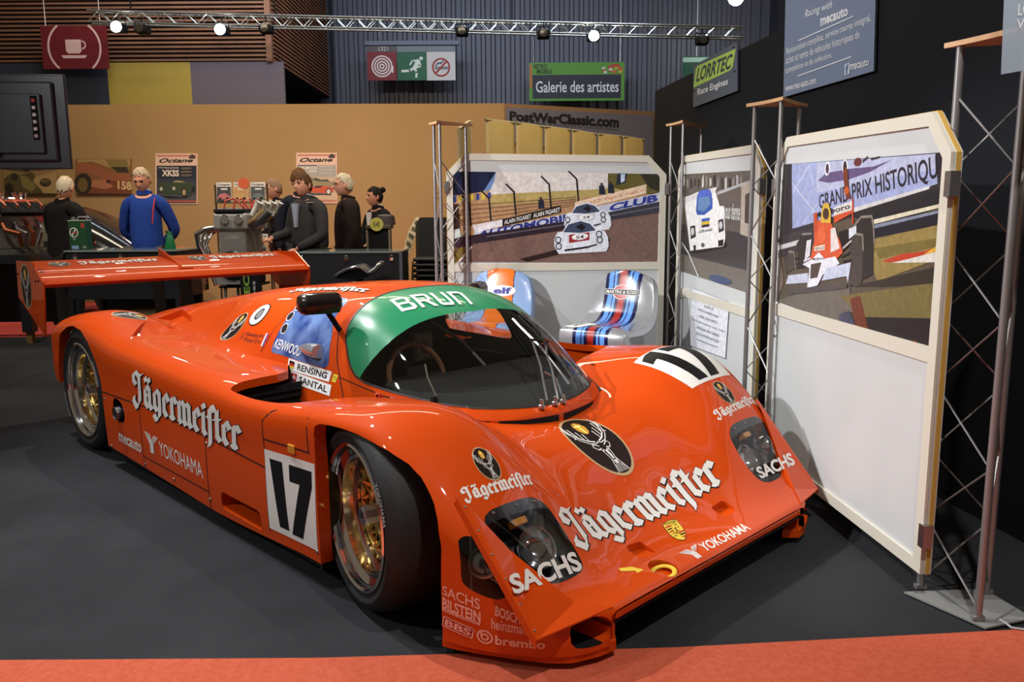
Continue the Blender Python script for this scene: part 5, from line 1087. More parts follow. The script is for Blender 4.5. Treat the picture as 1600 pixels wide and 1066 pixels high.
# ---- headlamps
M_reflector = mat('lamp_reflector', (.75,.75,.76), .12, metal=1); M_amber = mat('amber_lens', (.55,.22,.02), .25, coat=.5)
M_bucket = mat('lamp_bucket_grey', (.045,.045,.048), .5)
def lamp(parent, c, r, d):
    c = Vector(c); d = Vector(d).normalized(); T = Matrix.Translation(c) @ d.to_track_quat('Z', 'Y').to_matrix().to_4x4()
    mb = MB(); mb.lathe([(0,-.055),(r*.5,-.045),(r*.85,-.02),(r*.98,.002),(r*1.04,.006),(r*1.06,.0),(r*1.04,-.012),(r*.9,-.03)], 32, T=T); o = mb.build('headlamp', M_reflector, parent)
    mb = MB(); mb.lathe([(r*.99,.004),(r*.8,.014),(r*.5,.021),(0,.024)], 32, T=T); mb.build('headlamp_lens', M_lens, parent)
for sg in (-1, 1):
    tops = [l for s, l in lens_parts if s == sg]
    L = tops[0]; edge = L.V.copy()
    # cover: dark rim towards the windscreen, clear below
    rim, clear, _ = L.split(.49-L.V[:, 0])
    cov = clear.obj('headlamp_cover', M_lens, car, lift=.0005); rim.obj('cover_mask', mat('smoked_mask', (.01,.01,.011), .2, coat=.5), cov, lift=.0005)
    L2 = tops[1]; cov2 = L2.obj('side_lamp_cover', M_lens, car, lift=.0003)
    V = L.V+np.array([(-.02, 0, -.135)]); meshobj('lamp_bucket', np.concatenate([V]), L.F, M_bucket, cov, smooth=True)
    mb = MB(); mb.box((.43,sg*.68-.14,.10),(.61,sg*.68+.14,.11)); mb.box((.425,sg*.70-.155,.10),(.432,sg*.70+.17,.36)); mb.box((.43,sg*.545-.004,.11),(.64,sg*.545+.004,.19))
    for p in mb.build('lamp_bucket', M_bucket, cov) and []: pass
    n = Vector((.80, .10*sg, .60))
    lamp(cov, (.520, sg*.655, .288), .066, n); lamp(cov, (.500, sg*.790, .268), .058, n); lamp(cov2, (.500, sg*.865, .300), .046, (.75, sg*.55, .25))
    mb = MB(); mb.box((-.012,-.028,-.018),(.012,.028,.018), bev=.004, T=Matrix.Translation((.478, sg*.70, .372)) @ Matrix.Rotation(.9, 4, 'Y')); mb.build('turn_signal', M_amber, cov, label='amber turn signal')
    a = word('SACHS', bold=.035)
    q = [(.628,-.856,.2),(.640,-.582,.2),(.592,-.576,.25),(.583,-.859,.25)] if sg < 0 else [(.628,.575,.2),(.640,.850,.2),(.588,.862,.25),(.583,.580,.25)]
    # flat corner plates that carry the nose skin out past the body side
    A_ = [(.422,.905,.492),(.734,.886,.147),(.790,.610,.1665),(.715,.70,.186),(.652,.735,.219),(.56,.81,.333),(.468,.872,.448),(.425,.885,.49)]
    V = [(x, sg*y, z+.003) for x, y, z in A_]; n_ = len(V); V += [(x, y, z-.005) for x, y, z in V]
    V += [(.422,sg*.907,.464),(.734,sg*.888,.118)]; F = [tuple(range(n_)), tuple(range(2*n_-1, n_-1, -1))]+[(i, (i+1) % n_, n_+(i+1) % n_, n_+i) for i in range(n_)]+[(0,1,2*n_+1,2*n_)]
    dp = meshobj('dive_plane', V, F, M_orange, car)
    for t in np.linspace(.08, .95, 6):
        c = Vector((.422,sg*.905,.492)).lerp(Vector((.734,sg*.886,.147)), t); mb = MB(); mb.ball((c.x, c.y-sg*.012, c.z+.003), .0045, 8); mb.build('rivet', M_steel, dp)
    n0_ = (Vector(V[1])-Vector(V[0])).cross(Vector(V[2])-Vector(V[1])).z
    q = [(.644,-.891,.249),(.636,-.577,.22),(.593,-.573,.268),(.605,-.881,.291)] if sg < 0 else [(.622,.572,.235),(.644,.834,.243),(.606,.851,.286),(.588,.578,.273)]
    bl, br, tr, tl = [Vector(p) for p in q]; nn = (br-bl).cross(tl-bl).normalized()
    meshobj('cover_lettering', [(bl*(1-x)+br*x)*(1-y)+(tl*(1-x)+tr*x)*y+nn*.014 for x, y, _ in a.V], a.F, a.mats, cov)
    for y in (.62, .70, .80): mb = MB(); z = BVB.ray_cast(Vector((.474, sg*y, 2)), Vector((0, 0, -1)))[0].z; mb.ball((.474, sg*y, z+.002), .005, 8); mb.build('rivet', M_steel, cov)

# ---- rear wing
wing = None
def foil(x0, z0, chord, th, ang, n=14):
    P = []
    for i in range(n+1):
        t = i/n; y = th*(.2969*math.sqrt(t)-.126*t-.3516*t*t+.2843*t**3-.1015*t**4)/.2; P.append((t, y))
    for i in range(n-1, 0, -1):
        t = i/n; y = th*(.2969*math.sqrt(t)-.126*t-.3516*t*t+.2843*t**3-.1015*t**4)/.2; P.append((t, -y))
    c, s = math.cos(ang), math.sin(ang)
    return [(x0-(t*c)*chord+y*s*chord*0, z0+(t*s)*chord+y) for t, y in P]
mb = MB(); mb.prism(foil(-3.425,.915,.36,.075,.16), -.93, .93)
wing = mb.build('rear_wing', M_orange, car)
for p in wing.data.polygons: p.use_smooth = len(p.vertices) == 4
mb = MB(); mb.prism(foil(-3.60,.975,.34,.022,.19), -.93, .93); flap = mb.build('wing_flap', M_orange, wing)
for p in flap.data.polygons: p.use_smooth = len(p.vertices) == 4
ep = [(-3.968,1.046),(-3.617,1.05),(-3.424,.935),(-3.42,.86),(-3.475,.588),(-3.995,.80)]
for sg in (-1, 1):
    mb = MB(); mb.prism(ep, sg*.93, sg*.94); e = mb.build('endplate', M_orange, wing)
    o_ = Vector((-3.785, sg*.9405, .885)); u = Vector((-sg*.115*1, 0, 0)); v = Vector((0, 0, .148))
    a = stag_art(); a.place('stag_badge', (o_-u-v, u*2, v*2), None, e, base=.0006, lift=.0002)
    for p in ((-3.50,.935),(-3.945,.96),(-3.56,.93)): mb = MB(); mb.ball((p[0], sg*.942, p[1]), (.008,.004,.008), 8); mb.build('bolt', M_dark, e)
mb = MB(); mb.prism([(-3.96,1.095),(-3.86,1.07),(-3.60,.985),(-3.45,.945),(-3.45,.93),(-3.98,1.0)], -.006, .006); mb.box((-3.62,-.05,.962),(-3.50,.05,.972)); mb.build('wing_fence', M_orange, wing)
for yy in (-.10, .10):
    mb = MB(); mb.prism([(-3.90,.95),(-3.70,.93),(-3.60,.45),(-3.80,.45)], yy-.006, yy+.006); mb.build('wing_pylon', mat('dark_bracket', (.02,.012,.01), .5), wing)
def flapz(x): return .975+(-3.60-x)*math.tan(.19)+.012
for y0, y1, dz in ((-.62,-.08,0), (.30,.84,0)):
    q = [(-3.72,y0), (-3.72,y1), (-3.83,y1), (-3.83,y0)]; P = [Vector((x, y, flapz(x))) for x, y in q]
    a = pen_art(dark=False); a.place('wing_lettering', (P[0], P[1]-P[0], P[3]-P[0]), None, flap, base=.002, lift=.0001)
for y0 in (-.80, .14):
    P = [Vector((x, y, flapz(x))) for x, y in ((-3.71,y0), (-3.71,y0+.13), (-3.84,y0+.13), (-3.84,y0))]
    stag_art().place('stag_badge', (P[0], P[1]-P[0], P[3]-P[0]), None, flap, base=.002, lift=.0001)

# ---- mirrors, wiper, small fittings
def mirror(loc, rz, arm0, L_=.62):
    mb = MB(); T = Matrix.Translation(loc) @ Matrix.Rotation(rz, 4, 'Z')
    sec = [(-.05,.0),(-.04,.036),(0,.047),(.035,.042),(.05,.014),(.05,-.014),(.035,-.042),(0,-.047),(-.04,-.036)]
    k = len(sec); V = []; xs_ = [-.145*L_,-.14*L_,-.12*L_,0,.12*L_,.14*L_,.145*L_]; sc = [.3,.75,.97,1,.97,.75,.3]
    for x, s in zip(xs_, sc): V += [T @ Vector((y*s, x, z*s)) for y, z in sec]
    F = [(i*k+j, i*k+(j+1) % k, (i+1)*k+(j+1) % k, (i+1)*k+j) for i in range(len(xs_)-1) for j in range(k)]+[tuple(range(k))[::-1], tuple(range((len(xs_)-1)*k, len(xs_)*k))]
    mb.add(V, F, 0, True); o = mb.build('wing_mirror', mat('mirror_black', (.008,.005,.004), .25, coat=.4), car)
    mb = MB(); mb.tube([arm0, Vector(arm0).lerp(Vector(loc), .6)+Vector((0,0,.01)), loc], .012, 8); mb.build('mirror_arm', M_dark, o)
mirror((-.79,-.60,.965), -.15, (-.80,-.50,.84)); mirror((-1.13,.60,.915), .55, (-.95,.46,.88), .62)
def stick(pts, r, name, m, parent=None): mb = MB(); mb.tube(pts, r, 6); return mb.build(name, m, parent or car)
up = lambda p, h: Vector((p[0]+h*.5, p[1], p[2]+h))
wip = stick([up((-.40,.151,.842),.02), up((-.346,.144,.809),.022), up((-.22,.135,.735),.024), up((-.097,.13,.640),.022), up((-.045,.134,.598),.015)], .007, 'wiper', M_steel)
stick([up((-.39,.165,.838),.04), up((-.22,.15,.735),.045), up((-.06,.15,.605),.03)], .005, 'wiper_blade', M_dark, wip)
stick([up((.018,-.081,.560),.03), up((-.12,.02,.66),.045), up((-.248,.105,.747),.04)], .0045, 'wiper_arm', M_steel, wip)
stick([up((.022,-.02,.555),.03), up((-.08,.04,.630),.06), up((-.16,.10,.685),.05), up((-.228,.170,.727),.045)], .0045, 'wiper_arm', M_steel, wip)
stick([up((-.248,.09,.747),.045), up((-.228,.185,.725),.045)], .006, 'wiper_link', M_dark, wip)
stick([up((.025,.01,.552),.03), up((-.06,.06,.612),.035), up((-.10,.03,.645),.03)], .0045, 'washer_hose', M_steel, wip)
for dy in (-.10,-.02,.03): 
    mb = MB(); mb.lathe([(.014,0),(.014,.012),(.008,.016),(.008,.035),(0,.037)], 12, T=Matrix.Translation((.022, dy, .560))); mb.build('wiper_pivot', M_steel, wip)
mb = MB(); mb.box((-.225,-.475,.585),(-.175,-.435,.600), bev=.003); mb.box((-.235,-.465,.595),(-.215,-.44,.63), bev=.003); mb.build('screen_bracket', M_dark, car)
stick([(-.215,-.445,.622),(-.29,-.43,.690),(-.335,-.405,.735)], .004, 'screen_bracket_arm', M_chrome, car)
for x, y in ((-.44,-.575),(-.36,-.565)):
    z = BVC.find_nearest(Vector((x, y, .6)))[0]; stick([z+Vector((-.02,0,0)), z+Vector((-.012,-.012,.03)), z+Vector((.012,-.012,.03)), z+Vector((.02,0,0))], .006, 'hood_clip', M_red)
# seams and fasteners
for pts in ([(-.52,-.98,.63),(-.605,-.98,.56),(-.605,-.98,.12)], [(-.605,-.98,.49),(-.27,-.98,.505)], [(-.28,-.98,.66),(-.275,-.98,.50)], [(-2.39,-.98,.405),(-1.74,-.98,.42),(-1.13,-.98,.40),(-.605,-.98,.375)], [(-1.13,-.98,.40),(-1.13,-.98,.075)], [(-1.86,-.98,.40),(-1.86,-.98,.09)], [(-1.86,-.98,.155),(-1.13,-.98,.15)], [(-.52,-.93,.636),(-.50,-.98,.62)]):
    seam(pts, 'panel_seam', car, BVB)
seam([(-.97,-.395,.94),(-.90,-.474,.874),(-.805,-.502,.828),(-.757,-.546,.727),(-.711,-.566,.653),(-.655,-.585,.554)], 'door_seam', car, BVC)
seam([(-.711,-.566,.653),(-.437,-.545,.612),(-.30,-.50,.60)], 'door_seam', car, BVC, w=.004)
seam([(-1.27,-.40,.925),(-1.36,-.50,.80),(-1.40,-.56,.68)], 'door_seam', car, BVC, w=.004)
mb = MB(); mb.box((-.412,-.992,.478),(-.368,-.982,.512), bev=.004); mb.build('side_marker', M_amber, car, label='amber side marker lamp')
for x, z in ((-.55,.55),(-.36,.57),(-1.12,.37),(-1.12,.12),(-1.84,.12),(-1.5,.12),(-2.35,.37),(-2.3,.12),(-.255,.58),(-.256,.14)):
    mb = MB(); mb.ball((x, -.981, z), (.008,.004,.008), 8); mb.build('fastener', M_steel, car)

for sg in (-1, 1): mb = MB(); mb.lathe([(.034, -.05), (.034, .05), (.028, .05), (.028, -.05)], 20, axis='y', T=Matrix.Translation((-2.155, sg*.95, .325))); mb.build('exhaust_pipe', M_steel, car)
# ---- cockpit interior
mb = MB(); mb.box((-1.32,-.56,.10),(.05,.56,.14)); mb.build('cockpit_floor', M_dark, car)
mb = MB(); mb.prism([(-.52,.64),(-.06,.545),(-.06,.50),(-.55,.52)], -.47, .47); mb.build('dashboard', mat('dash_felt', (.018,.017,.016), .9), car)
mb = MB(); mb.prism([(-.52,.14),(.52,.14),(.52,.66),(.44,.80),(.30,.92),(-.30,.92),(-.44,.80),(-.52,.66)], -1.36, -1.33, axis='x'); mb.build('bulkhead', M_dark, car)
for sg in (-1, 1): mb = MB(); mb.box((-1.3,sg*.535-.015,.14),(-.40,sg*.535+.015,.60)); mb.build('cockpit_side', M_dark, car)
st_ = thing('steering_wheel', None, None); st_.parent = car
mb = MB(); T = Matrix.Translation((-.60,-.24,.62)) @ Matrix.Rotation(1.25, 4, 'Y')
mb.tube([T @ Vector((.15*math.cos(a), .15*math.sin(a), 0)) for a in np.linspace(0, 2*PI, 28)], .013, 8); mb.build('wheel_rim', flat(110,75,45,.6), st_)
mb = MB(); mb.box((-.05,-.05,-.01),(.05,.05,.01), T=T); mb.box((-.012,-.15,-.005),(.012,.15,.005), T=T); mb.build('wheel_boss', M_dark, st_)
mb = MB(); V = []
for x, z, w in ((-.70,.24,.20),(-.98,.22,.22),(-1.12,.34,.23),(-1.20,.60,.22),(-1.25,.84,.15)):
    V += [(x,-.24-w,z+.06),(x,-.24-w*.8,z),(x,-.24+w*.8,z),(x,-.24+w,z+.06)]
mb.add(V, [(4*i+j,4*i+j+1,4*i+5+j,4*i+4+j) for i in range(4) for j in range(3)], 0, True); mb.build('racing_seat', flat(60,50,42,.8), car)
mb = MB(); mb.box((-.95,-.02,.62),(-.90,.10,.76), bev=.01); mb.box((-.90,-.005,.64),(-.895,.085,.74)); mb.build('radio_box', flat(120,112,95,.5), car)
mb = MB(); mb.box((-.898,.02,.66),(-.892,.06,.72)); mb.build('radio_panel', flat(110,40,35,.5), car)
stick([(-1.25,.42,.20),(-1.2,.42,.86),(-1.15,.2,.95),(-1.15,-.2,.95),(-1.2,-.42,.86),(-1.25,-.42,.2)], .02, 'roll_hoop', M_dark)
stick([(-.90,.10,.80),(-.75,.16,.72),(-.62,.2,.60)], .008, 'cockpit_hose', flat(120,120,120,.4))
# =================================================================== CHAIRS BY THE PANELS
def shell_chair(loc, rz, cols, label, extra):
    t = thing('shell_chair', label, 'chair', loc, rz)
    prof = np.array([(.272,.925),(.262,.90),(.245,.83),(.222,.72),(.19,.60),(.15,.515),(.08,.465),(-.02,.452),(-.12,.457),(-.20,.462),(-.25,.44),(-.268,.39),(-.245,.29),(-.17,.17),(-.09,.08),(-.06,.02),(-.06,.0)])
    hw = np.array([.10,.165,.212,.235,.245,.25,.252,.252,.25,.246,.242,.24,.24,.242,.245,.25,.25])
    P = catmull(prof[None], 5)[0]; P[:, 1] = np.where(P[:, 1] > .44, .44+(P[:, 1]-.44)*.70, P[:, 1]); n = len(P); w = pchip(np.arange(len(hw)), hw[:, None], np.linspace(0, len(hw)-1, n))[:, 0]
    T = np.gradient(P, axis=0); T /= np.linalg.norm(T, axis=1)[:, None]; Nn = np.stack([-T[:, 1], T[:, 0]], 1)     # points to the sitter's back / underside
    m = 141; us = np.linspace(-1, 1, m); V = []; 
    for i in range(n):
        back = max(0, 1-i/30)
        for u in us:
            d = .035*abs(u)**3*(.6+.4*back)-.015*(1-u*u)*back; e = max(0, abs(u)-.93)/.07
            q = P[i]-Nn[i]*(-d-.03*e); V.append((u*w[i]*(1-.01*e), q[0], q[1]))
    F = []; mi = []
    mats = []
    def midx(mm):
        if mm not in mats: mats.append(mm)
        return mats.index(mm)
    for i in range(n-1):
        for j in range(m-1):
            F.append((i*m+j, i*m+j+1, (i+1)*m+j+1, (i+1)*m+j)); x = (us[j]+us[j+1])/2*w[i]
            mm = cols[-1][1]
            for lim, c in cols[:-1]:
                if lim[0] <= x < lim[1]: mm = c; break
            mi.append(midx(mm))
    o = meshobj('chair_shell', V, F, mats, t, smooth=True, mi=mi)
    so = o.modifiers.new('thick', 'SOLIDIFY'); so.thickness = .012; so.offset = 0
    S = Surf(V, F); bv = bvh_of(S)
    for art, q, nm in extra:
        aa = art; bvx = BVHTree.FromPolygons([tuple(v) for v in V], [tuple(f) for f in F]); ob = decal(aa, q, nm, t, bvx, base=.0)
        for vert in ob.data.vertices:                                  # keep the print on the sitter's side
            c, nn, _, _ = bvx.find_nearest(vert.co); side = Vector((0, -1, 1)); nn = nn if nn.dot(side) > 0 else -nn; vert.co = c+nn*(.0085+(vert.co-c).length)
    return t
silver = mat('silver_lacquer', (.42, .43, .45), .25, metal=.5, coat=.6); lblue = mat('pale_blue_lacquer', (.24, .36, .60), .25, coat=.6)
nav = mat('navy_lacquer', s2l(14, 18, 66), .25, coat=.5); sky = mat('sky_lacquer', s2l(96, 150, 226), .25, coat=.5); rdl = mat('red_lacquer', s2l(160, 38, 30), .25, coat=.5); org = mat('orange_lacquer', s2l(226, 112, 30), .25, coat=.5)
st = [((-.125, -.100), nav), ((-.100, -.066), sky), ((-.066, -.058), nav), ((-.058, -.042), sky), ((-.042, -.022), nav), ((-.022, .024), rdl), ((.024, .044), nav), ((.044, .060), sky), ((.060, .068), nav), ((.068, .100), sky), ((.100, .125), nav), (None, silver)]
a = Art(); a.ell(.5, .5, .28, .5, M_white); a.ell(.5, .5, .25, .46, rdl); a.rect(0, .30, 1, .70, M_white); a.rect(.015, .33, .985, .67, M_black); a.text('MARTINI & ROSSI', .04, .38, .96, .62, M_white, .02)
b = Art(); b.ell(.5, .5, .5, .5, flat(222, 220, 214)); b.line([(.30, .62), (.48, .80), (.48, .18)], .10, M_black)
shell_chair((.63, 5.28, .16), -.55, st, 'silver shell chair with dark blue, light blue and red stripes beside the steel column', [(a, [(-.12, .19, .60), (.12, .19, .60), (.12, .235, .69), (-.12, .235, .69)], 'back_badge'), (b, [(-.235, -.245, .47), (-.03, -.245, .47), (-.03, -.03, .47), (-.235, -.03, .47)], 'seat_number')])
st = [((-.098, -.092), nav), ((-.092, .092), org), ((.092, .098), nav), (None, lblue)]
a = Art(); a.ell(.5, .5, .5, .5, M_white); a.text('elf', .16, .22, .84, .80, flat(30, 40, 140), .04)
shell_chair((-.135, 5.52, .16), -.25, st, 'pale blue shell chair with an orange middle stripe left of the silver chair', [(a, [(-.075, .19, .60), (.115, .19, .60), (.115, .235, .67), (-.075, .235, .67)], 'back_badge')])

mb = MB(); mb.prism([(-.46, 5.42), (-.10, 5.24), (.36, 4.98), (.96, 4.98), (.96, 5.70), (-.30, 5.74), (-.46, 5.55)], .0, .159, axis='z'); tag(mb.build('platform', M_dark), 'low dark platform under the two shell chairs behind the race car', 'platform')
# gold screens standing behind the frontal panel
M_goldcloth = mat('gold_cloth', (.42, .29, .085), .55, noise=(3, (.46, .33, .11), 2))
us_ = [(757, 187), (805, 192), (850, 198), (893, 203.5), (934, 210), (973, 213.5), (1008, 219)]
for k in range(6):
    d0, d1 = 7.6+.40*k, 7.6+.40*(k+1); p0 = at(us_[k][0]+1.5, us_[k][1], d0); p1 = at(us_[k+1][0]-1.5, us_[k+1][1], d1); pl = Plane(p0[:2], p1[:2])
    t = thing('roll_up_screen', ['leftmost', 'second', 'third', 'fourth', 'fifth', 'rightmost'][k]+' of the six gold screens behind the frontal display panel', 'screen', pl.pt((0, 0)), 0, 'gold screens in a row')
    inv = Matrix.Translation(-t.location); H0, H1 = p0.z, p1.z
    V = []; F = []
    for i in range(9):
        f = i/8
        for j in (0, 1): V.append(pl.pt((pl.L*f, .06 if j == 0 else H0*(1-f)+H1*f), .02*math.sin(f*PI))-t.location)
    F = [(2*i, 2*i+2, 2*i+3, 2*i+1) for i in range(8)]
    o = meshobj('cloth', V, F, M_goldcloth, t, smooth=True); sm = o.modifiers.new('thick', 'SOLIDIFY'); sm.thickness = .004
    mb = MB(); mb.box((0, -.05, 0), (pl.L*.95, .05, .06)); b = mb.build('foot', M_alu, t); b.rotation_euler = (0, 0, math.atan2(pl.d.y, pl.d.x))
    mb = MB(); mb.tube([(0, 0, H0), pl.d*pl.L+Vector((0, 0, H1))], .012, 8); mb.build('top_bar', flat(190, 176, 130), t)
p0 = at(717, 200, 7.3); p1 = at(734, 188, 7.6); pl = Plane(p0[:2], p1[:2])
t = thing('frame_screen', 'narrow cream framed screen end seen behind the left lattice column', 'screen', pl.pt((0, 0)))
mb = MB(); P = [pl.pt((0, .0))-t.location, pl.pt((0, p0.z))-t.location, pl.pt((pl.L, p1.z))-t.location, pl.pt((pl.L, 0))-t.location]; mb.tube(P, .018, 8); mb.build('frame', flat(214, 196, 150), t)
meshobj('cloth', [pl.pt((0, .02))-t.location, pl.pt((pl.L, .02))-t.location, pl.pt((pl.L, p1.z))-t.location, pl.pt((0, p0.z))-t.location], [(0, 1, 2, 3)], flat(200, 176, 116), t)

# =================================================================== BEHIND THE CAR
M_case = mat('black_case', (.007, .008, .012), .45); M_glasstop = mat('glass_top', (.16, .20, .20), .08, coat=.5)
def padlock(t, x, y, z):
    mb = MB(); mb.box((x-.018, y-.012, z-.02), (x+.018, y, z+.01), bev=.003); mb.tube([(x-.01, y-.006, z+.01), (x-.01, y-.006, z+.03), (x+.01, y-.006, z+.03), (x+.01, y-.006, z+.01)], .004, 6); mb.build('padlock', M_chrome, t)
def counter(label, u0, u1, v, y, depth, open_bottom):
    p0 = at(u0, v, y); p1 = at(u1, v, y); w = p1.x-p0.x; H = (p0.z+p1.z)/2; t = thing('display_counter', label, 'counter', ((p0.x+p1.x)/2, y+depth/2, 0))
    mb = MB(); zb = .52 if open_bottom else .08; mb.box((-w/2, -depth/2, zb), (w/2, depth/2, H-.02), bev=.006); mb.build('case', M_case, t)
    mb = MB(); mb.box((-w/2-.01, -depth/2-.01, H-.02), (w/2+.01, depth/2+.01, H), bev=.004); mb.build('glass_top', M_glasstop, t)
    for sx in (-1, 1):
        for sy in (-1, 1): mb = MB(); mb.box((sx*(w/2-.02)-.02, sy*(depth/2-.02)-.02, 0), (sx*(w/2-.02)+.02, sy*(depth/2-.02)+.02, zb+.01)); mb.build('leg', M_case, t)
    if open_bottom: mb = MB(); mb.box((-w/2, -depth/2, .10), (w/2, depth/2, .13)); mb.build('shelf', M_case, t); mb = MB(); mb.box((-w/2, depth/2-.012, .13), (w/2, depth/2, zb)); mb.build('back_panel', M_case, t)
    return t, w, H
t, w, H = counter('black glass topped counter with a green oil can on top, left of the wing centre', 101, 275, 391, 8.0, .62, True)
padlock(t, -w/2+.10, -.31, H-.07); padlock(t, .0, -.31, H-.07); padlock(t, w/2-.05, -.31, H-.07); C1 = t; H1_ = H
M_box = mat('cardboard', (.36, .22, .11), .8)
def carton(label, u0, u1, v0, v1, y, h, lettered):
    p0 = at(u0, v1, y); p1 = at(u1, v1, y); t = thing('cardboard_box', label, 'box', ((p0.x+p1.x)/2, y+.14, .1305)); w = (p1.x-p0.x)/2
    mb = MB(); mb.box((-w, -.14, 0), (w, .14, h), bev=.004); mb.build('carton', M_box, t); mb = MB(); mb.box((-w, -.02, h), (w, .02, h+.001)); mb.build('tape', flat(196, 170, 110), t)
    if lettered: A = Art(); A.rect(0, 0, 1, 1, flat(190, 178, 130)); A.place('label_strip', ((-w*.7, -.141, h*.6), (w*1.4, 0, 0), (0, 0, h*.3)), None, t)
carton('low brown cardboard box on the counter shelf, nearer the left leg', 115, 178, 478, 495, 8.12, .17, False); carton('cardboard box with a yellow strip on the counter shelf, under the wing middle', 196, 262, 466, 480, 8.12, .26, True)
t, w, H = counter('black glass topped counter at the right of the wing with padlocks in front', 466, 626, 393, 7.6, .55, False); padlock(t, -.45, -.275, H-.07); padlock(t, -.03, -.275, H-.07); padlock(t, .39, -.275, H-.07); C2 = t
for sx in (-1, 1): mb = MB(); mb.box((sx*(w/2)-.014, -.29, .08), (sx*(w/2)+.014, -.27, H)); mb.build('corner_profile', flat(96, 104, 116, .35), t)
# bar stool in front of it
p = at(562, 432, 7.1); t = thing('bar_stool', 'bar stool with a curved chrome and black seat in front of the right counter', 'stool', (p.x, p.y, 0))
V = []; F = []; n = 15
for i in range(n):
    f = i/(n-1); x = -.20+.41*f; z = .80+.085*math.sin(f*PI*.9)-.05*math.sin(max(0, f-.55)*7) + (.10*max(0, f-.72)/.28); wd = .17*math.sin(PI*min(max(f*.9+.08, 0), 1))**.5
    for u in (-1, -.5, 0, .5, 1): V.append((x, u*wd, z-.02*(1-u*u)))
F = [(5*i+j, 5*i+j+1, 5*i+6+j, 5*i+5+j) for i in range(n-1) for j in range(4)]
o = meshobj('seat', V, F, mat('seat_chrome', (.55, .58, .62), .18, metal=.9), t, smooth=True); sm = o.modifiers.new('thick', 'SOLIDIFY'); sm.thickness = .022
mb = MB(); mb.prism([(-.17, .795), (-.08, .845), (.02, .86), (.10, .83), (.05, .79), (-.04, .775)], -.12, .12); mb.build('seat_cushion', M_dark, t)
mb = MB(); mb.tube([(0, 0, .02), (0, 0, .80)], .028, 12); mb.build('post', M_dark, t); mb = MB(); mb.lathe([(.0, .0), (.20, .0), (.20, .012), (.05, .03), (0, .03)], 32); mb.build('base', M_dark, t)
# left bench with engine
p0 = at(-140, 398, 8.55); p1 = at(40, 398, 8.55); Ht = p1.z; t = thing('work_bench', 'black bench at the left edge carrying an engine', 'bench', ((p0.x+p1.x)/2, 8.9, 0)); w = (p1.x-p0.x)/2
mb = MB(); mb.box((-w, -.35, Ht-.10), (w, .35, Ht), bev=.006); mb.build('top', M_case, t)
for sx in (-1, 1):
    for sy in (-1, 1): mb = MB(); mb.box((sx*(w-.06)-.055, sy*.30-.05, .12), (sx*(w-.06)+.055, sy*.30+.05, Ht-.1)); l = mb.build('leg', M_case, t); mb = MB(); mb.box((sx*(w-.06)-.03, sy*.30-.03, 0), (sx*(w-.06)+.03, sy*.30+.03, .12)); mb.build('foot', flat(120, 90, 50), l)
mb = MB(); mb.box((-w, .30, .15), (w, .33, Ht-.1)); mb.build('back_panel', M_case, t)
BT = (p1.x, Ht)
M_iron = mat('engine_iron', (.22, .21, .19), .45, metal=.7); M_orw = mat('orange_plug_wire', s2l(206, 88, 40), .4)
def vee_engine(c, label):
    t = thing('engine', label, 'engine', c)
    mb = MB(); mb.box((-.20, -.28, .0), (.20, .28, .05)); mb.box((-.16, -.25, .05), (.16, .25, .30), bev=.02); mb.build('crankcase', M_iron, t)
    for s in (-1, 1):
        T = Matrix.Translation((s*.13, 0, .38)) @ Matrix.Rotation(s*.75, 4, 'Y')
        mb = MB(); mb.box((-.075, -.25, -.10), (.075, .25, .10), bev=.015, T=T); b = mb.build('cylinder_bank', mat('cast_alloy', (.42, .42, .42), .35, metal=.85), t)
        mb = MB(); mb.box((-.085, -.25, .10), (.085, .25, .16), bev=.02, T=T); 
        mb.build('cam_cover', M_dark, t)
        for k in range(4):
            y = -.20+.13*k; mb = MB(); mb.tube([T @ Vector((.02, y, .16)), T @ Vector((.02, y, .20)), T @ Vector((-.05*1, y-.02, .21)), Vector((s*.03, -.22, .52))], .010, 6); mb.build('plug_wire', M_orw, t)
            mb = MB(); mb.tube([T @ Vector((.075, y, 0)), T @ Vector((.16, y, -.02)), Vector((s*.33, y*.6, .22)), Vector((s*.30, y*.4, .08))], .024, 8); mb.build('exhaust_pipe', M_steel if k % 2 else mat('heat_copper', s2l(150, 84, 50), .3, metal=.8), t)
    for k in range(4): mb = MB(); mb.lathe([(.028, 0), (.030, .10), (.042, .17), (.046, .19), (.036, .17), (.022, .1)], 16, T=Matrix.Translation((.05*(-1)**k, -.18+.12*k, .46))); mb.build('intake_trumpet', M_chrome, t)
    mb = MB(); mb.box((-.07, -.05, .50), (.07, .12, .60), bev=.015); mb.lathe([(.05, 0), (.05, .06), (.03, .09), (0, .09)], 16, T=Matrix.Translation((0, -.22, .48))); mb.build('carburettor', M_chrome, t)
    mb = MB(); mb.lathe([(.0, -.30), (.11, -.30), (.12, -.27), (.12, -.25)], 28, axis='y', T=Matrix.Translation((-.02, 0, .16))); mb.build('crank_pulley', M_dark, t)
    return t
e_ = vee_engine((at(22, 398, 8.9).x, 8.9, Ht), 'vee engine with orange plug wires on the left bench'); e_.rotation_euler = (0, 0, -.5)
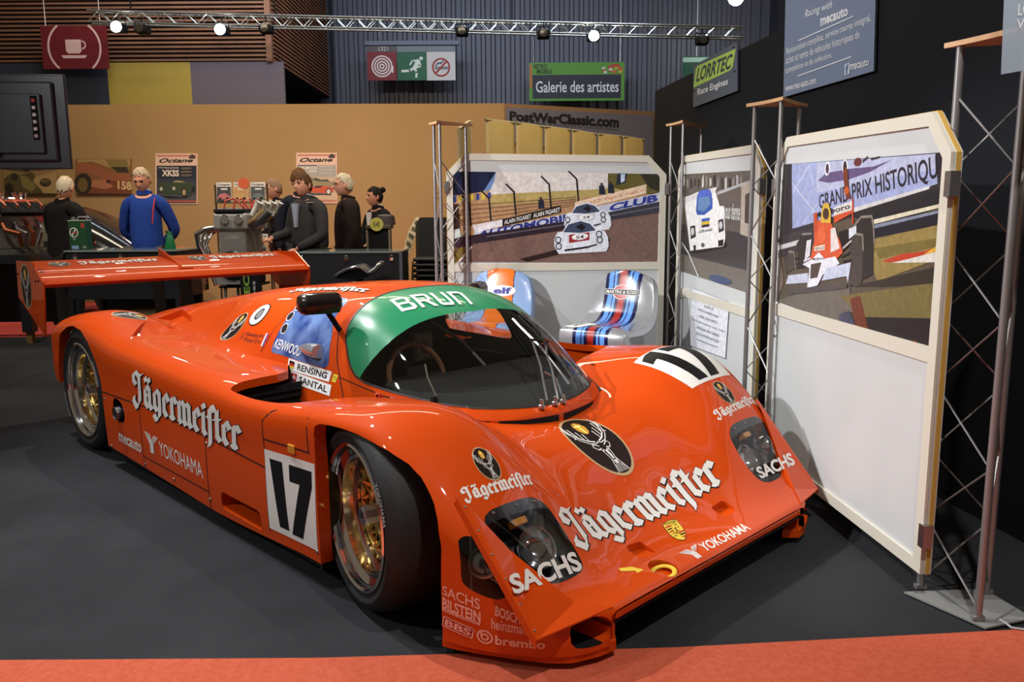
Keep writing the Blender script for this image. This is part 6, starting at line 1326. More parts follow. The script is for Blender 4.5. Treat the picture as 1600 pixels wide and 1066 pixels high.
# display engine with white trumpets, on a stand
M_cast = mat('grey_casting', (.30, .30, .29), .45, metal=.6); c = at(365, 405, 7.9); t = thing('engine', 'four cylinder display engine with chrome exhaust pipes behind the wing', 'engine', (c.x, 8.1, c.z-.42)); zb = t.location.z
mb = MB(); mb.box((-.13, -.2, .42), (.13, .34, .78), bev=.02); mb.build('block', M_cast, t)
mb = MB(); mb.box((-.17, -.22, .70), (.15, .36, .86), bev=.02); mb.build('cylinder_head', mat('light_casting', (.45, .45, .43), .4, metal=.6), t)
mb = MB(); mb.box((-.16, -.23, .86), (.13, .36, .90), bev=.015); mb.build('cam_cover', M_dark, t)
for s in (-.075, .06): mb = MB(); mb.lathe([(0, -.245), (.038, -.245), (.045, -.235), (.045, -.21)], 20, axis='y', T=Matrix.Translation((s+.02, 0, .80))); mb.build('cam_cap', M_chrome, t)
mb = MB(); mb.prism([(-.19, .30), (-.09, .56), (-.07, .62), (.07, .62), (.10, .56), (.20, .30), (.16, .18), (-.15, .18)], -.26, -.20); mb.build('bell_plate', M_cast, t)
mb = MB(); mb.lathe([(0, -.29), (.05, -.29), (.05, -.275), (.13, -.275), (.145, -.26), (.145, -.25)], 36, axis='y', T=Matrix.Translation((.01, 0, .36))); fl = mb.build('flywheel', mat('flywheel_dark', (.03, .03, .032), .3, metal=.8), t)
for k in range(6): a_ = k*PI/3; mb = MB(); mb.ball((.01+.085*math.cos(a_), -.277, .36+.085*math.sin(a_)), .010, 8); mb.build('bolt', M_chrome, fl)
mb = MB(); mb.box((-.11, -.18, .16), (.15, .32, .44), bev=.02); mb.build('sump', M_dark, t)
for k in range(4):
    y = -.14+.13*k; mb = MB(); mb.tube([(-.17, y, .72), (-.28, y, .71), (-.36, y-.02, .66), (-.36, y*.4-.06, .55), (-.27, -.12+.04*k, .36), (-.20, -.14+.05*k, .16)], .026, 10); mb.build('exhaust_pipe', M_chrome, t)
    mb = MB(); mb.tube([(.15, y, .76), (.22, y, .80), (.30, y, .88)], [.026, .030, .030], 10); mb.build('intake_pipe', flat(128, 104, 66, .4), t); mb = MB(); T = Matrix.Translation((.20+.055*k, y*.3, .92)) @ Matrix.Rotation(.55, 4, 'Y'); mb.lathe([(.024, -.10), (.026, 0), (.040, .05), (.044, .055), (.034, .04), (.018, -.05)], 16, T=T); mb.build('trumpet', flat(226, 224, 218, .3), t)
    mb = MB(); mb.tube([(-.10+.06*k, -.10+.1*k, .90), (-.08+.06*k, -.10+.1*k, .98), (.0+.05*k, -.10+.1*k, 1.0), (.10, -.05+.08*k, .90)], .009, 6); mb.build('plug_wire', flat(206, 84, 76, .4), t)
mb = MB(); mb.tube([(.16, -.1, .74), (.28, -.14, .80), (.36, -.16, .88)], [.035, .045, .040], 12); mb.build('starter_tube', M_steel, t)
t2 = thing('engine_stand', 'dark stand under the four cylinder display engine', 'stand', (t.location.x, 8.12, 0)); zt = zb+.16
for sx in (-.16, .16):
    for sy in (-.2, .25): mb = MB(); mb.tube([(sx, sy, 0), (sx*.7, sy*.8, zt)], .016, 8); mb.build('leg', flat(150, 146, 136, .4), t2)
mb = MB(); mb.box((-.16, -.22, zt-.02), (.18, .33, zt-.001)); mb.build('cradle', M_dark, t2)
# tall narrow banner below it
p = at(391, 452, 7.3); t = thing('stand_banner', 'narrow black upright banner with lime letters behind the tail', 'banner', (p.x, 7.3, 0)); mb = MB(); mb.box((-.085, -.008, .05), (.085, .008, .86)); mb.build('cloth', M_dark, t); mb = MB(); mb.box((-.11, -.06, 0), (.11, .06, .05)); mb.build('foot', M_alu, t)
a = Art(); a.text('LORRTEC', 0, 0, 1, 1, flat(140, 180, 70), .03); a.place('banner_lettering', ((.0, -.009, .20), (0, 0, .60), (-.055, 0, 0)), None, t); a = Art(); a.text('Race Engines', 0, 0, 1, 1, flat(220, 224, 226)); a.place('banner_lettering', ((.06, -.009, .20), (0, 0, .55), (-.04, 0, 0)), None, t)
# oil can, green funnel can on the counter
p = at(123, 390, 8.2); t = thing('oil_can', 'square green oil can with a round white emblem on the left counter', 'can', (p.x, 8.26, H1_)); mb = MB(); mb.box((-.09, -.055, 0), (.09, .055, .285), bev=.006); mb.build('can_body', mat('can_green', s2l(28, 70, 44), .3, coat=.4), t)
mb = MB(); mb.box((-.093, -.058, .283), (.093, .058, .292), bev=.003); mb.build('top_rim', flat(170, 180, 170, .3), t); mb = MB(); mb.lathe([(.022, .29), (.022, .32), (0, .325)], 16, T=Matrix.Translation((-.06, 0, 0))); mb.build('cap', M_steel, t); mb = MB(); mb.tube([(-.02, 0, .29), (-.01, 0, .325), (.07, 0, .325), (.08, 0, .29)], .007, 8); mb.build('handle', M_steel, t)
a = Art(); a.ell(.30, .60, .24, .17, flat(226, 226, 220)); a.ell(.30, .60, .20, .14, mat('can_green', (0, 0, 0))); a.line([(.18, .48), (.42, .72)], .05, flat(226, 226, 220)); a.text('Castrol', .12, .56, .48, .64, flat(190, 60, 50), .03); a.place('can_emblem', ((-.09, -.0555, 0), (.18, 0, 0), (0, 0, .285)), None, t)
a = Art(); a.text('OIL', .22, .34, .38, .40, flat(200, 210, 200)); a.text('XXL', .74, .05, .92, .13, flat(200, 205, 200)); a.place('can_lettering', ((-.09, -.0555, 0), (.18, 0, 0), (0, 0, .285)), None, t)
a = Art(); a.rect(.12, .02, .5, .14, flat(120, 150, 190)); a.place('can_strip', ((-.09, -.0555, 0), (.18, 0, 0), (0, 0, .285)), None, t)
a = Art(); a.rect(.72, .76, .9, .92, flat(170, 60, 54)); a.place('can_sticker', ((-.09, -.0555, 0), (.18, 0, 0), (0, 0, .285)), None, t)
p = at(260, 390, 8.1); t = thing('oil_jug', 'dark green conical oil jug at the right end of the left counter', 'jug', (p.x, 8.2, H1_)); mb = MB(); mb.lathe([(0, 0), (.052, 0), (.052, .02), (.034, .12), (.026, .135), (.022, .17), (0, .175)], 24); mb.build('jug_body', mat('jug_green', s2l(16, 104, 60), .35), t); mb = MB(); mb.tube([(-.01, 0, .16), (-.035, 0, .175)], .012, 8); mb.build('spout', M_dark, t)
# vintage black car behind the bench
t = thing('vintage_car', 'black vintage car with a red side stripe parked behind the left bench', 'car', (at(60, 400, 11.0).x, 11.1, .0055), PI)
SX = [-2.1, -1.9, -1.5, -1.1, -.6, 0, .5, .9, 1.3, 1.8, 2.1]; TOP = [.55, .75, .95, 1.25, 1.50, 1.52, 1.42, 1.08, .98, .86, .60]; HW = [.35, .55, .64, .68, .70, .70, .70, .66, .58, .46, .34]; V = []
for x, z, h in zip(SX, TOP, HW):
    for q in [(-1, .0), (-1, .35), (-.98, .62), (-.86, .86), (-.5, .98), (0, 1), (.5, .98), (.86, .86), (.98, .62), (1, .35), (1, .0)]: V.append((x, q[0]*h, .30+(z-.30)*q[1]))
F = [(11*i+j, 11*i+j+1, 11*i+12+j, 11*i+11+j) for i in range(10) for j in range(10)]+[tuple(range(11)), tuple(range(120, 109, -1))]
o = meshobj('car_body', V, F, mat('black_paint', (.006, .006, .008), .15, coat=.6), t, smooth=True); sm = o.modifiers.new('s', 'SUBSURF'); sm.levels = sm.render_levels = 2
for s in (-1, 1):
    mb = MB(); mb.box((-.9, s*.715-.01, .76), (1.0, s*.715+.01, .82)); mb.build('side_stripe', flat(206, 66, 40), t)
    for x0, x1 in ((-.95, -.35), (-.25, .40)): mb = MB(); mb.prism([(x0, 1.02), (x1, 1.02), (x1-.04, 1.30), (x0+.10, 1.30)], s*.66-.02, s*.66+.02); mb.build('side_window', mat('old_glass', (.14, .15, .11), .15), t)
    for x in (-1.35, 1.40):
        mb = MB(); mb.lathe([(.24, -.07), (.32, -.075), (.345, -.05), (.345, .05), (.32, .075), (.24, .07)], 36, axis='y', T=Matrix.Translation((x, s*.66, .345)), close=True); wv = mb.build('wheel', M_rubber, t)
        mb = MB(); mb.lathe([(.245, -.04), (.23, 0), (.245, .04)], 30, axis='y', T=Matrix.Translation((x, s*.66, .345)))
        for k in range(20): a_ = k*PI/10; mb.tube([(x, s*.70, .345), (x+.24*math.cos(a_), s*.66, .345+.24*math.sin(a_))], .006, 5)
        mb.build('wire_rim', flat(160, 84, 60, .4), wv)
        P = [(x+.40*math.cos(a_), .345+.42*math.sin(a_)) for a_ in np.linspace(.1, PI-.1, 14)]+[(x+.36*math.cos(a_), .345+.38*math.sin(a_)) for a_ in np.linspace(PI-.1, .1, 14)]
        mb = MB(); mb.prism(P, s*.72-.16, s*.72+.10); mb.build('fender', MATS['black_paint'], t)
# television seen from behind on a floor stand
pA = at(94, 117, 5.6); t = thing('television', 'black flat television seen from behind at the top left', 'television', (at(-40, 190, 5.5).x, 5.5, 0), .10)
zc_ = at(20, 190, 5.5).z; w2_, h2_ = .585, .305
T = Matrix.Translation((0, 0, zc_))
mb = MB(); mb.box((-w2_, .0, -h2_), (w2_, .03, h2_), bev=.008, T=T); mb.box((-w2_+.06, -.03, -h2_+.05), (w2_-.07, .0, h2_-.05), bev=.012, T=T); mb.box((-w2_+.25, -.055, -h2_+.10), (w2_-.14, -.03, h2_-.13), bev=.006, T=T); mb.build('cabinet', mat('television_black', (.035, .042, .055), .3), t)
mb = MB(); mb.box((-w2_+.02, .031, -h2_+.02), (w2_-.02, .033, h2_-.02), T=T); mb.build('screen', M_dark, t)
mb = MB(); mb.box((w2_-.20, -.060, -.12), (w2_-.16, -.035, .16), T=T); pnl = mb.build('socket_panel', M_dark, t)
for k, c_ in enumerate(((190, 40, 40), (220, 220, 220), (220, 220, 220), (200, 200, 200), (220, 220, 220), (180, 180, 180))): mb = MB(); mb.box((w2_-.19, -.066, .12-.045*k), (w2_-.17, -.058, .14-.045*k), T=T); mb.build('socket', flat(*c_), pnl)
for x in (.06, .14): mb = MB(); mb.box((x, -.075, -.22), (x+.018, -.05, .2), T=T); mb.build('mount_rail', M_dark, t)
for z in (.12, -.16): mb = MB(); mb.box((-.1, -.08, z), (.13, -.055, z+.03), T=T); mb.build('mount_bar', M_dark, t)
for x in (.085, .11): mb = MB(); mb.box((x, -.082, -.11), (x+.012, -.074, -.06), T=T); mb.build('screw_plate', flat(210, 214, 218, .3), t)
mb = MB(); mb.tube([(-.5, -.05, 0), (-.5, -.05, zc_)], .03, 12); mb.build('stand_pole', M_dark, t); mb = MB(); mb.box((-.95, -.3, 0), (-.2, .25, .02), bev=.004); mb.build('stand_foot', M_dark, t)

# pictures on the beige wall
pwf = Plane(pw_.pt((0, 0), .001)[:2], pw_.pt((pw_.L, 0), .001)[:2])
def picture(name, label, u0, v0, u1, v1, m, t_=.025):
    q = [pwf.sz(u0, v1), pwf.sz(u1, v1), pwf.sz(u1, v0), pwf.sz(u0, v0)]; o = slab(pwf, q, t_, 0, name, m); tag(o, label, 'picture' if 'picture' in name else 'poster')
    pl = Plane(pwf.pt((0, 0), t_)[:2], pwf.pt((pwf.L, 0), t_)[:2]); return o, PArt(pl)
zq = lambda x, y: (.20625*x, 230+.20625*y)
o, a = picture('wall_picture', 'sepia picture of old open race cars and a loose tyre below the television', 5, 256, 90, 304, flat(150, 122, 78))
a.pp([zq(180, 250), zq(430, 180), zq(430, 350), zq(300, 350)], flat(178, 148, 98)); a.pp([zq(30, 240), zq(80, 200), zq(150, 210), zq(240, 190), zq(270, 220), zq(250, 260), zq(310, 320), zq(330, 350), zq(40, 350), zq(30, 300)], flat(88, 80, 44)); a.pe(*zq(70, 320), 7, 10, flat(44, 38, 26)); a.pe(*zq(110, 225), 5, 6, flat(50, 44, 28)); a.pp([zq(150, 215), zq(200, 220), zq(280, 300), zq(240, 340), zq(170, 300)], flat(134, 122, 72))
a.pe(*zq(345, 268), 9, 6.5, flat(66, 56, 36)); a.pe(*zq(342, 258), 7, 3, flat(104, 90, 58)); a.pp([zq(30, 145), zq(420, 140), zq(420, 165), zq(150, 185), zq(40, 170)], flat(96, 86, 48)); a.pe(*zq(200, 165), 7, 5, flat(52, 46, 28)); a.pe(*zq(300, 155), 5, 4, flat(58, 50, 30)); a.pl_([zq(30, 355), zq(430, 358)], .03, flat(60, 44, 26)); a.put('print', o)
o, a = picture('wall_picture', 'red and sepia picture of an old race car beside a large number 158', 120, 248, 206, 304, flat(138, 92, 56))
a.pp([zq(585, 90), zq(990, 90), zq(985, 150), zq(900, 150), zq(840, 160), zq(700, 110), zq(585, 120)], flat(168, 140, 92)); a.pp([zq(585, 115), zq(720, 130), zq(830, 190), zq(985, 205), zq(990, 250), zq(880, 260), zq(800, 250), zq(690, 200), zq(585, 190)], flat(156, 92, 62)); a.pp([zq(800, 95), zq(960, 95), zq(990, 200), zq(880, 190), zq(830, 150)], flat(136, 116, 66)); a.pp([zq(840, 150), zq(960, 150), zq(980, 195), zq(890, 190)], flat(58, 48, 30)); a.pp([zq(590, 250), zq(985, 260), zq(995, 350), zq(590, 350)], flat(124, 66, 40))
a.pe(*zq(630, 280), 14, 17, flat(50, 40, 26)); a.pe(*zq(628, 285), 8, 11, flat(112, 88, 46)); a.pp([zq(700, 250), zq(800, 245), zq(860, 300), zq(800, 320), zq(690, 300)], flat(176, 112, 80)); a.pe(*zq(822, 260), 3.5, 3, flat(70, 40, 28)); a.tq('158', [zq(892, 318), zq(1000, 328), zq(998, 262), zq(892, 255)], flat(214, 178, 130), .04); a.pl_([zq(585, 356), zq(1000, 358)], .02, flat(70, 46, 30)); a.put('print', o)
def magposter(label, u0, u1, v0, v1, second):
    o, a = picture('wall_poster', label, u0, v0, u1, v1, flat(228, 190, 172), .012); W_ = u1-u0; H_ = v1-v0; f = lambda x, y: (u0+W_*x, v0+H_*y); R = lambda x0, y0, x1, y1, m: a.pp([f(x0, y1), f(x1, y1), f(x1, y0), f(x0, y0)], m)
    R(.03, .035, .97, .055, flat(190, 76, 60)); a.tq('Octane', [f(.08, .185), f(.88, .175), f(.90, .09), f(.10, .095)], flat(26, 20, 22), .03, .3); a.pp([f(.78, .10), f(.80, .06), f(.84, .02), f(.90, .02), f(.94, .06), f(.95, .10)], flat(70, 56, 58))
    if not second:
        R(.03, .24, .97, .98, flat(54, 58, 70)); R(.03, .24, .97, .50, flat(34, 40, 58)); R(.03, .80, .97, .92, flat(84, 82, 88)); R(.03, .93, .97, .955, flat(206, 92, 72)); a.tq('NOUVELLE JAGUAR', [f(.08, .30), f(.55, .31), f(.55, .27), f(.08, .265)], flat(226, 214, 206), .02); a.tq('XKSS', [f(.15, .45), f(.56, .455), f(.56, .325), f(.15, .32)], flat(232, 216, 200), .04)
        for k in range(3): R(.61, .28+.07*k, .86, .295+.07*k, flat(150, 130, 100)); R(.61, .305+.07*k, .80, .315+.07*k, flat(120, 108, 90))
        G = flat(56, 70, 48); a.pp([f(.06, .66), f(.14, .58), f(.40, .57), f(.50, .55), f(.62, .55), f(.80, .57), f(.94, .60), f(.93, .70), f(.80, .78), f(.68, .82), f(.20, .80), f(.08, .74)], G); a.pp([f(.40, .57), f(.48, .53), f(.62, .54), f(.72, .58)], flat(150, 140, 104)); a.pe(*f(.68, .77), 4.5, 7, flat(26, 26, 26)); a.pe(*f(.68, .77), 3, 5, flat(170, 150, 110)); a.pe(*f(.90, .70), 2.4, 4.5, flat(26, 26, 26)); a.pe(*f(.14, .70), 2.4, 3, flat(190, 190, 170)); a.pe(*f(.44, .69), 2.4, 3, flat(190, 190, 170)); a.pp([f(.10, .82), f(.62, .86), f(.9, .80), f(.7, .88), f(.3, .88)], flat(28, 28, 32))
    else:
        R(.03, .24, .97, .98, flat(206, 178, 150)); R(.03, .24, .97, .48, flat(170, 166, 162)); R(.03, .24, .5, .26, flat(66, 76, 110)); a.tq('360 288 GTO', [f(.08, .32), f(.5, .32), f(.5, .265), f(.08, .265)], flat(236, 226, 214), .03); a.tq('AURORA', [f(.30, .385), f(.5, .385), f(.5, .335), f(.30, .335)], flat(236, 226, 214), .03)
        for k in range(3): R(.57, .265+.065*k, .88, .28+.065*k, flat(206, 196, 186))
        a.pp([f(.03, .62), f(.03, .50), f(.3, .48), f(.45, .50), f(.6, .54), f(.76, .53), f(.8, .57), f(.97, .55), f(.97, .68), f(.03, .68)], flat(152, 140, 106)); a.pp([f(.38, .52), f(.48, .49), f(.6, .53), f(.76, .52), f(.82, .57), f(.5, .56)], flat(78, 84, 66)); a.pp([f(.30, .78), f(.34, .72), f(.44, .66), f(.50, .645), f(.66, .65), f(.78, .66), f(.92, .70), f(.90, .77), f(.82, .80)], flat(206, 84, 58)); a.pp([f(.42, .69), f(.50, .65), f(.66, .66), f(.58, .69)], flat(44, 44, 50)); a.pp([f(.20, .79), f(.86, .81), f(.84, .83), f(.2, .83)], flat(54, 60, 76)); a.pe(*f(.79, .765), 4.4, 5.4, flat(44, 46, 60)); a.pe(*f(.79, .765), 3, 3.7, flat(220, 206, 206)); R(.03, .93, .97, .95, flat(206, 110, 92))
    a.put('print', o)
magposter('Octane magazine poster with a dark green open car, behind the man in blue', 243, 309, 240, 319, False); magposter('Octane magazine poster with a red coupe, behind the man in the grey jacket', 463, 527, 239, 318, True)

# magazine rack with an orange disc
c = at(378, 400, 9.6); x0 = at(338, 400, 9.6).x; x1 = at(419, 400, 9.6).x; zt = at(378, 288, 9.6).z; t = thing('magazine_rack', 'dark wire magazine rack with an orange disc behind the display engine', 'rack', ((x0+x1)/2, 9.7, 0)); w = (x1-x0)/2; M_rack = mat('rack_bronze', (.05, .032, .014), .5)
for s in (-1, 1): mb = MB(); mb.tube([(s*w, 0, 0), (s*w, 0, zt)], .011, 8); mb.build('upright', M_rack, t); mb = MB(); mb.tube([(s*w, .2, 0), (s*w, 0, .9)], .009, 8); mb.build('back_leg', M_rack, t)
mb = MB(); mb.tube([(-w, 0, zt)]+[(w*math.cos(a_), 0, zt+.05*math.sin(a_)) for a_ in np.linspace(PI, 0, 14)], .010, 8); mb.build('top_hoop', M_rack, t)
p = at(377, 286, 9.6); mb = MB(); mb.lathe([(0, -.02), (.064, -.02), (.064, -.012), (0, -.012)], 32, axis='y', T=Matrix.Translation((p.x-t.location.x, 0, p.z))); mb.build('disc', flat(226, 100, 56), t, 'orange disc')
levels = [at(378, v, 9.6).z for v in (316, 356, 397)]
for z in levels: mb = MB(); mb.box((-w, -.07, z-.012), (w, .03, z), bev=.003); mb.build('shelf', M_rack, t); mb = MB(); mb.tube([(-w, -.07, z+.03), (w, -.07, z+.03)], .005, 6); mb.build('shelf_rail', M_rack, t)
cov = [(190, 96, 100), (196, 150, 84), (96, 104, 100)]
for li, z in enumerate(levels):
    for k in range(3):
        if li and k == 0: pass
        xx = t.location.x-w+.105+(2*w-.21)*k/2; m = thing('magazine', '%s cover magazine, %s on the %s shelf of the wire rack' % (['pink car', 'sand car', 'grey car'][k], ['left', 'middle', 'right'][k], ['top', 'middle', 'bottom'][li]), 'magazine', (xx, 9.66, z), 0, 'magazines on the wire rack')
        T = Matrix.Rotation(-.18, 4, 'X'); mb = MB(); mb.box((-.085, 0, 0), (.085, .012, .235), T=T); mb.build('pages', flat(226, 214, 204), m); A = Art(); A.rect(.02, .02, .98, .78, flat(*[(40, 36, 38), (196, 142, 82), (60, 62, 64)][(k+li) % 3])); A.text('Octane', .06, .83, .9, .95, flat(40, 30, 30), .02, .2); A.rect(.3, .62, .75, .70, flat(220, 210, 200)); A.poly([(.06, .22), (.25, .42), (.6, .46), (.92, .32), (.92, .18), (.1, .14)], flat(*cov[k])); A.ell(.25, .18, .09, .06, M_dark); A.ell(.75, .2, .09, .06, M_dark)
        A.place('cover', (T @ Vector((-.085, -.001, 0)), (.17, 0, 0), T @ Vector((0, 0, .235))), None, m)
# lectern with a yellow disc, leaning card rack, stacked chairs
c = at(592, 392, 9.2); t = thing('lectern', 'small dark lectern with a yellow disc in front of the seated woman', 'lectern', (c.x, 9.3, 0)); zt = at(592, 352, 9.2).z
mb = MB(); mb.box((-.12, -.10, .0), (.12, .10, zt-.04), bev=.005); mb.build('body', M_dark, t); mb = MB(); mb.box((-.14, -.13, zt-.04), (.14, .13, zt), bev=.006); mb.build('top', flat(78, 66, 54), t)
for s in (-.125, .125): mb = MB(); mb.box((s-.012, -.115, 0), (s+.012, -.10, zt-.02)); mb.build('post', flat(120, 106, 88), t)
mb = MB(); mb.lathe([(0, -.02), (.075, -.02), (.075, -.008), (0, -.008)], 30, axis='y', T=Matrix.Translation((-.01, -.12, zt+.01))); mb.build('disc', flat(192, 184, 84), t, 'yellow disc'); mb = MB(); mb.lathe([(.07, .12), (.10, .10), (.11, .0), (.0, .0)], 24, T=Matrix.Translation((.07, .02, zt))); mb.build('helmet_top', flat(60, 50, 52), t)
A = Art(); A.text('5€', 0, 0, 1, 1, flat(120, 120, 50), .03); A.place('price', ((-.05, -.1415, zt-.02), (.08, 0, 0), (0, 0, .06)), None, t)
b0 = at(634, 420, 8.6); p1 = at(657, 338, 8.9); t = thing('card_rack', 'leaning cream rack of cards between the right counter and stacked chairs', 'rack', (b0.x, 8.7, 0))
P = [at(630, 392, 8.7), at(638, 362, 8.75), at(650, 339, 8.8)]; Q = [at(638, 402, 8.7), at(649, 368, 8.75), at(662, 341, 8.8)]; V = [p-t.location for pr in zip(P, Q) for p in pr]; b = V[0].copy(); b.z = .02; b.x -= .02; b2 = V[1].copy(); b2.z = .02
V = [b, b2]+V; F = [(2*i, 2*i+1, 2*i+3, 2*i+2) for i in range(3)]; o = meshobj('rack_face', V, F, flat(206, 188, 146), t); sm = o.modifiers.new('thick', 'SOLIDIFY'); sm.thickness = .02
for k in range(5):
    f = k/5; i = 1 if f < .5 else 2; g = (f*2) % 1; a0 = V[2*i]*(1-g)+V[2*i+2]*g; a1 = V[2*i+1]*(1-g)+V[2*i+3]*g; d = (V[2*i+2]-V[2*i])*.22*2*.8; i0 = a0.lerp(a1, .18); i1 = a0.lerp(a1, .82); nrm = Vector((0, -.012, 0)); meshobj('card', [i0+nrm, i1+nrm, i1+d*.55+nrm, i0+d*.55+nrm], [(0, 1, 2, 3)], flat(92, 78, 54), t)
mb = MB(); mb.tube([V[1]+Vector((.02, .05, 0)), V[7]+Vector((.03, .08, -.02)), (V[7].x+.10, .25, .02)], .010, 6); mb.build('prop_leg', M_dark, t)
M_chairb = mat('stack_chair_black', (.008, .007, .007), .5)
def stack_chair(x, y, z, first=[None]):
    if first[0] is None:
        t = thing('stacking_chair', 'black stacking chair in the stack left of the lattice column', 'chair', (x, y, z), 0, 'stacked black chairs')
        mb = MB(); mb.box((-.19, -.20, .42), (.19, .20, .455), bev=.012); mb.build('seat', M_chairb, t); mb = MB(); mb.prism([(-.19, .50), (.19, .50), (.20, .78), (.15, .86), (-.15, .86), (-.20, .78)], .19, .215); mb.build('backrest', M_chairb, t)
        for sx in (-1, 1):
            mb = MB(); mb.tube([(sx*.19, -.19, .42), (sx*.21, -.21, 0)], .010, 6); mb.build('leg', flat(110, 84, 56, .3), t); mb = MB(); mb.tube([(sx*.18, .20, .82), (sx*.19, .19, .42), (sx*.21, .23, 0)], .010, 6); mb.build('leg', flat(110, 84, 56, .3), t)
        first[0] = t; return t
    t = dup_tree(first[0]); t.location = (x, y, z); return t
p = at(677, 420, 8.4)
for k in range(9): stack_chair(p.x, 8.4+.004*k, .055*k)
# =================================================================== VISITORS
def skinmesh(verts, edges, radii, root, sub=2):
    me = bpy.data.meshes.new('sk'); me.from_pydata([tuple(v) for v in verts], edges, []); o = bpy.data.objects.new('sk', me); COL.objects.link(o)
    o.modifiers.new('s', 'SKIN').use_smooth_shade = True; sb = o.modifiers.new('d', 'SUBSURF'); sb.levels = sb.render_levels = sub
    for i, r in enumerate(radii): d = me.skin_vertices[0].data[i]; d.radius = r if isinstance(r, tuple) else (r, r); d.use_root = (i == root)
    bpy.context.view_layer.update(); dg = bpy.context.evaluated_depsgraph_get(); ev = o.evaluated_get(dg); m2 = ev.to_mesh()
    V = [v.co.copy() for v in m2.vertices]; F = [tuple(p.vertices) for p in m2.polygons]; ev.to_mesh_clear(); bpy.data.objects.remove(o); bpy.data.meshes.remove(me); return V, F
def head_shape(grow=0.0, lo=-1.0, hair=None, n=56, m=40):
    V = []; F = []; keep = {}
    for i in range(m+1):
        ph = PI*i/m
        for j in range(n):
            th = 2*PI*j/n; x = math.sin(ph)*math.sin(th); y = -math.sin(ph)*math.cos(th); z = math.cos(ph)      # y<0 is the face
            f = max(0, -y); jaw = max(0, -z)
            rx = .076*(1-.28*jaw**1.5); ry = .096*(1-.10*jaw) if y > 0 else .094*(1-.06*jaw); rz_ = .118
            p = Vector((x*rx, y*ry+(-.010*jaw if y < 0 else .020*max(0, z)*0), z*rz_))
            g = lambda cx, cz, sx, sz: math.exp(-((p.x-cx)/sx)**2-((p.z-cz)/sz)**2)
            if y < -.15 and hair is None:
                p.y -= .026*g(0, -.022, .012, .022)+.010*g(0, -.002, .009, .03)+.007*g(0, .030, .05, .010)+.010*g(0, -.095, .022, .016)+.007*g(0, -.058, .022, .006)+.006*g(0, -.070, .020, .006)
                p.y += .010*g(.030, .010, .016, .012)+.010*g(-.030, .010, .016, .012)+.004*g(0, -.064, .02, .003)
            if grow: p = p*(1+grow/.095)
            keep[(i, j)] = len(V); V.append(p)
    for i in range(m):
        for j in range(n):
            a, b, c, d = keep[(i, j)], keep[(i+1, j)], keep[(i+1, (j+1) % n)], keep[(i, (j+1) % n)]
            if hair is not None:
                q = (V[a]+V[c])/2
                if not hair(q): continue
            F.append((a, b, c, d))
    return V, F
def hand(mb, wrist, d, up, mi=0, s=1.0):
    """palm, four bent fingers and a thumb"""
    d = Vector(d).normalized(); up = Vector(up); sd = d.cross(up).normalized(); up = sd.cross(d).normalized(); w = Vector(wrist)
    T = Matrix((sd, d, up)).transposed()
    mb.ball(w+d*.045*s, (.038*s, .052*s, .016*s), 12, mi, T)
    for k, L in enumerate((.062, .072, .068, .052)):
        o_ = w+d*.085*s+sd*(-.027+.018*k)*s; mb.tube([o_-d*.02, o_+d*L*.45*s-up*.004, o_+d*L*.75*s-up*.02*s, o_+d*L*.85*s-up*.038*s], [.0095*s, .009*s, .008*s, .0065*s], 8, mi)
    o_ = w+d*.03*s-sd*.034*s; mb.tube([o_, o_+d*.03*s-sd*.022*s-up*.008, o_+d*.062*s-sd*.024*s-up*.016], [.012*s, .011*s, .008*s], 8, mi)
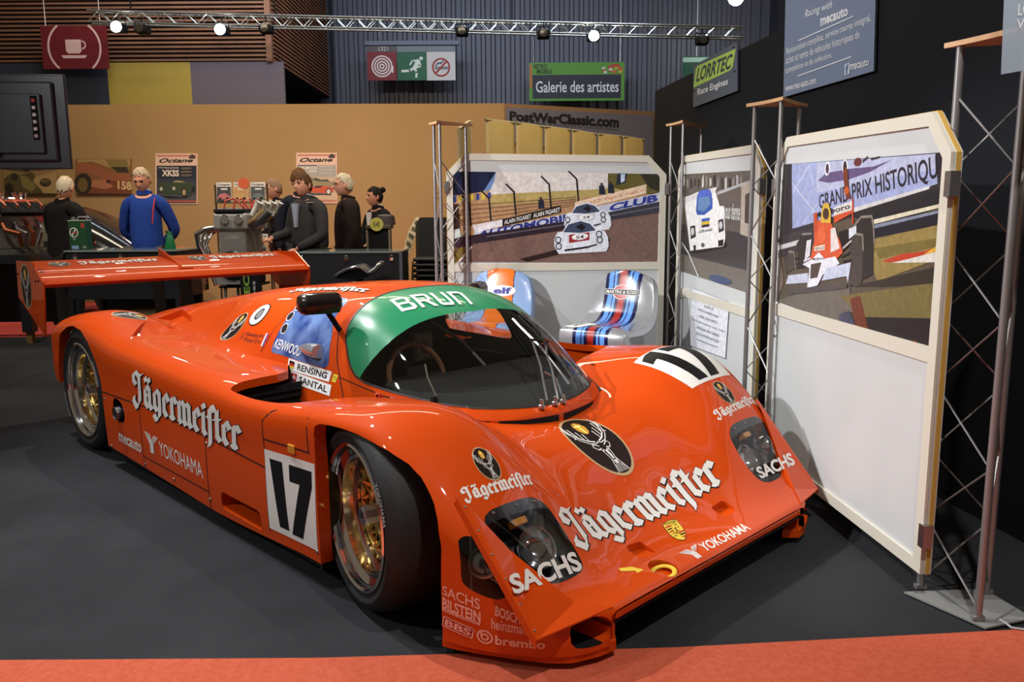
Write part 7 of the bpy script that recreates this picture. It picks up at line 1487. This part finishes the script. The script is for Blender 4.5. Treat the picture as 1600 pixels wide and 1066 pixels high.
def person(label, x, y, H, rz, skin, hair_c, hair_fn, jacket, trousers, arms, head=(0, 0, 0), lean=0, coat_len=.80, bulk=1.0, collar=None, glasses=False, bun=False, sit=0, extra=None, hair_grow=.005):
    s = H/1.75; t = thing('person', label, 'person', (x, y, 0), rz); MS = flat(*skin, .5); MJ = mat('cloth_%d_%d_%d' % jacket, s2l(*jacket), .9, spec=.2, bump=(13, .9)); MT = flat(*trousers, .85); MH = mat('hair_%d_%d_%d' % hair_c, tuple(v*.62 for v in s2l(*hair_c)), .75, spec=.2, noise=(55, tuple(min(1, v*1.05) for v in s2l(*hair_c)), 8), bump=(70, .9))
    dz = -.42*sit
    J = {'pel': (0, .02, .95+dz), 'bel': (0, .0-lean*.2, 1.12+dz), 'che': (0, -lean*.6, 1.32+dz), 'nb': (0, .015-lean, 1.475+dz), 'nt': (0, -.005-lean*1.2, 1.56+dz)}
    for n_, sx in (('L', 1), ('R', -1)):
        e, w = arms[n_]; J['sh'+n_] = (sx*.175*bulk, .02-lean, 1.42+dz); J['el'+n_] = (e[0], e[1], e[2]+dz); J['wr'+n_] = (w[0], w[1], w[2]+dz)
        J['hi'+n_] = (sx*.095, .02, .90+dz); J['kn'+n_] = (sx*.105, -.01-.42*sit, .50+.0*sit); J['an'+n_] = (sx*.105, .03-.40*sit, .09); J['to'+n_] = (sx*.12, -.12-.40*sit, .045)
    K = list(J); P = [Vector(J[k])*s for k in K]; ix = {k: i for i, k in enumerate(K)}
    ed = [('pel', 'bel'), ('bel', 'che'), ('che', 'nb'), ('nb', 'nt')]
    for q in 'LR': ed += [('nb', 'sh'+q), ('sh'+q, 'el'+q), ('el'+q, 'wr'+q), ('pel', 'hi'+q), ('hi'+q, 'kn'+q), ('kn'+q, 'an'+q), ('an'+q, 'to'+q)]
    R = {'pel': (.145, .105), 'bel': (.135, .10), 'che': (.15, .105), 'nb': (.054, .054), 'nt': (.050, .054)}; 
    for q in 'LR': R.update({'sh'+q: .048, 'el'+q: .040, 'wr'+q: .028, 'hi'+q: .085, 'kn'+q: .056, 'an'+q: .040, 'to'+q: (.04, .03)})
    sc = lambda r, k=1.0: tuple(v*s*k for v in r) if isinstance(r, tuple) else r*s*k
    V, F = skinmesh(P, [(ix[a], ix[b]) for a, b in ed], [sc(R[k]) for k in K], 0)
    mb = MB(); mb.add(V, F, 0, True)
    hv, hf = head_shape(); hc = Vector(J['nt'])*s+Vector((0, -.022, .105))*s; Rm = Matrix.Rotation(head[2], 4, 'Z') @ Matrix.Rotation(head[0], 4, 'X'); TH = Matrix.Translation(hc) @ Rm @ Matrix.Scale(s*1.04, 4)
    mb.add([TH @ v for v in hv], hf, 0, True)
    for sx in (-1, 1):
        mb.ball((0, 0, 0), 1, 10, 0, TH @ Matrix.Translation((sx*.078, .012, -.008)) @ Matrix.Diagonal((.010, .020, .032, 1))) if False else mb.add([TH @ (Vector((sx*.077, .012, -.008))+Vector((.010*math.sin(a)*math.cos(b), .019*math.sin(a)*math.sin(b), .032*math.cos(a)))) for a in np.linspace(0, PI, 7) for b in np.linspace(0, 2*PI, 9)[:-1]], [(i*8+j, (i+1)*8+j, (i+1)*8+(j+1) % 8, i*8+(j+1) % 8) for i in range(6) for j in range(8)], 0, True)
        ec = Vector((sx*.030, -.082, .010)); mb.add([TH @ (ec+Vector((.012*math.sin(a)*math.cos(b), .008*math.sin(a)*math.sin(b), .0065*math.cos(a)))) for a in np.linspace(0, PI, 7) for b in np.linspace(0, 2*PI, 9)[:-1]], [(i*8+j, (i+1)*8+j, (i+1)*8+(j+1) % 8, i*8+(j+1) % 8) for i in range(6) for j in range(8)], 1, True)
        mb.tube([TH @ Vector((sx*.014, -.096, .030)), TH @ Vector((sx*.030, -.095, .034)), TH @ Vector((sx*.046, -.084, .029))], .0035*s, 6, 2)
    mb.tube([TH @ Vector((x_, -.098+.25*x_*x_*20*.1, -.066)) for x_ in (-.022, 0, .022)], .0032*s, 6, 3)
    for q in 'LR':
        w = Vector(J['wr'+q])*s; d = (w-Vector(J['el'+q])*s).normalized(); hand(mb, w, d, (0, -1, .3) if abs(d.y) < .8 else (0, 0, 1), 0, s*1.05)
    body = mb.build('body', [MS, flat(30, 26, 24, .2), MH, flat(150, 84, 74, .5)], t)
    # hair
    if hair_fn:
        V, F = head_shape(hair_grow, hair=hair_fn); rr_ = random.Random(5); V = [v*(1+.035*math.sin(v.x*90+v.z*40)*math.sin(v.y*70+v.x*30)+.02*rr_.random()) for v in V]; mb = MB(); mb.add([TH @ v for v in V], F, 0, True)
        if bun: mb.ball(TH @ Vector((0, .105, .085)), (.036, .034, .034), 14)
        h_ = mb.build('hair', MH, t); so = h_.modifiers.new('thick', 'SOLIDIFY'); so.thickness = .004; so.offset = 0
    if glasses:
        mb = MB()
        for sx in (-1, 1): mb.tube([TH @ Vector((sx*.031+.020*math.cos(a), -.103, .008+.014*math.sin(a))) for a in np.linspace(0, 2*PI, 14)], .0018*s, 5); mb.tube([TH @ Vector((sx*.051, -.100, .012)), TH @ Vector((sx*.080, .01, .012))], .0018*s, 5)
        mb.tube([TH @ Vector((-.011, -.105, .010)), TH @ Vector((.011, -.105, .010))], .0018*s, 5); mb.build('glasses', flat(40, 32, 28, .3), t)
    # coat
    KJ = ['hem', 'pel', 'bel', 'che', 'nb']+[k+q for q in 'LR' for k in ('sh', 'el', 'cu')]; PJ = {k: Vector(J[k])*s for k in KJ if k in J}; PJ['hem'] = Vector((0, .02, coat_len+dz))*s; PJ['nb'] = PJ['nb']+Vector((0, .004, .0))
    for q in 'LR': PJ['cu'+q] = Vector(J['wr'+q])*s-(Vector(J['wr'+q])-Vector(J['el'+q])).normalized()*.012
    RJ = {'hem': (.185*bulk, .145*bulk), 'pel': (.178*bulk, .145*bulk), 'bel': (.172*bulk, .140*bulk), 'che': (.180*bulk, .132*bulk), 'nb': (.105, .092)}
    for q in 'LR': RJ.update({'sh'+q: .078*bulk**.5, 'el'+q: .062*bulk**.5, 'cu'+q: .046})
    ej = [('hem', 'pel'), ('pel', 'bel'), ('bel', 'che'), ('che', 'nb')]
    for q in 'LR': ej += [('nb', 'sh'+q), ('sh'+q, 'el'+q), ('el'+q, 'cu'+q)]
    ij = {k: i for i, k in enumerate(KJ)}; V, F = skinmesh([PJ[k] for k in KJ], [(ij[a], ij[b]) for a, b in ej], [sc(RJ[k]) for k in KJ], 0)
    mb = MB(); mb.add(V, F, 0, True); nbp = PJ['nb']+Vector((0, 0, .045))*s
    mb.lathe([(.082*s, -.03), (.074*s, .03), (.066*s, .032), (.070*s, -.03)], 20, 0, Matrix.Translation(nbp) @ Matrix.Rotation(-.25, 4, 'X'))
    jk = mb.build('jacket' if jacket[2] < 120 else 'sweater', MJ, t)
    if collar: mb = MB(); mb.lathe([(.072*s, -.02), (.062*s, .045), (.056*s, .045), (.06*s, -.02)], 20, 0, Matrix.Translation(nbp) @ Matrix.Rotation(-.25, 4, 'X')); mb.prism([(-.016, 1.22*s+dz), (.016, 1.22*s+dz), (.045, 1.47*s+dz), (-.045, 1.47*s+dz)], -.140*s*bulk-lean*.7, -.118*s*bulk-lean*.7) if collar[3] else None; mb.build('shirt', flat(*collar[:3], .8), t)
    KT = ['pel']+[k+q for q in 'LR' for k in ('hi', 'kn', 'an')]; it = {k: i for i, k in enumerate(KT)}; rt = {'pel': (.160, .125)}
    for q in 'LR': rt.update({'hi'+q: .105, 'kn'+q: .075, 'an'+q: .06})
    et = []
    for q in 'LR': et += [('pel', 'hi'+q), ('hi'+q, 'kn'+q), ('kn'+q, 'an'+q)]
    V, F = skinmesh([Vector(J[k])*s for k in KT], [(it[a], it[b]) for a, b in et], [sc(rt[k]) for k in KT], 0); mb = MB(); mb.add(V, F, 0, True); mb.build('trousers', MT, t)
    for q in 'LR': a_ = Vector(J['an'+q])*s; mb = MB(); mb.ball(a_+Vector((0, -.06, -.035)), (.048, .135, .055), 14); mb.build('shoe', flat(24, 20, 18, .4), t)
    if extra: extra(t, s, J)
    return t
hl = lambda up, fr: (lambda q: q.z+.012*math.sin(q.x*160+q.y*90)+.006*math.sin(q.y*310) > float(np.interp(q.y, [-.092,-.05,-.012,.03,.065], [.066+fr, .058+fr, -.004+up, -.040, -.072])))
short = hl(0, 0); recede = hl(.02, .012); fringe = hl(-.01, -.016)
down = {'L': ((.24, .03, 1.15), (.25, -.02, .90)), 'R': ((-.24, .03, 1.15), (-.25, -.02, .90))}
def px_(u, y): return at(u, 400, y).x
person('person in a black coat with white hair seen from behind at the left', px_(104, 8.75), 8.75, 1.72, PI-.35, (206, 150, 120), (214, 196, 168), short, (22, 17, 18), (20, 18, 20), {'L': ((.25, -.06, 1.14), (.10, -.26, 1.12)), 'R': ((-.25, -.06, 1.14), (-.08, -.28, 1.10))}, head=(.35, 0, .35), lean=.03, coat_len=.72, bulk=1.14)
def strap(t, s, J):
    mb = MB(); P = [(.10, -.125, 1.22), (.115, -.12, 1.36), (.12, -.05, 1.475), (.12, .06, 1.45), (.17, .15, 1.2), (.22, .14, 1.0)]; mb.tube([Vector(p)*s for p in P], .012, 8, flat=.5); mb.build('bag_strap', flat(214, 62, 52), t)
    mb = MB(); mb.box((.16, .08, .70), (.36, .20, 1.0), bev=.03); mb.build('shoulder_bag', flat(196, 76, 34, .8), t, 'orange shoulder bag')
person('person in a blue sweater looking down with hands behind the back', px_(232, 8.75), 8.75, 1.80, .12, (214, 146, 118), (206, 182, 150), recede, (34, 62, 140), (70, 66, 64), {'L': ((.26, .12, 1.14), (.08, .20, .98)), 'R': ((-.26, .12, 1.14), (-.06, .20, .98))}, head=(.42, 0, -.1), lean=.0, coat_len=.86, bulk=.98, collar=(190, 196, 214, 0), extra=strap)
def lining(t, s, J):
    mb = MB(); mb.box((-.20, -.20, .92), (-.02, -.14, .97), bev=.015); mb.box((-.20, -.19, .74), (-.04, -.14, .78), bev=.015); mb.build('bag', flat(206, 92, 52, .8), t, 'orange trimmed bag')
person('person with short grey hair and glasses in a black jacket facing left', px_(444, 10.35), 10.35, 1.74, -1.15, (206, 146, 118), (150, 120, 96), recede, (24, 22, 30), (28, 28, 36), {'L': ((.24, -.12, 1.15), (.12, -.34, 1.02)), 'R': ((-.24, -.12, 1.15), (-.10, -.36, 1.0))}, head=(.20, 0, .0), lean=.05, bulk=1.1, glasses=True, extra=lining)
person('person with a brown fur hat almost hidden behind the grey jacket', px_(470, 9.5), 9.6, 1.80, .2, (200, 146, 116), (104, 70, 40), lambda q: q.z > .01, (30, 32, 44), (30, 30, 36), down, bulk=1.05, hair_grow=.024)
def badge_(t, s, J):
    mb = MB(); mb.box((.10, -.08, 1.475*s), (.17, -.03, 1.482*s)); mb.build('shoulder_patch', flat(206, 190, 176), t)
person('person with brown hair in a dark grey padded jacket resting a hand on the counter', px_(482, 8.75), 8.75, 1.73, -.62, (214, 150, 124), (92, 62, 36), fringe, (52, 50, 52), (60, 60, 66), {'L': ((.30, -.05, 1.13), (.12, -.27, .99)), 'R': ((-.29, .0, 1.15), (-.25, -.30, 1.10))}, head=(.02, 0, .0), coat_len=.78, bulk=1.16, collar=(150, 158, 176, 1), extra=badge_)
person('person with white hair and glasses in a long dark brown coat facing left', px_(545, 9.1), 9.1, 1.74, -1.25, (210, 150, 124), (214, 200, 176), recede, (30, 20, 18), (24, 20, 20), {'L': ((.27, .02, 1.12), (.25, -.06, .88)), 'R': ((-.27, .0, 1.12), (-.24, -.08, .88))}, head=(.05, 0, 0), coat_len=.56, bulk=1.2, glasses=True)
person('person with dark hair in a bun and a black jacket behind the lectern', px_(590, 9.8), 9.85, 1.62, -.75, (196, 134, 106), (22, 15, 14), hl(0, .0), (16, 15, 18), (18, 16, 18), {'L': ((.22, -.06, 1.14), (.06, -.24, 1.04)), 'R': ((-.22, -.06, 1.14), (-.06, -.25, 1.02))}, head=(.0, 0, -.35), bulk=1.0, bun=True, hair_grow=.006, collar=(206, 196, 188, 1))
